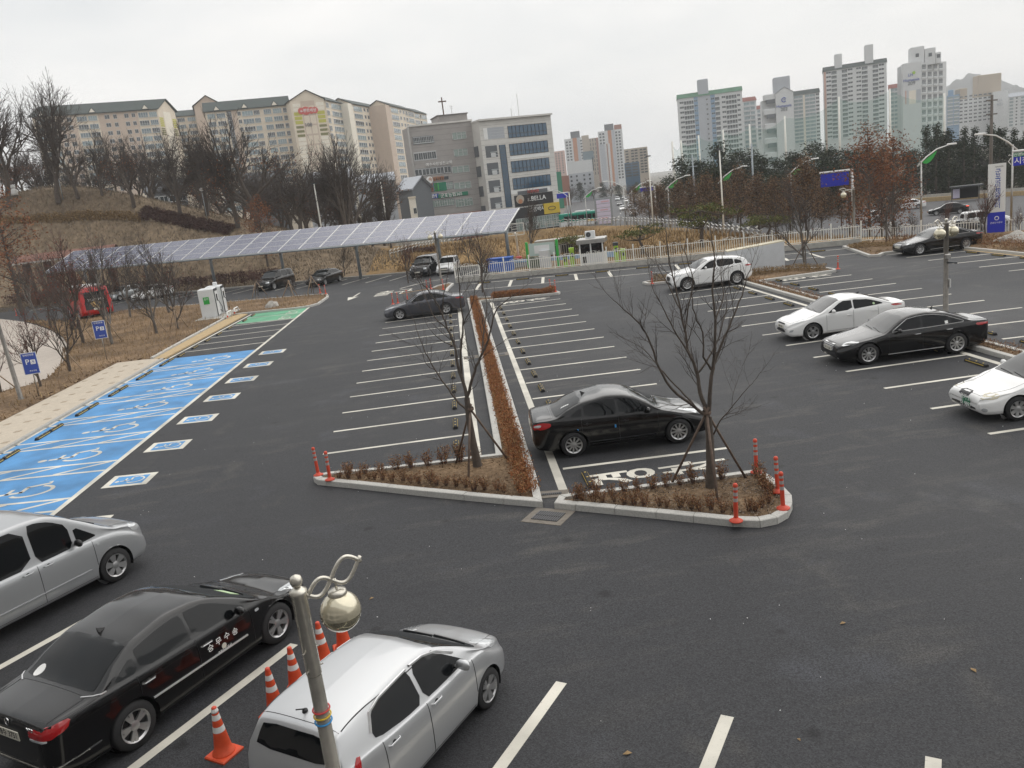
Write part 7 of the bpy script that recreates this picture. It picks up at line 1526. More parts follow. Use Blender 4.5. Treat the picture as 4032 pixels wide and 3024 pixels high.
def yard():
    a, b = H_(1600, 770)[:2], H_(1812, 772)[:2]; a = np.array([6.5, 71.6]); b = np.array([9.0, 70.4]); c0 = (a+b)/2; rz = math.atan2(b[1]-a[1], b[0]-a[0]); w = np.linalg.norm(b-a); rt = thing('notice_board', 'green framed notice board with pale panels behind the fence', 'notice board', (c0[0], c0[1], -.3), rz)
    for x in (-w/2, w/2): MB().bevbox((x, 0, 1.2), (.2, .2, 2.4), .03).build('post', 'green_frame', rt)
    MB().box((0, 0, 1.7), (w*.86, .08, 1.1)).build('panel', 'win_green_', rt); MB().box((0, -.05, 1.7), (w*.5, .02, .7)).build('poster', 'cab_white', rt); MB().box((w*.1, -.2, .8), (.9, .5, 1.6)).build('cabinet', 'render_grey', rt); MB().box((-w*.25, -.2, .55), (1.0, .5, 1.1)).build('cabinet', 'leaf_dull', rt)
    p = ATD(1082, 572, 71.5); rt = thing('blue_bin', 'blue container behind the fence near the canopy end', 'container', (p[0], p[1], -.2), R(-15)); MB().bevbox((0, 0, .62), (2.1, 1.2, 1.2), .06).build('tub', 'bin_blue', rt); MB().box((0, 0, 1.26), (2.2, 1.3, .08)).build('lid', 'bin_blue', rt)
    p = ATD(1120, 555, 84); rt = thing('basketball_hoop', 'white basketball hoop with red padded foot', 'basketball hoop', (p[0], p[1], -1.2), R(-10)); MB().tube([(0, 0, 0), (0, 0, 3.2), (0, -.6, 3.6)], .10, 8).build('post', 'fence_white', rt, True); MB().bevbox((0, 0, .6), (.7, .7, 1.2), .08).build('pad', 'ring_red', rt)
    for (cx, cz, dx, dz) in ((0, 4.55, 1.9, .07), (0, 3.4, 1.9, .07), (-.92, 3.97, .07, 1.2), (.92, 3.97, .07, 1.2), (0, 3.55, .6, .05), (0, 4.0, .6, .05)): MB().box((cx, -.65, cz), (dx, .06, dz)).build('backboard_bar', 'fence_white', rt)
    a, b = GD(1075, 562, -.6)[:2], GD(1260, 548, -.6)[:2]; wl_ = tag(wallseg(np.array([4.0, 77.5]), np.array([14.5, 73.5]), .3, -2.2, .25, 'blue_wall', 'blue_wall'), 'low pale blue painted wall behind the notice board', 'wall')
    c_ = ATD(1208, 530, 86); rt = thing('pump_house', 'concrete culvert house with dark barred openings in the bank', 'culvert house', (c_[0], c_[1], -1.6), R(-14)); MB().box((0, .6, 1.3), (4.6, 1.6, 2.6)).build('wall', 'concrete', rt); MB().box((0, .5, 2.68), (5.0, 2.0, .16)).build('roof_slab', 'concrete', rt)
    for x in (-1.1, 1.1):
        o = MB().box((x, -.215, 1.35), (1.9, .05, 1.5)).build('opening', 'black_plastic', rt)
        for k in range(8): MB().box((x-.85+.24*k, -.25, 1.35), (.05, .03, 1.5)).build('bar', 'steel_dull', o)
mat('leaf_dull', (.10, .12, .09), .7); mat('win_green_', (.42, .52, .49), .3)
yard()
# ---- things left of the canopy and on the hill
def shelter():
    a = ATD(33, 560, 112); b = ATD(250, 528, 108); d = np.array([b[0]-a[0], b[1]-a[1]]); L = np.linalg.norm(d); rt = thing('long_shelter', 'long shelter with red brown roof and dark posts behind the canopy', 'shelter', ((a[0]+b[0])/2, (a[1]+b[1])/2, .0), math.atan2(d[1], d[0])); z = (a[2]+b[2])/2
    MB().add([(-L/2, -1.6, z-.6), (L/2, -1.6, z-.6), (L/2, 0, z+.2), (-L/2, 0, z+.2), (-L/2, 1.6, z-.6), (L/2, 1.6, z-.6)], [(0, 1, 2, 3), (3, 2, 5, 4)]).build('roof', 'roof_brown', rt); MB().box((0, -1.55, z-.7), (L, .12, .2)).build('eave_board', 'concrete', rt)
    for k in range(5): MB().bevbox((-L/2+1+(L-2)*k/4, 0, z/2-.3), (.7, .7, z-.6), .05).build('post', 'wood_brown', rt)
shelter()
def figure(x, dist, h, label):
    p = ATD(x, 420, dist); z = terr(p[0], p[1]); rt = thing('white_figure', label, 'sculpture', (p[0], p[1], z-.1), 0, 'white figures on the hilltop'); MB().lathe([(.5, 0), (.55, .4), (.42, .9), (.30, 1.1)], n=14).build('body', 'white_paint', rt, True); MB().lathe([(.05, 1.05), (.32, 1.2), (.36, 1.45), (.25, 1.72), (.02, 1.8)], n=14).build('head', 'white_paint', rt, True)
    for s in (-1, 1): MB().tube([(s*.35, -.1, .9), (s*.62, -.2, .75), (s*.70, -.25, .45)], [.13, .11, .10], 8).build('arm', 'white_paint', rt, True)
    rt.scale = (h/1.8,)*3
figure(32, crest_d(32)-1, 1.5, 'white round headed figure on the hilltop right of the other'); figure(2, crest_d(2)-1, 1.6, 'white figure on the hilltop cut by the left edge')
for x, yt_, d, lb in ((123, 374, crest_d(123)-4, 'white garden lamp on the hilltop near the oak'), (435, 410, crest_d(435)-3, 'grey garden lamp where the hill path descends')):
    rt, H = pole(x, yt_, d, lb, .05, name='park_lamp', group='park lamps on the hill', m='galv', cat='lamp post'); MB().lathe([(.02, H-.15), (.22, H-.1), (.25, H+.1), (.02, H+.3)], n=12).build('lamp_head', 'reflect_white', rt, True)
hedge('hedge', [tuple(ATD(x, 440, crest_d(x)-5)[:2]) for x in (300, 360, 430, 490)], 1.8, .7, 1100, 'twig_red', 'dark purple brown shrub band on the hill shoulder', .22, zf=terr)
hedge('hedge', [tuple(ATD(x, 440, crest_d(x)-6)[:2]) for x in (-10, 80, 160, 300)], .8, .6, 1000, 'straw', 'dry shrub line below the hilltop path', .18, zf=terr)
# ---- far side of the road
tag(wallseg(np.array(ATD(1905, 430, 156)[:2]), np.array(ATD(2260, 430, 148)[:2]), .4, -3.1, float(ATD(2010, 420, 153)[2]), 'roadside_wall', 'concrete'), 'long cream retaining wall across the road', 'wall')
wr = bpy.data.objects['roadside_wall']; kp0, kp1 = np.array(ATD(1905, 430, 150)[:2]), np.array(ATD(2260, 430, 142)[:2]); o = wallseg(kp0, kp1, .5, -3.05, -2.3, 'planter_kerb', 'sand_kerb', wr)
def bus_stop():
    p = ATD(2087, 425, 141); zt = ATD(2087, 400, 141)[2]; H = zt+2.9; rt = thing('bus_shelter', 'dark green bus shelter across the road', 'bus shelter', (p[0], p[1], -2.9), R(-24)); MB().box((0, 0, H-.1), (4.2, 2.0, .18)).build('roof', 'cab_dark', rt)
    for x in (-1.8, 1.8): MB().box((x, .7, H/2), (.12, .12, H)).build('post', 'cab_dark', rt)
    MB().box((0, .75, H*.5), (3.4, .05, H*.7)).build('back_panel', 'glass_dark', rt); MB().box((-1.2, .70, H*.5), (.9, .05, H*.6)).build('advert', 'screen_pale', rt)
bus_stop()
def pergola():
    p = GD(1848, 492, -3); rt = thing('wooden_shelter', 'dark brown lattice shelter behind the fence', 'shelter', (p[0], p[1], -3.0), R(-25)); 
    MB().box((0, 0, 2.3), (3.6, 2.4, .14)).build('roof', 'wood_brown', rt)
    for x in (-1.6, 1.6):
        for y in (-1, 1): MB().box((x, y, 1.15), (.14, .14, 2.3)).build('post', 'wood_brown', rt)
    for k in range(9): MB().box((-1.4+.35*k, -1.0, .9), (.06, .05, .9)).build('slat', 'wood_brown', rt)
    MB().box((0, -1.0, 1.4), (3.2, .06, .1)).build('rail', 'wood_brown', rt)
pergola()
# ================================================================== buildings
mat('cream', (.66, .58, .47), .85, var=.06, vscale=.4); mat('cream_light', (.76, .71, .61), .85, var=.05, vscale=.4); mat('tan_panel', (.53, .43, .35), .85, var=.06, vscale=.5); mat('roof_slate', (.045, .06, .056), .8, var=.15, vscale=.5); mat('roof_green', (.07, .16, .10), .8, var=.2, vscale=.4); mat('yellow_band', (.46, .44, .08), .8); mat('olive_band', (.20, .19, .08), .8)
mat('apt_white', (.60, .61, .61), .85, var=.05, vscale=.2); mat('apt_grey', (.42, .44, .47), .85, var=.05, vscale=.2); mat('apt_blue', (.22, .33, .46), .85); mat('apt_pink', (.55, .36, .30), .85); mat('apt_dark', (.12, .13, .14), .8); mat('roof_red', (.20, .07, .055), .8)
mat('tile_grey', (.34, .32, .305), .7, var=.10, vscale=.6); mat('tile_pale', (.60, .585, .55), .75, var=.08, vscale=.6); mat('joint', (.15, .14, .135), .9); mat('shop_black', (.014, .014, .016), .4); mat('shop_yellow', (.60, .42, .03), .5)
mat('win_frame', (.55, .56, .56), .5); mat('win_frame_dark', (.03, .035, .04), .4); mat('win_glass', (.13, .18, .205), .10, spec=.8); mat('win_glass_b', (.24, .32, .34), .15, spec=.8); mat('win_glass_d', (.03, .04, .045), .10, spec=.8); mat('curtain_blue', (.028, .085, .15), .08, spec=.9); mat('win_green', (.22, .28, .25), .12, spec=.8); mat('rail_pale', (.50, .53, .53), .6)
mat('brick_far', (.30, .14, .10), .85, var=.1, vscale=.3); mat('beige_far', (.42, .36, .29), .85); mat('orange_far', (.45, .20, .10), .85)
def win_mesh(kind):
    """unit window: x 0..1, z 0..1, outward is -y"""
    mb = MB(); fr, gl = ('win_frame', 'win_glass')
    def bar(x0, x1, z0, z1, y=.0, k=0): mb.mi(k).box(((x0+x1)/2, y-.03, (z0+z1)/2), (x1-x0, .10, z1-z0))
    if kind in ('balc', 'balcb', 'balcd'):
        gl = {'balc': 'win_glass', 'balcb': 'win_glass_b', 'balcd': 'win_glass_d'}[kind]
        mb.mi(1).poly([(0, -.01, 0), (1, -.01, 0), (1, -.01, 1), (0, -.01, 1)])
        for x in (.0, .25, .5, .75, .97): bar(x, x+.03, 0, 1)
        bar(0, 1, .94, 1); bar(0, 1, 0, .05)
        mb.mi(2).box((.5, -.16, .06), (1.04, .08, .12)); mb.mi(2).box((.5, -.16, .36), (1.0, .05, .035)); mb.mi(2).box((.5, -.16, .24), (1.0, .04, .02))
    elif kind == 'small':
        gl = 'win_glass_d'; mb.mi(1).poly([(0, -.01, 0), (1, -.01, 0), (1, -.01, 1), (0, -.01, 1)]); bar(0, .05, 0, 1); bar(.95, 1, 0, 1); bar(0, 1, .92, 1); bar(0, 1, 0, .08); bar(.48, .53, 0, 1)
    elif kind == 'curt':
        fr, gl = 'win_frame_dark', 'curtain_blue'; mb.mi(1).poly([(0, -.01, 0), (1, -.01, 0), (1, -.01, 1), (0, -.01, 1)]); bar(0, .04, 0, 1); bar(.96, 1, 0, 1); bar(0, 1, .97, 1); bar(0, 1, .34, .38); bar(0, 1, 0, .03)
    else:
        gl = 'win_green'; mb.mi(1).poly([(0, -.01, 0), (1, -.01, 0), (1, -.01, 1), (0, -.01, 1)]); bar(0, .03, 0, 1); bar(.97, 1, 0, 1); bar(0, 1, .97, 1); bar(0, 1, 0, .04); bar(.32, .35, 0, 1); bar(.64, .67, 0, 1); bar(.33, 1, .62, .66)
    return mb.me('window', [fr, gl, 'rail_pale'])
WM = {k: win_mesh(k) for k in ('balc', 'balcb', 'balcd', 'small', 'curt', 'green')}
class Bld:
    """facade from pixel A (left) to pixel B (right) at given distances, running down to the ground"""
    def __init__(b, name, label, A, B, dA, dB, depth, wall, group=None, zb=-3.0, top=None, sk=0.0):
        a, c = ATD(*A, dA), ATD(*B, dB); b.zt = (a[2]+c[2])/2 if top is None else top; b.zb = zb; b.H = b.zt-zb
        d = np.array([c[0]-a[0], c[1]-a[1]]); b.W = float(np.linalg.norm(d)); b.rz = math.atan2(d[1], d[0]); b.o = a; b.pa, b.pb, b.da, b.db = A, B, dA, dB
        b.rt = thing(name, label, 'building', (a[0], a[1], zb), b.rz, group); b.depth = depth; b.wall = wall
        b.sk = sk; MB().prism([(0, 0), (b.W, 0), (b.W+sk*depth, depth), (sk*depth, depth)], 0, b.H).build('wall', wall, b.rt)
    def uv(b, x, y):
        """pixel (D coordinates) -> (u, z) on the facade"""
        d = ray(x*KD, y*KD); n_ = np.array([-math.sin(b.rz), math.cos(b.rz), 0]); o = np.array([b.o[0], b.o[1], 0]); t = ((o-EYE)@n_)/(d@n_); p = EYE+t*d
        return float((p-o)@np.array([math.cos(b.rz), math.sin(b.rz), 0])), float(p[2]-b.zb)
    def win(b, kind, u0, u1, z0, z1, y=0.0, rz=0.0, parent=None):
        o = link('window', WM[kind], parent or b.rt, (u0, y, z0), rz); o.scale = (u1-u0, 1, z1-z0); return o
    def box(b, name, u0, u1, z0, z1, m, out_=.05, y0=None, deep=None):
        dp = deep or out_+.02; return MB().box(((u0+u1)/2, -out_+dp/2 if y0 is None else y0, (z0+z1)/2), (u1-u0, dp, z1-z0)).build(name, m, b.rt)
    def gable(b, rise, m='roof_slate', over=.5, along_u=True, wallm=None):
        W, D, H = b.W, b.depth, b.H; o = over; t = .25
        if along_u: v = [(-o, -o, H), (W+o, -o, H), (W+o, D/2, H+rise), (-o, D/2, H+rise), (-o, D+o, H), (W+o, D+o, H)]; tri = [[(.0, 0, H-.1), (0, D, H-.1), (0, D/2, H+rise-.25)], [(W, 0, H-.1), (W, D, H-.1), (W, D/2, H+rise-.25)]]
        else: v = [(-o, -o, H), (-o, D+o, H), (W/2, D+o, H+rise), (W/2, -o, H+rise), (W+o, -o, H), (W+o, D+o, H)]; tri = [[(0, 0, H-.1), (W, 0, H-.1), (W/2, 0, H+rise-.25)], [(0, D, H-.1), (W, D, H-.1), (W/2, D, H+rise-.25)]]
        v = [(x+b.sk*y, y, z) for x, y, z in v]; tri = [[(x+b.sk*y, y, z) for x, y, z in q] for q in tri]
        f = [(0, 1, 2, 3), (3, 2, 5, 4)] if along_u else [(0, 3, 2, 1), (3, 4, 5, 2)]
        r = MB().add(v, f).add([(x, y, z-t) for x, y, z in v], [q[::-1] for q in f]).build('roof', m, b.rt)
        for tr in tri: MB().add(tr+[(x+(.02 if along_u else 0), y+.02, z) for x, y, z in tr], [(0, 1, 2), (3, 5, 4)]).build('gable_wall', wallm or b.wall, b.rt)
        return r
    def dormers(b, us, rise, m='white_paint'):
        for u in us: MB().add([(u-1.3, -.7, b.H+.15), (u+1.3, -.7, b.H+.15), (u, -.7, b.H+1.9), (u, b.depth*.42, b.H+1.9)], [(0, 1, 2), (0, 2, 3), (1, 3, 2)]).build('dormer', 'roof_slate', b.rt); MB().add([(u-1.0, -.74, b.H+.25), (u+1.0, -.74, b.H+.25), (u, -.74, b.H+1.6)], [(0, 1, 2)]).build('dormer_front', 'cream_light', b.rt)
# ---- cream apartment terraces on the left
def cols(b, spec, n, fh, top_off, frac=True, y=0.0, sill=.55, wh=None):
    for f in range(n):
        z1 = b.H-top_off-fh*f
        if z1-2 < 0: break
        for (u0, u1, kind, h) in spec:
            a, c = (u0*b.W, u1*b.W) if frac else (u0, u1)
            k = kind if kind != 'balc' else ('balc', 'balcb', 'balc', 'balcd')[(f*7+int(u0*97)) % 4]
            b.win(k, a, c, z1-h, z1, y-.03)
def slabs(b, spec, n, fh, top_off, m='cream_light', out_=.28):
    """floor bands across balcony bays"""
    for f in range(n):
        z1 = b.H-top_off-fh*f
        if z1 < 2: break
        for (u0, u1) in spec: b.box('floor_band', u0*b.W, u1*b.W, z1-fh+.05, z1-fh+.75, m, out_, deep=.35)
GL = 'cream apartment blocks on the left'
b1 = Bld('apartment_block', 'cream apartment block with green slate roof and yellow striped gable', (70, 261), (337.5, 228), 345, 345, 11, 'cream', GL, sk=.62)
b1.gable(4.2, over=.8); cols(b1, [(.03, .10, 'balc', 1.75), (.11, .17, 'balc', 1.75), (.20, .235, 'small', 1.5), (.26, .30, 'small', 1.5), (.34, .42, 'balc', 1.75), (.43, .50, 'balc', 1.75), (.56, .60, 'small', 1.5), (.63, .66, 'small', 1.6), (.72, .755, 'small', 1.6), (.78, .81, 'small', 1.5), (.835, .915, 'balc', 1.85), (.925, .99, 'balc', 1.85)], 10, 2.85, .9)
for (u0, u1) in ((.51, .83), (.18, .33)): b1.box('tan_panel', u0*b1.W, u1*b1.W, b1.H-30, b1.H-.3, 'tan_panel', .02)
b1.dormers([b1.W*.47, b1.W*.90, b1.W*.08], 2)
gw = np.array(ATD(379.5, 230, 352)[:2])-np.array(ATD(337.5, 228, 345)[:2])
rtg = b1.rt
def gpan(y0, y1, z0, z1, m, name): MB().add([(b1.W+b1.sk*y+.05, y, z) for y, z in ((y0, z0), (y1, z0), (y1, z1), (y0, z1))], [(0, 1, 2, 3)]).build(name, m, rtg)
for k, (z, m) in enumerate([(b1.H-3.2-.7*i, 'yellow_band') for i in range(5)]+[(b1.H-7.0-.7*i, 'olive_band') for i in range(4)]):
    for y in (1.5, 9.5): gpan(y-1.2, y+1.2, z-.26, z+.26, m, 'colour_band')
gpan(3.3, 7.7, 1, b1.H-.6, 'cream_light', 'gable_panel')
b2 = Bld('apartment_block', 'cream apartment gable behind the middle of the left terraces', (418, 228), (476, 226), 385, 385, 40, 'tan_panel', GL); b2.gable(4.0, along_u=False, over=.7)
cols(b2, [(.74, .92, 'balc', 1.7)], 7, 2.85, 1.0)
b3 = Bld('apartment_block', 'low roofed cream apartment wing seen between two gables', (378, 253), (424, 247), 400, 400, 11, 'cream', GL); b3.gable(3.0); cols(b3, [(.08, .42, 'balc', 1.7), (.55, .92, 'balc', 1.7)], 8, 2.85, .8)
b4 = Bld('apartment_block', 'cream apartment wing with white balconies left of the numbered gable', (443, 246), (622, 222.5), 338, 338, 11, 'cream', GL); b4.gable(4.0, over=.7)
cols(b4, [(.02, .11, 'balc', 1.8), (.13, .23, 'balc', 1.8), (.26, .30, 'small', 1.5), (.375, .415, 'small', 1.5), (.43, .56, 'balc', 1.85), (.57, .64, 'balc', 1.8), (.69, .78, 'balc', 1.85), (.80, .905, 'balc', 1.85), (.925, .99, 'balcd', 1.9)], 13, 2.85, .9)
b4.box('tan_panel', .305*b4.W, .37*b4.W, b4.H-38, b4.H-.4, 'tan_panel', .02); b4.box('tan_panel', .25*b4.W, .305*b4.W, b4.H-38, b4.H-.4, 'apt_dark', .015)
b4.dormers([b4.W*.14, b4.W*.47, b4.W*.83], 2)
b5 = Bld('apartment_block', 'cream apartment tower gable numbered 108 with red logo', (625, 214.5), (700, 216), 330, 333, 34, 'cream', GL, top=None); b5.gable(3.6, along_u=False, over=.5)
for (x0, y0, x1, y1, m, o_) in ((.30, 0, .70, 1, 'tan_panel', .05),): b5.box('centre_panel', x0*b5.W, x1*b5.W, 1, b5.H-.4, m, .06)
for k in range(20):
    z = b5.H-1.0-1.55*k
    if z < 6: break
    for (u0, u1) in ((.06, .28), (.74, .96)):
        m = 'yellow_band' if k in (2, 3, 4) else ('olive_band' if k in (5, 6, 7) else 'cream_light'); b5.box('gable_band', u0*b5.W, u1*b5.W, z-1.4, z-.2 if k not in (5, 6, 7) else z-.5, m, .06)
for k in range(12):
    z = b5.H-2.2-3.6*k
    if z < 6: break
    for (u0, u1) in ((.33, .485), (.515, .67)): b5.box('square_panel', u0*b5.W, u1*b5.W, z-3.0, z, 'cream', .09)
uu, zz = b5.uv(665.5, 239); mat('logo_red', (.55, .10, .08), .6)
for du, rr_ in ((-2.6, 1.25), (-.9, 1.55), (1.1, 1.25), (2.6, 1.2)): MB().lathe([(rr_, 0), (rr_, .12), (.01, .12)], (0, 0, 0), 18, 'y', False).build('logo_disc', 'logo_red', b5.rt, loc=(uu+du, -.12-.01*du, zz))
text('e-편한세상', 'white_ink', (uu, -.36, zz), (1, 0, 0), (0, 0, 1), 1.35, b5.rt, ext=.03); uu, zz = b5.uv(666, 270); text('108', 'apt_dark', (uu, -.3, zz), (1, 0, 0), (0, 0, 1), 1.9, b5.rt, ext=.04)
def receding(A, B, dA, dB, label, n, spec, shift_lab):
    bb = Bld('apartment_block', label, A, B, dA, dB, 11, 'cream', GL); bb.gable(3.0, over=.6); cols(bb, spec, n, 2.85, .8); return bb
spc = [(.02, .10, 'balcd', 1.9), (.14, .42, 'balc', 1.9), (.46, .56, 'small', 1.5), (.60, .92, 'balc', 1.9)]
receding((701.5, 217.5), (741, 223), 334, 352, 'cream apartment wing right of the numbered gable', 14, [(.02, .16, 'balcd', 1.9), (.30, .66, 'balc', 1.9), (.68, .96, 'balc', 1.9)], 0)
b6 = receding((760.5, 224), (822, 236), 352, 382, 'cream apartment wing two steps right of the numbered gable', 14, [(.02, .30, 'balc', 1.9), (.36, .42, 'small', 1.5), (.47, .53, 'small', 1.5), (.57, .63, 'small', 1.5), (.68, .74, 'balcd', 1.9), (.76, .98, 'balc', 1.9)], 0)
MB().box((-2.4, 5.0, b6.H/2), (4.8, 10, b6.H)).build('end_wall', 'cream_light', b6.rt)
b7 = receding((842, 228), (893, 240), 372, 405, 'cream apartment wing behind the grey office block', 15, [(.02, .30, 'balc', 1.9), (.36, .43, 'small', 1.5), (.50, .57, 'small', 1.5), (.62, .70, 'balcd', 1.9), (.74, .98, 'balc', 1.9)], 0)
MB().box((-3.2, 5.0, b7.H/2), (6.4, 10, b7.H)).build('end_wall', 'tan_panel', b7.rt)
b8 = receding((893, 241), (921, 247), 410, 428, 'last cream apartment wing beside the church cross', 12, [(.05, .40, 'balc', 1.9), (.46, .56, 'balcd', 1.9), (.60, .96, 'balc', 1.9)], 0)
# ---- grey office block with the cross
r3 = lambda x, y: (822.9+x/5.04, 192.0+y/5.04)
def rect(b, name, x0, y0, x1, y1, m, out_=.05, sub=False):
    u0, z1 = b.uv(*r3(x0, y0)); u1, z0 = b.uv(*r3(x1, y1)); return b.box(name, u0, u1, z0, z1, m, out_)
g1 = Bld('office_building', 'grey tiled office building with a cross on its roof', r3(296, 416), r3(984, 346), 181, 184, 8, 'tile_grey', 'office buildings beyond the canopy')
def wrow(b, kind, x0, y0, x1, y1, n, slope, gap=.0):
    """a row of n windows in a band; the lower corner follows the facade"""
    ua, za = b.uv(*r3(x0, y0)); ub, zb_ = b.uv(*r3(x1, y1)); zt_ = za; zl = zb_
    for k in range(n): w = (ub-ua)/n; b.win(kind, ua+w*k+gap*w, ua+w*(k+1)-gap*w, min(zt_, zl), max(zt_, zl), -.03)
def band(b, xl, yt, xr, yb, kind, n, back=None):
    """band whose top-left pixel is (xl,yt) and bottom-left is yb"""
    ua, zt_ = b.uv(*r3(xl, yt)); _, zb_ = b.uv(*r3(xl+(yb-yt)*.11, yb)); ub, _ = b.uv(*r3(xr, yt)); w = (ub-ua)/n
    if back: b.box('recess', ua-.1, ub+.1, zb_-.1, zt_+.1, back, .015)
    for k in range(n): b.win(kind, ua+w*k, ua+w*(k+1), zb_, zt_, -.03)
    return ua, ub, zb_, zt_
for k in range(1, 22):
    z = g1.H-k*1.1
    if z > 3: g1.box('tile_joint', 0, g1.W, z-.02, z+.02, 'joint', .006, deep=.01)
band(g1, 345, 530, 570, 605, 'balcd', 3, 'apt_dark'); band(g1, 770, 478, 925, 557, 'green', 1); band(g1, 355, 700, 598, 785, 'small', 5, 'win_frame'); band(g1, 788, 660, 940, 740, 'green', 1)
band(g1, 365, 880, 765, 955, 'small', 5, 'apt_dark'); band(g1, 768, 850, 960, 922, 'green', 1); band(g1, 380, 1060, 785, 1130, 'green', 6, 'apt_dark'); band(g1, 788, 1025, 980, 1098, 'green', 1); band(g1, 398, 1240, 800, 1310, 'green', 5, 'apt_dark'); band(g1, 805, 1205, 998, 1290, 'green', 2)
def signtext(b, txt, x, y, size, m, back=None, bw=0, bh=0):
    u, z = b.uv(*r3(x, y))
    if back: b.box('sign_board', u-bw/2, u+bw/2, z-bh/2, z+bh/2, back, .16)
    text(txt, m, (u, -.26, z), (1, 0, 0), (0, 0, 1), size, b.rt, ext=.05)
signtext(g1, '예수사랑실천교회', 630, 815, .8, 'white_ink'); signtext(g1, '속셈학원', 600, 980, .95, 'orange_far', 'cab_dark', 5.5, .6); signtext(g1, '군포농협', 730, 1158, .95, 'white_ink', 'sign_green', 4.6, .8); signtext(g1, 'NH', 565, 1170, 1.1, 'white_ink', 'sign_blue', 2.6, .9); signtext(g1, '365', 850, 1145, .9, 'white_ink', 'sign_green', 4.0, .8)
for i, m in enumerate(('print_pink', 'yellow_band', 'orange_far', 'curtain_blue', 'green_frame', 'sign_green')): u, z = g1.uv(*r3(430+48*i, 1085-5*i)); g1.box('window_poster', u-.85, u+.85, z-.95, z+.85, m, .12)
u, z = g1.uv(*r3(528, 993)); MB().lathe([(.75, 0), (.75, .2), (.01, .2)], (0, 0, 0), 18, 'y', False).build('sign_disc', 'white_ink', g1.rt, loc=(u, -.05, z))
g1.box('shop_band', .3, g1.W-.3, .2, 6.0, 'brick_far', .06)
ua, z = g1.uv(*r3(620, 290)); ub, _ = g1.uv(*r3(940, 262)); zt1 = g1.uv(*r3(780, 277))[1]; MB().box(((ua+ub)/2, 4, (g1.H+zt1)/2-.5), (ub-ua, 7, zt1-g1.H+1)).build('stair_tower', 'tile_grey', g1.rt); MB().box(((ua+ub)/2, 4, zt1+.05), (ub-ua+.4, 7.4, .2)).build('tower_cap', 'joint', g1.rt)
uc, zc_ = g1.uv(*r3(677, 130)); zx = g1.uv(*r3(675, 83))[1]; MB().box((uc, 1.2, (zt1+zx)/2), (.22, .22, zx-zt1)).build('cross_upright', 'wood_brown', g1.rt); MB().box((uc, 1.05, zc_), (1.75, .22, .24)).build('cross_arm', 'wood_brown', g1.rt)
ux, _ = g1.uv(*r3(800, 200)); MB().tube([(ux, 3, zt1), (ux, 3, zt1+2.2)], .05, 5).build('aerial', 'steel_dull', g1.rt)
for zz_ in (1.6, 2.0): MB().tube([(ux-.4, 3, zt1+zz_), (ux+.4, 3, zt1+zz_-.1)], .03, 4).build('aerial', 'steel_dull', g1.rt)
MB().box((g1.W/2, -.05, g1.H+.12), (g1.W+.2, .4, .35)).build('parapet', 'tile_pale', g1.rt)
MB().tube([(-.15, -.3, 2), (-.15, -.3, g1.H)], .22, 8).build('flue_pipe', 'steel_dull', g1.rt)
for yy in (1.5, 4, 6.5):
    for f in range(5): MB().box((g1.W+.08, yy, g1.H-4-4*f), (.14, 1.3, 1.6)).build('side_window', 'win_glass_d', g1.rt)
# ---- pale office block with blue glazing
g2 = Bld('office_building', 'pale stone office building with blue glazed bands and shops below', r3(1062, 352), r3(1845, 283), 180, 187, 15, 'tile_pale', 'office buildings beyond the canopy')
for k in range(1, 26):
    z = g2.H-k*1.0
    if z > 4: g2.box('stone_joint', 0, g2.W, z-.015, z+.015, 'joint', .006, deep=.01)
for (x0, y0, x1, yb) in ((1376, 405, 1800, 537), (1393, 600, 1815, 728), (1412, 790, 1830, 915), (1430, 975, 1845, 1100)):
    ua, ub, z0, z1 = band(g2, x0, y0, x1, yb, 'curt', 10)
ua, zt_ = g2.uv(*r3(1282, 612)); ub, _ = g2.uv(*r3(1352, 605)); u2, zb_ = g2.uv(*r3(1385, 1290)); nst = 20
for k in range(nst): g2.win('curt', ua, ub, zb_+(zt_-zb_)*k/nst, zb_+(zt_-zb_)*(k+1)/nst, -.03)
for (x0, y0, x1, yb) in ((1132, 625, 1262, 752), (1150, 812, 1275, 942), (1168, 1003, 1295, 1132), (1186, 1190, 1312, 1310)):
    ua, z1 = g2.uv(*r3(x0, y0)); ub, _ = g2.uv(*r3(x1, y0)); _, z0 = g2.uv(*r3(x0+14, yb)); g2.box('loggia', ua, ub, z0, z1, 'apt_dark', .02); g2.box('rail', ub-1.7, ub-.1, z0+1.0, z0+1.12, 'rail_pale', .12); g2.box('rail', ub-1.7, ub-.1, z0+.4, z0+.5, 'rail_pale', .12); g2.box('outdoor_unit', ub-1.6, ub-.5, z0, z0+.9, 'win_frame', .10)
ua, z1 = g2.uv(*r3(1110, 430)); ub, _ = g2.uv(*r3(1335, 410)); _, z0 = g2.uv(*r3(1122, 555)); g2.box('roof_opening', ua, ub, z0, z1, 'apt_grey', .02); g2.box('opening_light', ua, ua+.9, z0, z1, 'white_paint', .06)
for q in (.3, .55, .8): g2.box('rail', ua+1.2, ub, z0+(z1-z0)*q-.06, z0+(z1-z0)*q+.02, 'rail_pale', .08)
for (y0, y1) in ((735, 770), (1108, 1150)):
    ua, z1 = g2.uv(*r3(1405, y0)); ub, _ = g2.uv(*r3(1840, y0-30)); _, z0 = g2.uv(*r3(1408, y1)); g2.box('white_band', ua, ub, z0, z1, 'white_paint', .03)
ua, z1 = g2.uv(*r3(1448, 1165)); ub, _ = g2.uv(*r3(1866, 1125)); _, z0 = g2.uv(*r3(1462, 1290)); g2.box('shop_sign', ua, ub, z0, z1, 'shop_black', .12)
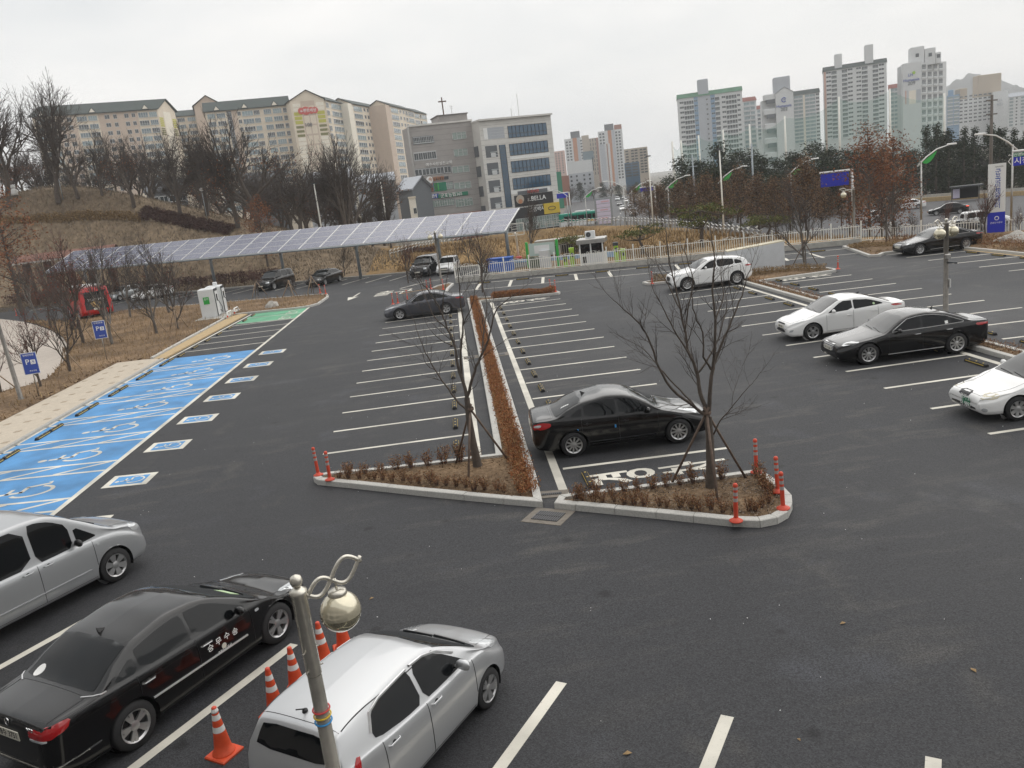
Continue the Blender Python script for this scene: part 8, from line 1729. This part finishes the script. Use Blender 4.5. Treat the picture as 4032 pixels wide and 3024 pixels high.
signtext(g2, 'a.BELLA', 1690, 1190, 1.35, 'white_ink'); u, z = g2.uv(*r3(1512, 1205)); MB().lathe([(.95, 0), (.95, .05), (.01, .05)], (0, 0, 0), 20, 'y', False).build('sign_picture', 'beige_far', g2.rt, loc=(u, -.14, z)); MB().lathe([(.5, 0), (.5, .05), (.01, .05)], (0, 0, 0), 16, 'y', False).build('sign_picture', 'orange_far', g2.rt, loc=(u, -.20, z-.4))
signtext(g2, '치과의원', 1650, 1117, .8, 'logo_red', 'apt_dark', 7.2, .8)
_, zs = g2.uv(*r3(1500, 1300)); g2.box('shop_front', .6, g2.W-.2, .1, zs, 'shop_black', .35)
u, z = g2.uv(*r3(1848, 1290)); g2.box('yellow_sign', u-1.9, u+2.0, z-1.3, z+1.0, 'shop_yellow', .5); MB().tube([(u+.05+.9*math.cos(a), -.52, z-.15+.4*math.sin(a)) for a in np.linspace(0, 6.28, 16, endpoint=False)], .07, 5, closed=True).build('sign_mark', 'ink', g2.rt)
u, z = g2.uv(*r3(1690, 1310)); text('안경박사', 'white_ink', (u, -.42, z), (1, 0, 0), (0, 0, 1), 1.1, g2.rt, ext=.04)
for k in range(6): u = g2.W*(.34+.1*k); g2.win('green', u, u+2.0, .5, 3.2, -.38)
MB().box((g2.W/2, 7, g2.H+.15), (g2.W+.3, 15.3, .35)).build('parapet', 'tile_pale', g2.rt)
for x_, h_ in ((1565, 2.6), (1485, 1.2)): u, _ = g2.uv(*r3(x_, 280)); MB().tube([(u, 3, g2.H), (u, 3, g2.H+h_*2)], .06, 5).build('mast', 'steel_dull', g2.rt)
for f in range(6): MB().box((-.08, 4.5, g2.H-6-4.2*f), (.16, 5, 2.2)).build('side_balcony', 'apt_dark', g2.rt)
# dark hall and small house left of the office block
hb = Bld('dark_hall', 'dark grey hall with pitched metal roof left of the office block', r3(180, 1085), r3(340, 1110), 172, 170, 7, 'apt_dark', None); hb.gable(2.4, 'apt_grey', along_u=True)
hs = Bld('small_house', 'small cream gate house left of the office block', r3(298, 1180), r3(372, 1170), 168, 168, 6, 'cream_light', None); hs.win('small', hs.W*.5, hs.W*.95, hs.H-3.4, hs.H-2.2, -.03); hs.box('cornice', -.1, hs.W+.1, hs.H-.3, hs.H+.05, 'cream', .15)
# low houses glimpsed through the trees
for i, (x0, x1, y, d, lb) in enumerate(((535, 610, 395, 190, 'dark roofed house glimpsed through the bare trees'), (660, 760, 392, 210, 'pale roofed workshop glimpsed through the bare trees'), (315, 400, 415, 190, 'low house with a pale roof behind the hill crest'), (770, 850, 398, 220, 'grey low building behind the bare trees left of the gate house'))):
    hh = Bld('low_house', lb, (x0, y), (x1, y-10), d, d, 9, 'apt_grey' if i % 2 else 'apt_dark', 'low houses behind the trees'); hh.gable(2.2, 'apt_dark' if i % 2 == 0 else 'apt_grey')
    for k in range(4): hh.win('small', hh.W*(.08+.23*k), hh.W*(.08+.23*k)+1.6, hh.H-2.6, hh.H-1.2, -.03)
# ---- white towers on the right
GR = 'white apartment towers on the right'
r5 = lambda x, y: (1426.4+x/5.04, 82.3+y/5.04); r6 = lambda x, y: (1773.1+x/5.04, 82.3+y/5.04)
def fx(b, reg, x, y): return b.uv(*reg(x, y))[0]
def tower(label, reg, A, B, dA, dB, depth, wall, colspec, n, sp, y0, name='apartment_tower', roofm='roof_green', roofh=2.2, stubs=(), strips=(), slabm=None):
    b = Bld(name, label, reg(*A), reg(*B), dA, dB, depth, wall, GR); mpp = b.W/(B[0]-A[0]); fh = sp*mpp; off = (y0-A[1])*mpp
    cs = [((x0-A[0])*mpp, (x1-A[0])*mpp, k, h*mpp) for x0, x1, k, h in colspec]
    for x0, x1, m in strips: b.box('stripe', (x0-A[0])*mpp, (x1-A[0])*mpp, .5, b.H-.4, m, .04)
    cols(b, cs, n, fh, off, frac=False)
    for x0, x1, k, h in colspec:
        if k.startswith('balc'):
            for f in range(n):
                z = b.H-off-fh*f-h*mpp
                if z > 1: b.box('balcony_slab', (x0-A[0])*mpp-.1, (x1-A[0])*mpp+.1, z-.55, z-.02, 'apt_white', .5, deep=.55)
    if roofm: MB().add([(-.3, -.5, b.H-.2), (b.W+.3, -.5, b.H-.2), (b.W+.3, 2.6, b.H+roofh), (-.3, 2.6, b.H+roofh), (b.W+.3, depth+.3, b.H-.2), (-.3, depth+.3, b.H-.2)], [(0, 1, 2, 3), (3, 2, 4, 5), (1, 4, 2), (0, 3, 5)]).build('roof', roofm, b.rt)
    for x0, x1, yt_, m in stubs: u0, u1 = (x0-A[0])*mpp, (x1-A[0])*mpp; h = (A[1]-yt_)*mpp; MB().bevbox(((u0+u1)/2, depth*.3, b.H+h/2-1), (u1-u0, depth*.5, h+2), .3).build('lift_tower', m, b.rt)
    return b, mpp
tower('white tower with green roof, blue stripes and one lift tower', r5, (185, 655), (888, 570), 470, 472, 13, 'apt_white', [(205, 252, 'small', 24), (252, 362, 'balcd', 44), (366, 404, 'small', 22), (495, 516, 'small', 24), (550, 588, 'small', 24), (592, 642, 'balcd', 44), (665, 708, 'small', 24), (710, 828, 'balcd', 44), (832, 866, 'small', 24)], 12, 53, 692, stubs=((415, 530, 482, 'apt_grey'),), strips=((363, 408, 'apt_blue'), (545, 592, 'apt_blue'), (412, 545, 'apt_grey')))
tower('white tower with red brown roof half hidden behind the first tower', r5, (895, 690), (1042, 672), 520, 522, 12, 'apt_white', [(905, 970, 'balcb', 34), (978, 1024, 'balcb', 34)], 10, 50, 705, roofm='roof_red')
tower('distant white tower with red brown roof left of number 202', r5, (1048, 775), (1135, 760), 560, 560, 12, 'apt_white', [(1055, 1095, 'balc', 30), (1100, 1130, 'balc', 30)], 8, 42, 790, roofm='roof_red')
t4, mp4 = tower('white tower gable numbered 202 with blue logo', r5, (1252, 610), (1447, 575), 480, 481, 14, 'apt_white', [], 0, 50, 600, roofm=None, stubs=((1240, 1418, 432, 'apt_grey'),))
t4.gable(3.0, 'apt_white', along_u=False, over=.2)
for k in range(11):
    z = t4.H-1.2-k*7.3*1.05*.98
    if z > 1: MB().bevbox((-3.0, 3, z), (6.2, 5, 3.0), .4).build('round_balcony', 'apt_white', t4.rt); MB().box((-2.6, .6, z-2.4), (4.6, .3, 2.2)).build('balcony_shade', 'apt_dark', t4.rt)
MB().box((-3.5, 8, t4.H*.47), (7, 8, t4.H*.94)).build('side_wing', 'apt_white', t4.rt)
u, z = t4.uv(*r5(1345, 672)); MB().tube([(u+1.1*math.cos(a), -.15, z+1.1*math.sin(a)) for a in np.linspace(.6, 5.6, 16)], .22, 6).build('logo_ring', 'sign_blue', t4.rt); text('H', 'sign_blue', (u+.35, -.2, z), (1, 0, 0), (0, 0, 1), 1.4, t4.rt, ext=.04)
u, z = t4.uv(*r5(1345, 738)); text('Humansia', 'sign_blue', (u, -.2, z), (1, 0, 0), (0, 0, 1), 1.95, t4.rt, ext=.05); u, z = t4.uv(*r5(1348, 775)); text('202', 'apt_dark', (u, -.2, z), (1, 0, 0), (0, 0, 1), 2.4, t4.rt, ext=.05)
tower('white slab block with green roof right of number 202', r5, (1450, 620), (1732, 588), 490, 492, 12, 'apt_white', [(1452, 1498, 'balcb', 30), (1500, 1548, 'balcb', 30), (1574, 1620, 'balcb', 30), (1622, 1685, 'balcb', 30), (1692, 1728, 'small', 22)], 13, 41, 632, roofm='roof_slate', strips=((1550, 1572, 'cream_light'),))
tower('tall pinkish white tower with two lift towers', r6, (28, 352), (716, 268), 498, 500, 13, 'apt_white', [(55, 112, 'small', 22), (114, 174, 'balcd', 42), (230, 290, 'balcd', 42), (294, 350, 'small', 22), (386, 442, 'small', 22), (448, 512, 'balcd', 42), (565, 626, 'balcd', 42), (630, 690, 'small', 22)], 16, 49, 365, roofm='roof_slate', stubs=((155, 237, 178, 'apt_white'), (487, 577, 128, 'apt_white')), strips=((178, 228, 'apt_white'), (30, 54, 'apt_pink')))
tower('narrow white block between the pinkish tower and number 209', r6, (737, 550), (886, 528), 540, 540, 12, 'apt_white', [(745, 795, 'balcb', 32), (800, 862, 'balcb', 32), (868, 884, 'small', 20)], 10, 48, 558, roofm='roof_red')
t7, mp7 = tower('white tower with wall lettering and number 209', r6, (892, 278), (1092, 252), 505, 506, 18, 'apt_white', [], 0, 49, 270, roofm=None)
u, z = t7.uv(*r6(985, 455)); text('Humansia', 'sign_blue', (u, -.2, z), (1, 0, .0), (0, 0, 1), 1.95, t7.rt, ext=.05); u, z = t7.uv(*r6(986, 492)); text('209', 'apt_dark', (u, -.2, z), (1, 0, 0), (0, 0, 1), 2.5, t7.rt, ext=.05); u, z = t7.uv(*r6(976, 402)); text('LH', 'sign_blue', (u, -.2, z), (1, 0, 0), (0, 0, 1), 2.0, t7.rt, ext=.05); u, z = t7.uv(*r6(1012, 377)); MB().lathe([(.8, 0), (.8, .1), (.01, .1)], (0, 0, 0), 14, 'y', False).build('logo_leaf', 'lime', t7.rt, loc=(u, -.1, z))
for (x0, x1, y0, y1, m) in ((918, 932, 575, 722, 'apt_pink'), (944, 953, 573, 722, 'apt_grey'), (1040, 1088, 560, 705, 'apt_grey'), (960, 1035, 575, 720, 'cream_light')):
    ua, z1 = t7.uv(*r6(x0, y0)); ub, _ = t7.uv(*r6(x1, y0)); _, z0 = t7.uv(*r6(x0, y1)); t7.box('colour_panel', ua, ub, z0, z1, m, .05)
for (x0, x1, yt_) in ((985, 1140, 92), (1145, 1265, 102), (1268, 1325, 142)):
    u0, u1 = fx(t7, r6, x0, 200), fx(t7, r6, x1, 200); h = t7.uv(*r6(x0, yt_))[1]-t7.H; MB().bevbox(((u0+u1)/2, 9, t7.H+h/2-1), (u1-u0, 9, h+2), .3).build('lift_tower', 'apt_white', t7.rt); MB().box(((u0+u1)/2, 4.42, t7.H+h*.45), (1.6, .12, 1.8)).build('lift_window', 'win_glass_d', t7.rt)
tower('balconied side of the tower numbered 209', r6, (1092, 252), (1368, 268), 507, 525, 14, 'apt_white', [(1098, 1142, 'balcd', 36), (1160, 1204, 'balcd', 36), (1222, 1264, 'balcd', 36), (1282, 1326, 'balcd', 36)], 16, 49, 262, roofm=None)
tower('bluish slab far behind number 209', r6, (1372, 640), (1510, 600), 640, 640, 12, 'apt_blue', [(1380, 1440, 'balcb', 26), (1450, 1505, 'balcb', 26)], 8, 44, 655, roofm=None, stubs=((1385, 1445, 575, 'apt_blue'),))
tower('hazy white long block with small windows at far right', r6, (1490, 690), (1870, 610), 640, 650, 14, 'apt_white', [(1510+52*k, 1545+52*k, 'small', 17) for k in range(7)], 8, 39, 655, roofm=None, stubs=((1520, 1600, 570, 'beige_far'), (1715, 1970, 455, 'beige_far')))
t9, _m = tower('hazy gable numbered 401 at far right', r6, (1868, 590), (2040, 560), 640, 640, 14, 'apt_white', [], 0, 40, 600, roofm=None); u, z = t9.uv(*r6(1950, 722)); text('401', 'apt_grey', (u, -.2, z), (1, 0, 0), (0, 0, 1), 2.6, t9.rt, ext=.05); u, z = t9.uv(*r6(1945, 680)); text('LH', 'apt_grey', (u, -.2, z), (1, 0, 0), (0, 0, 1), 2.2, t9.rt, ext=.05)
tower('hazy block at the right image edge', r6, (2048, 650), (2300, 600), 620, 620, 14, 'apt_white', [(2056, 2098, 'balcb', 26), (2125, 2145, 'small', 20), (2180, 2215, 'balcb', 26)], 9, 41, 665, roofm='apt_grey')
# ---- far city centre blocks (windows too small to pick apart)
r4 = lambda x, y: (1152.1+x/5.04, 219.4+y/5.04)
def far_block(label, A, B, d, depth, wall, grid=None, strips=(), stubs=()):
    b = Bld('city_block', label, r4(*A), r4(*B), d, d, depth, wall, 'far city blocks'); mpp = b.W/(B[0]-A[0])
    for x0, x1, m in strips: b.box('stripe', (x0-A[0])*mpp, (x1-A[0])*mpp, 1, b.H+.0, m, .3)
    if grid:
        xs, w, h, sp, n, y0 = grid; mb = MB()
        for f in range(n):
            for x in xs:
                z = b.H-(y0-A[1]+sp*f)*mpp
                if z > 1: mb.box(((x-A[0])*mpp+w*mpp/2, -.35, z), (w*mpp, .1, h*mpp))
        o = mb.build('window_grid', 'win_glass_d', b.rt); o['kind'] = 'stuff'
    for x0, x1, yt_, m in stubs: u0, u1 = (x0-A[0])*mpp, (x1-A[0])*mpp; h = (A[1]-yt_)*mpp; MB().box(((u0+u1)/2, depth*.4, b.H+h/2), (u1-u0, depth*.6, h)).build('top_block', m, b.rt)
far_block('far white tower with orange stripe left of the taller pair', (335, 415), (520, 385), 800, 18, 'apt_white', ([350, 385, 505], 20, 16, 31, 11, 450), ((425, 470, 'orange_far'), (472, 500, 'apt_grey')), ((408, 508, 345, 'apt_dark'),))
far_block('far beige tower block beside the orange striped one', (522, 375), (600, 360), 820, 18, 'beige_far'); far_block('far brown and beige tower behind', (600, 405), (705, 390), 840, 18, 'beige_far', ([612, 640, 668], 8, 30, 44, 9, 425), ((680, 700, 'brick_far'),))
far_block('far tall white tower with brown stripe', (700, 335), (965, 290), 780, 20, 'apt_white', ([715, 748, 888, 922], 20, 18, 32, 16, 365), ((808, 845, 'orange_far'), (846, 880, 'apt_grey')), ((775, 875, 268, 'apt_dark'), (880, 962, 285, 'brick_far')))
far_block('white and grey apartment end wall before the tall tower', (710, 470), (830, 455), 620, 16, 'apt_white', None, ((720, 775, 'apt_grey'), (795, 805, 'brick_far')))
far_block('beige office block with rows of windows right of the towers', (985, 520), (1240, 490), 520, 20, 'beige_far', ([1000, 1060, 1100, 1155, 1195], 30, 14, 30, 9, 545)); far_block('teal glazed shop building under the beige office block', (990, 670), (1150, 655), 430, 16, 'curtain_blue', ([1000, 1075], 60, 16, 30, 5, 690))
far_block('white hall building with glazed corner in the centre', (360, 660), (640, 630), 480, 20, 'apt_white', ([640], 10, 80, 60, 2, 680), (), ((545, 660, 570, 'win_glass'),)); far_block('low grey houses in the centre', (385, 790), (650, 760), 400, 14, 'apt_grey', ([400, 460, 540, 600], 20, 20, 45, 3, 820)); far_block('distant pinkish apartment row behind the pale office building', (220, 545), (340, 530), 900, 18, 'apt_pink', ([235, 265, 300], 14, 12, 26, 9, 570)); far_block('greenish low shop by the pale office building', (232, 770), (300, 760), 330, 10, 'sign_green'); far_block('low brown brick shop at the road bend', (300, 815), (385, 800), 360, 10, 'brick_far')
# ---- golf net on poles
def golf_net():
    m, n, b = nodes('net_green'); b.inputs['Base Color'].default_value = (.10, .34, .25, 1); b.inputs['Roughness'].default_value = .9; b.inputs['Alpha'].default_value = .22
    rt = thing('golf_net', 'translucent green driving range net hung between tall poles', 'net')
    pts = [(1452, 310, 250), (1471, 307, 285), (1509, 296, 300), (1562, 284, 300), (1619, 272, 300), (1695, 255, 300), (1812, 213, 300), (1922, 196, 300), (2040, 205, 320)]
    for i, (x, y, d) in enumerate(pts):
        p = ATD(x, y, d); MB().lathe([(.45, -3), (.38, p[2]*.5), (.28, p[2]+.6)], (p[0], p[1], 0), 8).build('pole', 'fence_white', rt, True)
    for (x0, y0, d0), (x1, y1, d1) in zip(pts[:-1], pts[1:]):
        a, c = ATD(x0, y0, d0), ATD(x1, y1, d1); N = 8; v = []
        for k in range(N+1):
            t = k/N; q = a+(c-a)*t; sag = -2.2*math.sin(math.pi*t); v += [(q[0], q[1], q[2]+sag), (q[0], q[1], -3)]
        MB().add(v, [(2*k, 2*k+1, 2*k+3, 2*k+2) for k in range(N)]).build('net_panel', 'net_green', rt)
golf_net()
# ---- distant mountain
def mountain():
    prof = [(1930, 300), (1985, 235), (2046, 186), (2065, 178), (2082, 175), (2095, 166), (2105, 160), (2115, 160), (2130, 168), (2160, 172), (2190, 184), (2212, 190), (2300, 215), (2420, 265), (2600, 300)]; v = []; f = []; D0 = 2200; n = len(prof)
    pts = []
    for i in range(n-1):
        for s in range(5): t = s/5; pts.append((prof[i][0]+(prof[i+1][0]-prof[i][0])*t, prof[i][1]+(prof[i+1][1]-prof[i][1])*t))
    rows = 9
    for r_ in range(rows):
        for (x, y) in pts:
            t = r_/(rows-1); p = ATD(x, y, D0); z = p[2]*(math.cos(t*math.pi/2)**1.2)+mnoise.noise((x*.05, r_*1.7, 0))*14*(t > 0)
            q = ATD(x, y, D0-600*t); v.append((q[0], q[1], max(z, -3) if r_ < rows-1 else -5))
    m = len(pts)
    for r_ in range(rows-1):
        for i in range(m-1): f.append((r_*m+i, (r_+1)*m+i, (r_+1)*m+i+1, r_*m+i+1))
    mat('mountain_wood', (.055, .06, .055), .95, var=.3, vscale=.01); tag(link('mountain', mesh('mountain', v, f, 'mountain_wood', smooth=True)), 'blue hazy mountain ridge far behind the right towers', kind='structure')
mountain()
# ---- the building the photograph is taken from (unseen behind the camera, added to darken reflections in the cars)
def own_building():
    o = nrow(0, -1.2); rt = tag(thing('unseen_building', 'unseen building behind the viewpoint, added for the cars to reflect', None, (o[0], o[1], 0), math.atan2(NE[1], NE[0])), kind='structure')
    MB().box((0, -6.2, 5.0), (60, 12, 10.0)).build('wall', 'tile_grey', rt)
    for f in range(2):
        for k in range(14): MB().box((-27+4.1*k, -.15, 2.2+3.7*f), (3.0, .12, 2.0)).build('window', 'win_glass_d', rt)
own_building()
# ---- thin winter haze
hz = tag(MB().box((0, 1100, 78), (4600, 2600, 168)).build('haze', 'concrete'), 'thin pale winter haze over the whole district', 'haze', kind='stuff')
hm = bpy.data.materials.new('haze_air'); hm.use_nodes = True; hn = hm.node_tree; hn.nodes.clear(); ho = hn.nodes.new('ShaderNodeOutputMaterial'); hv = hn.nodes.new('ShaderNodeVolumePrincipled'); hv.inputs['Color'].default_value = (.95, .97, 1.0, 1); hv.inputs['Density'].default_value = .00030; hv.inputs['Anisotropy'].default_value = 0
hn.links.new(hv.outputs[0], ho.inputs['Volume']); hz.data.materials.clear(); hz.data.materials.append(hm)
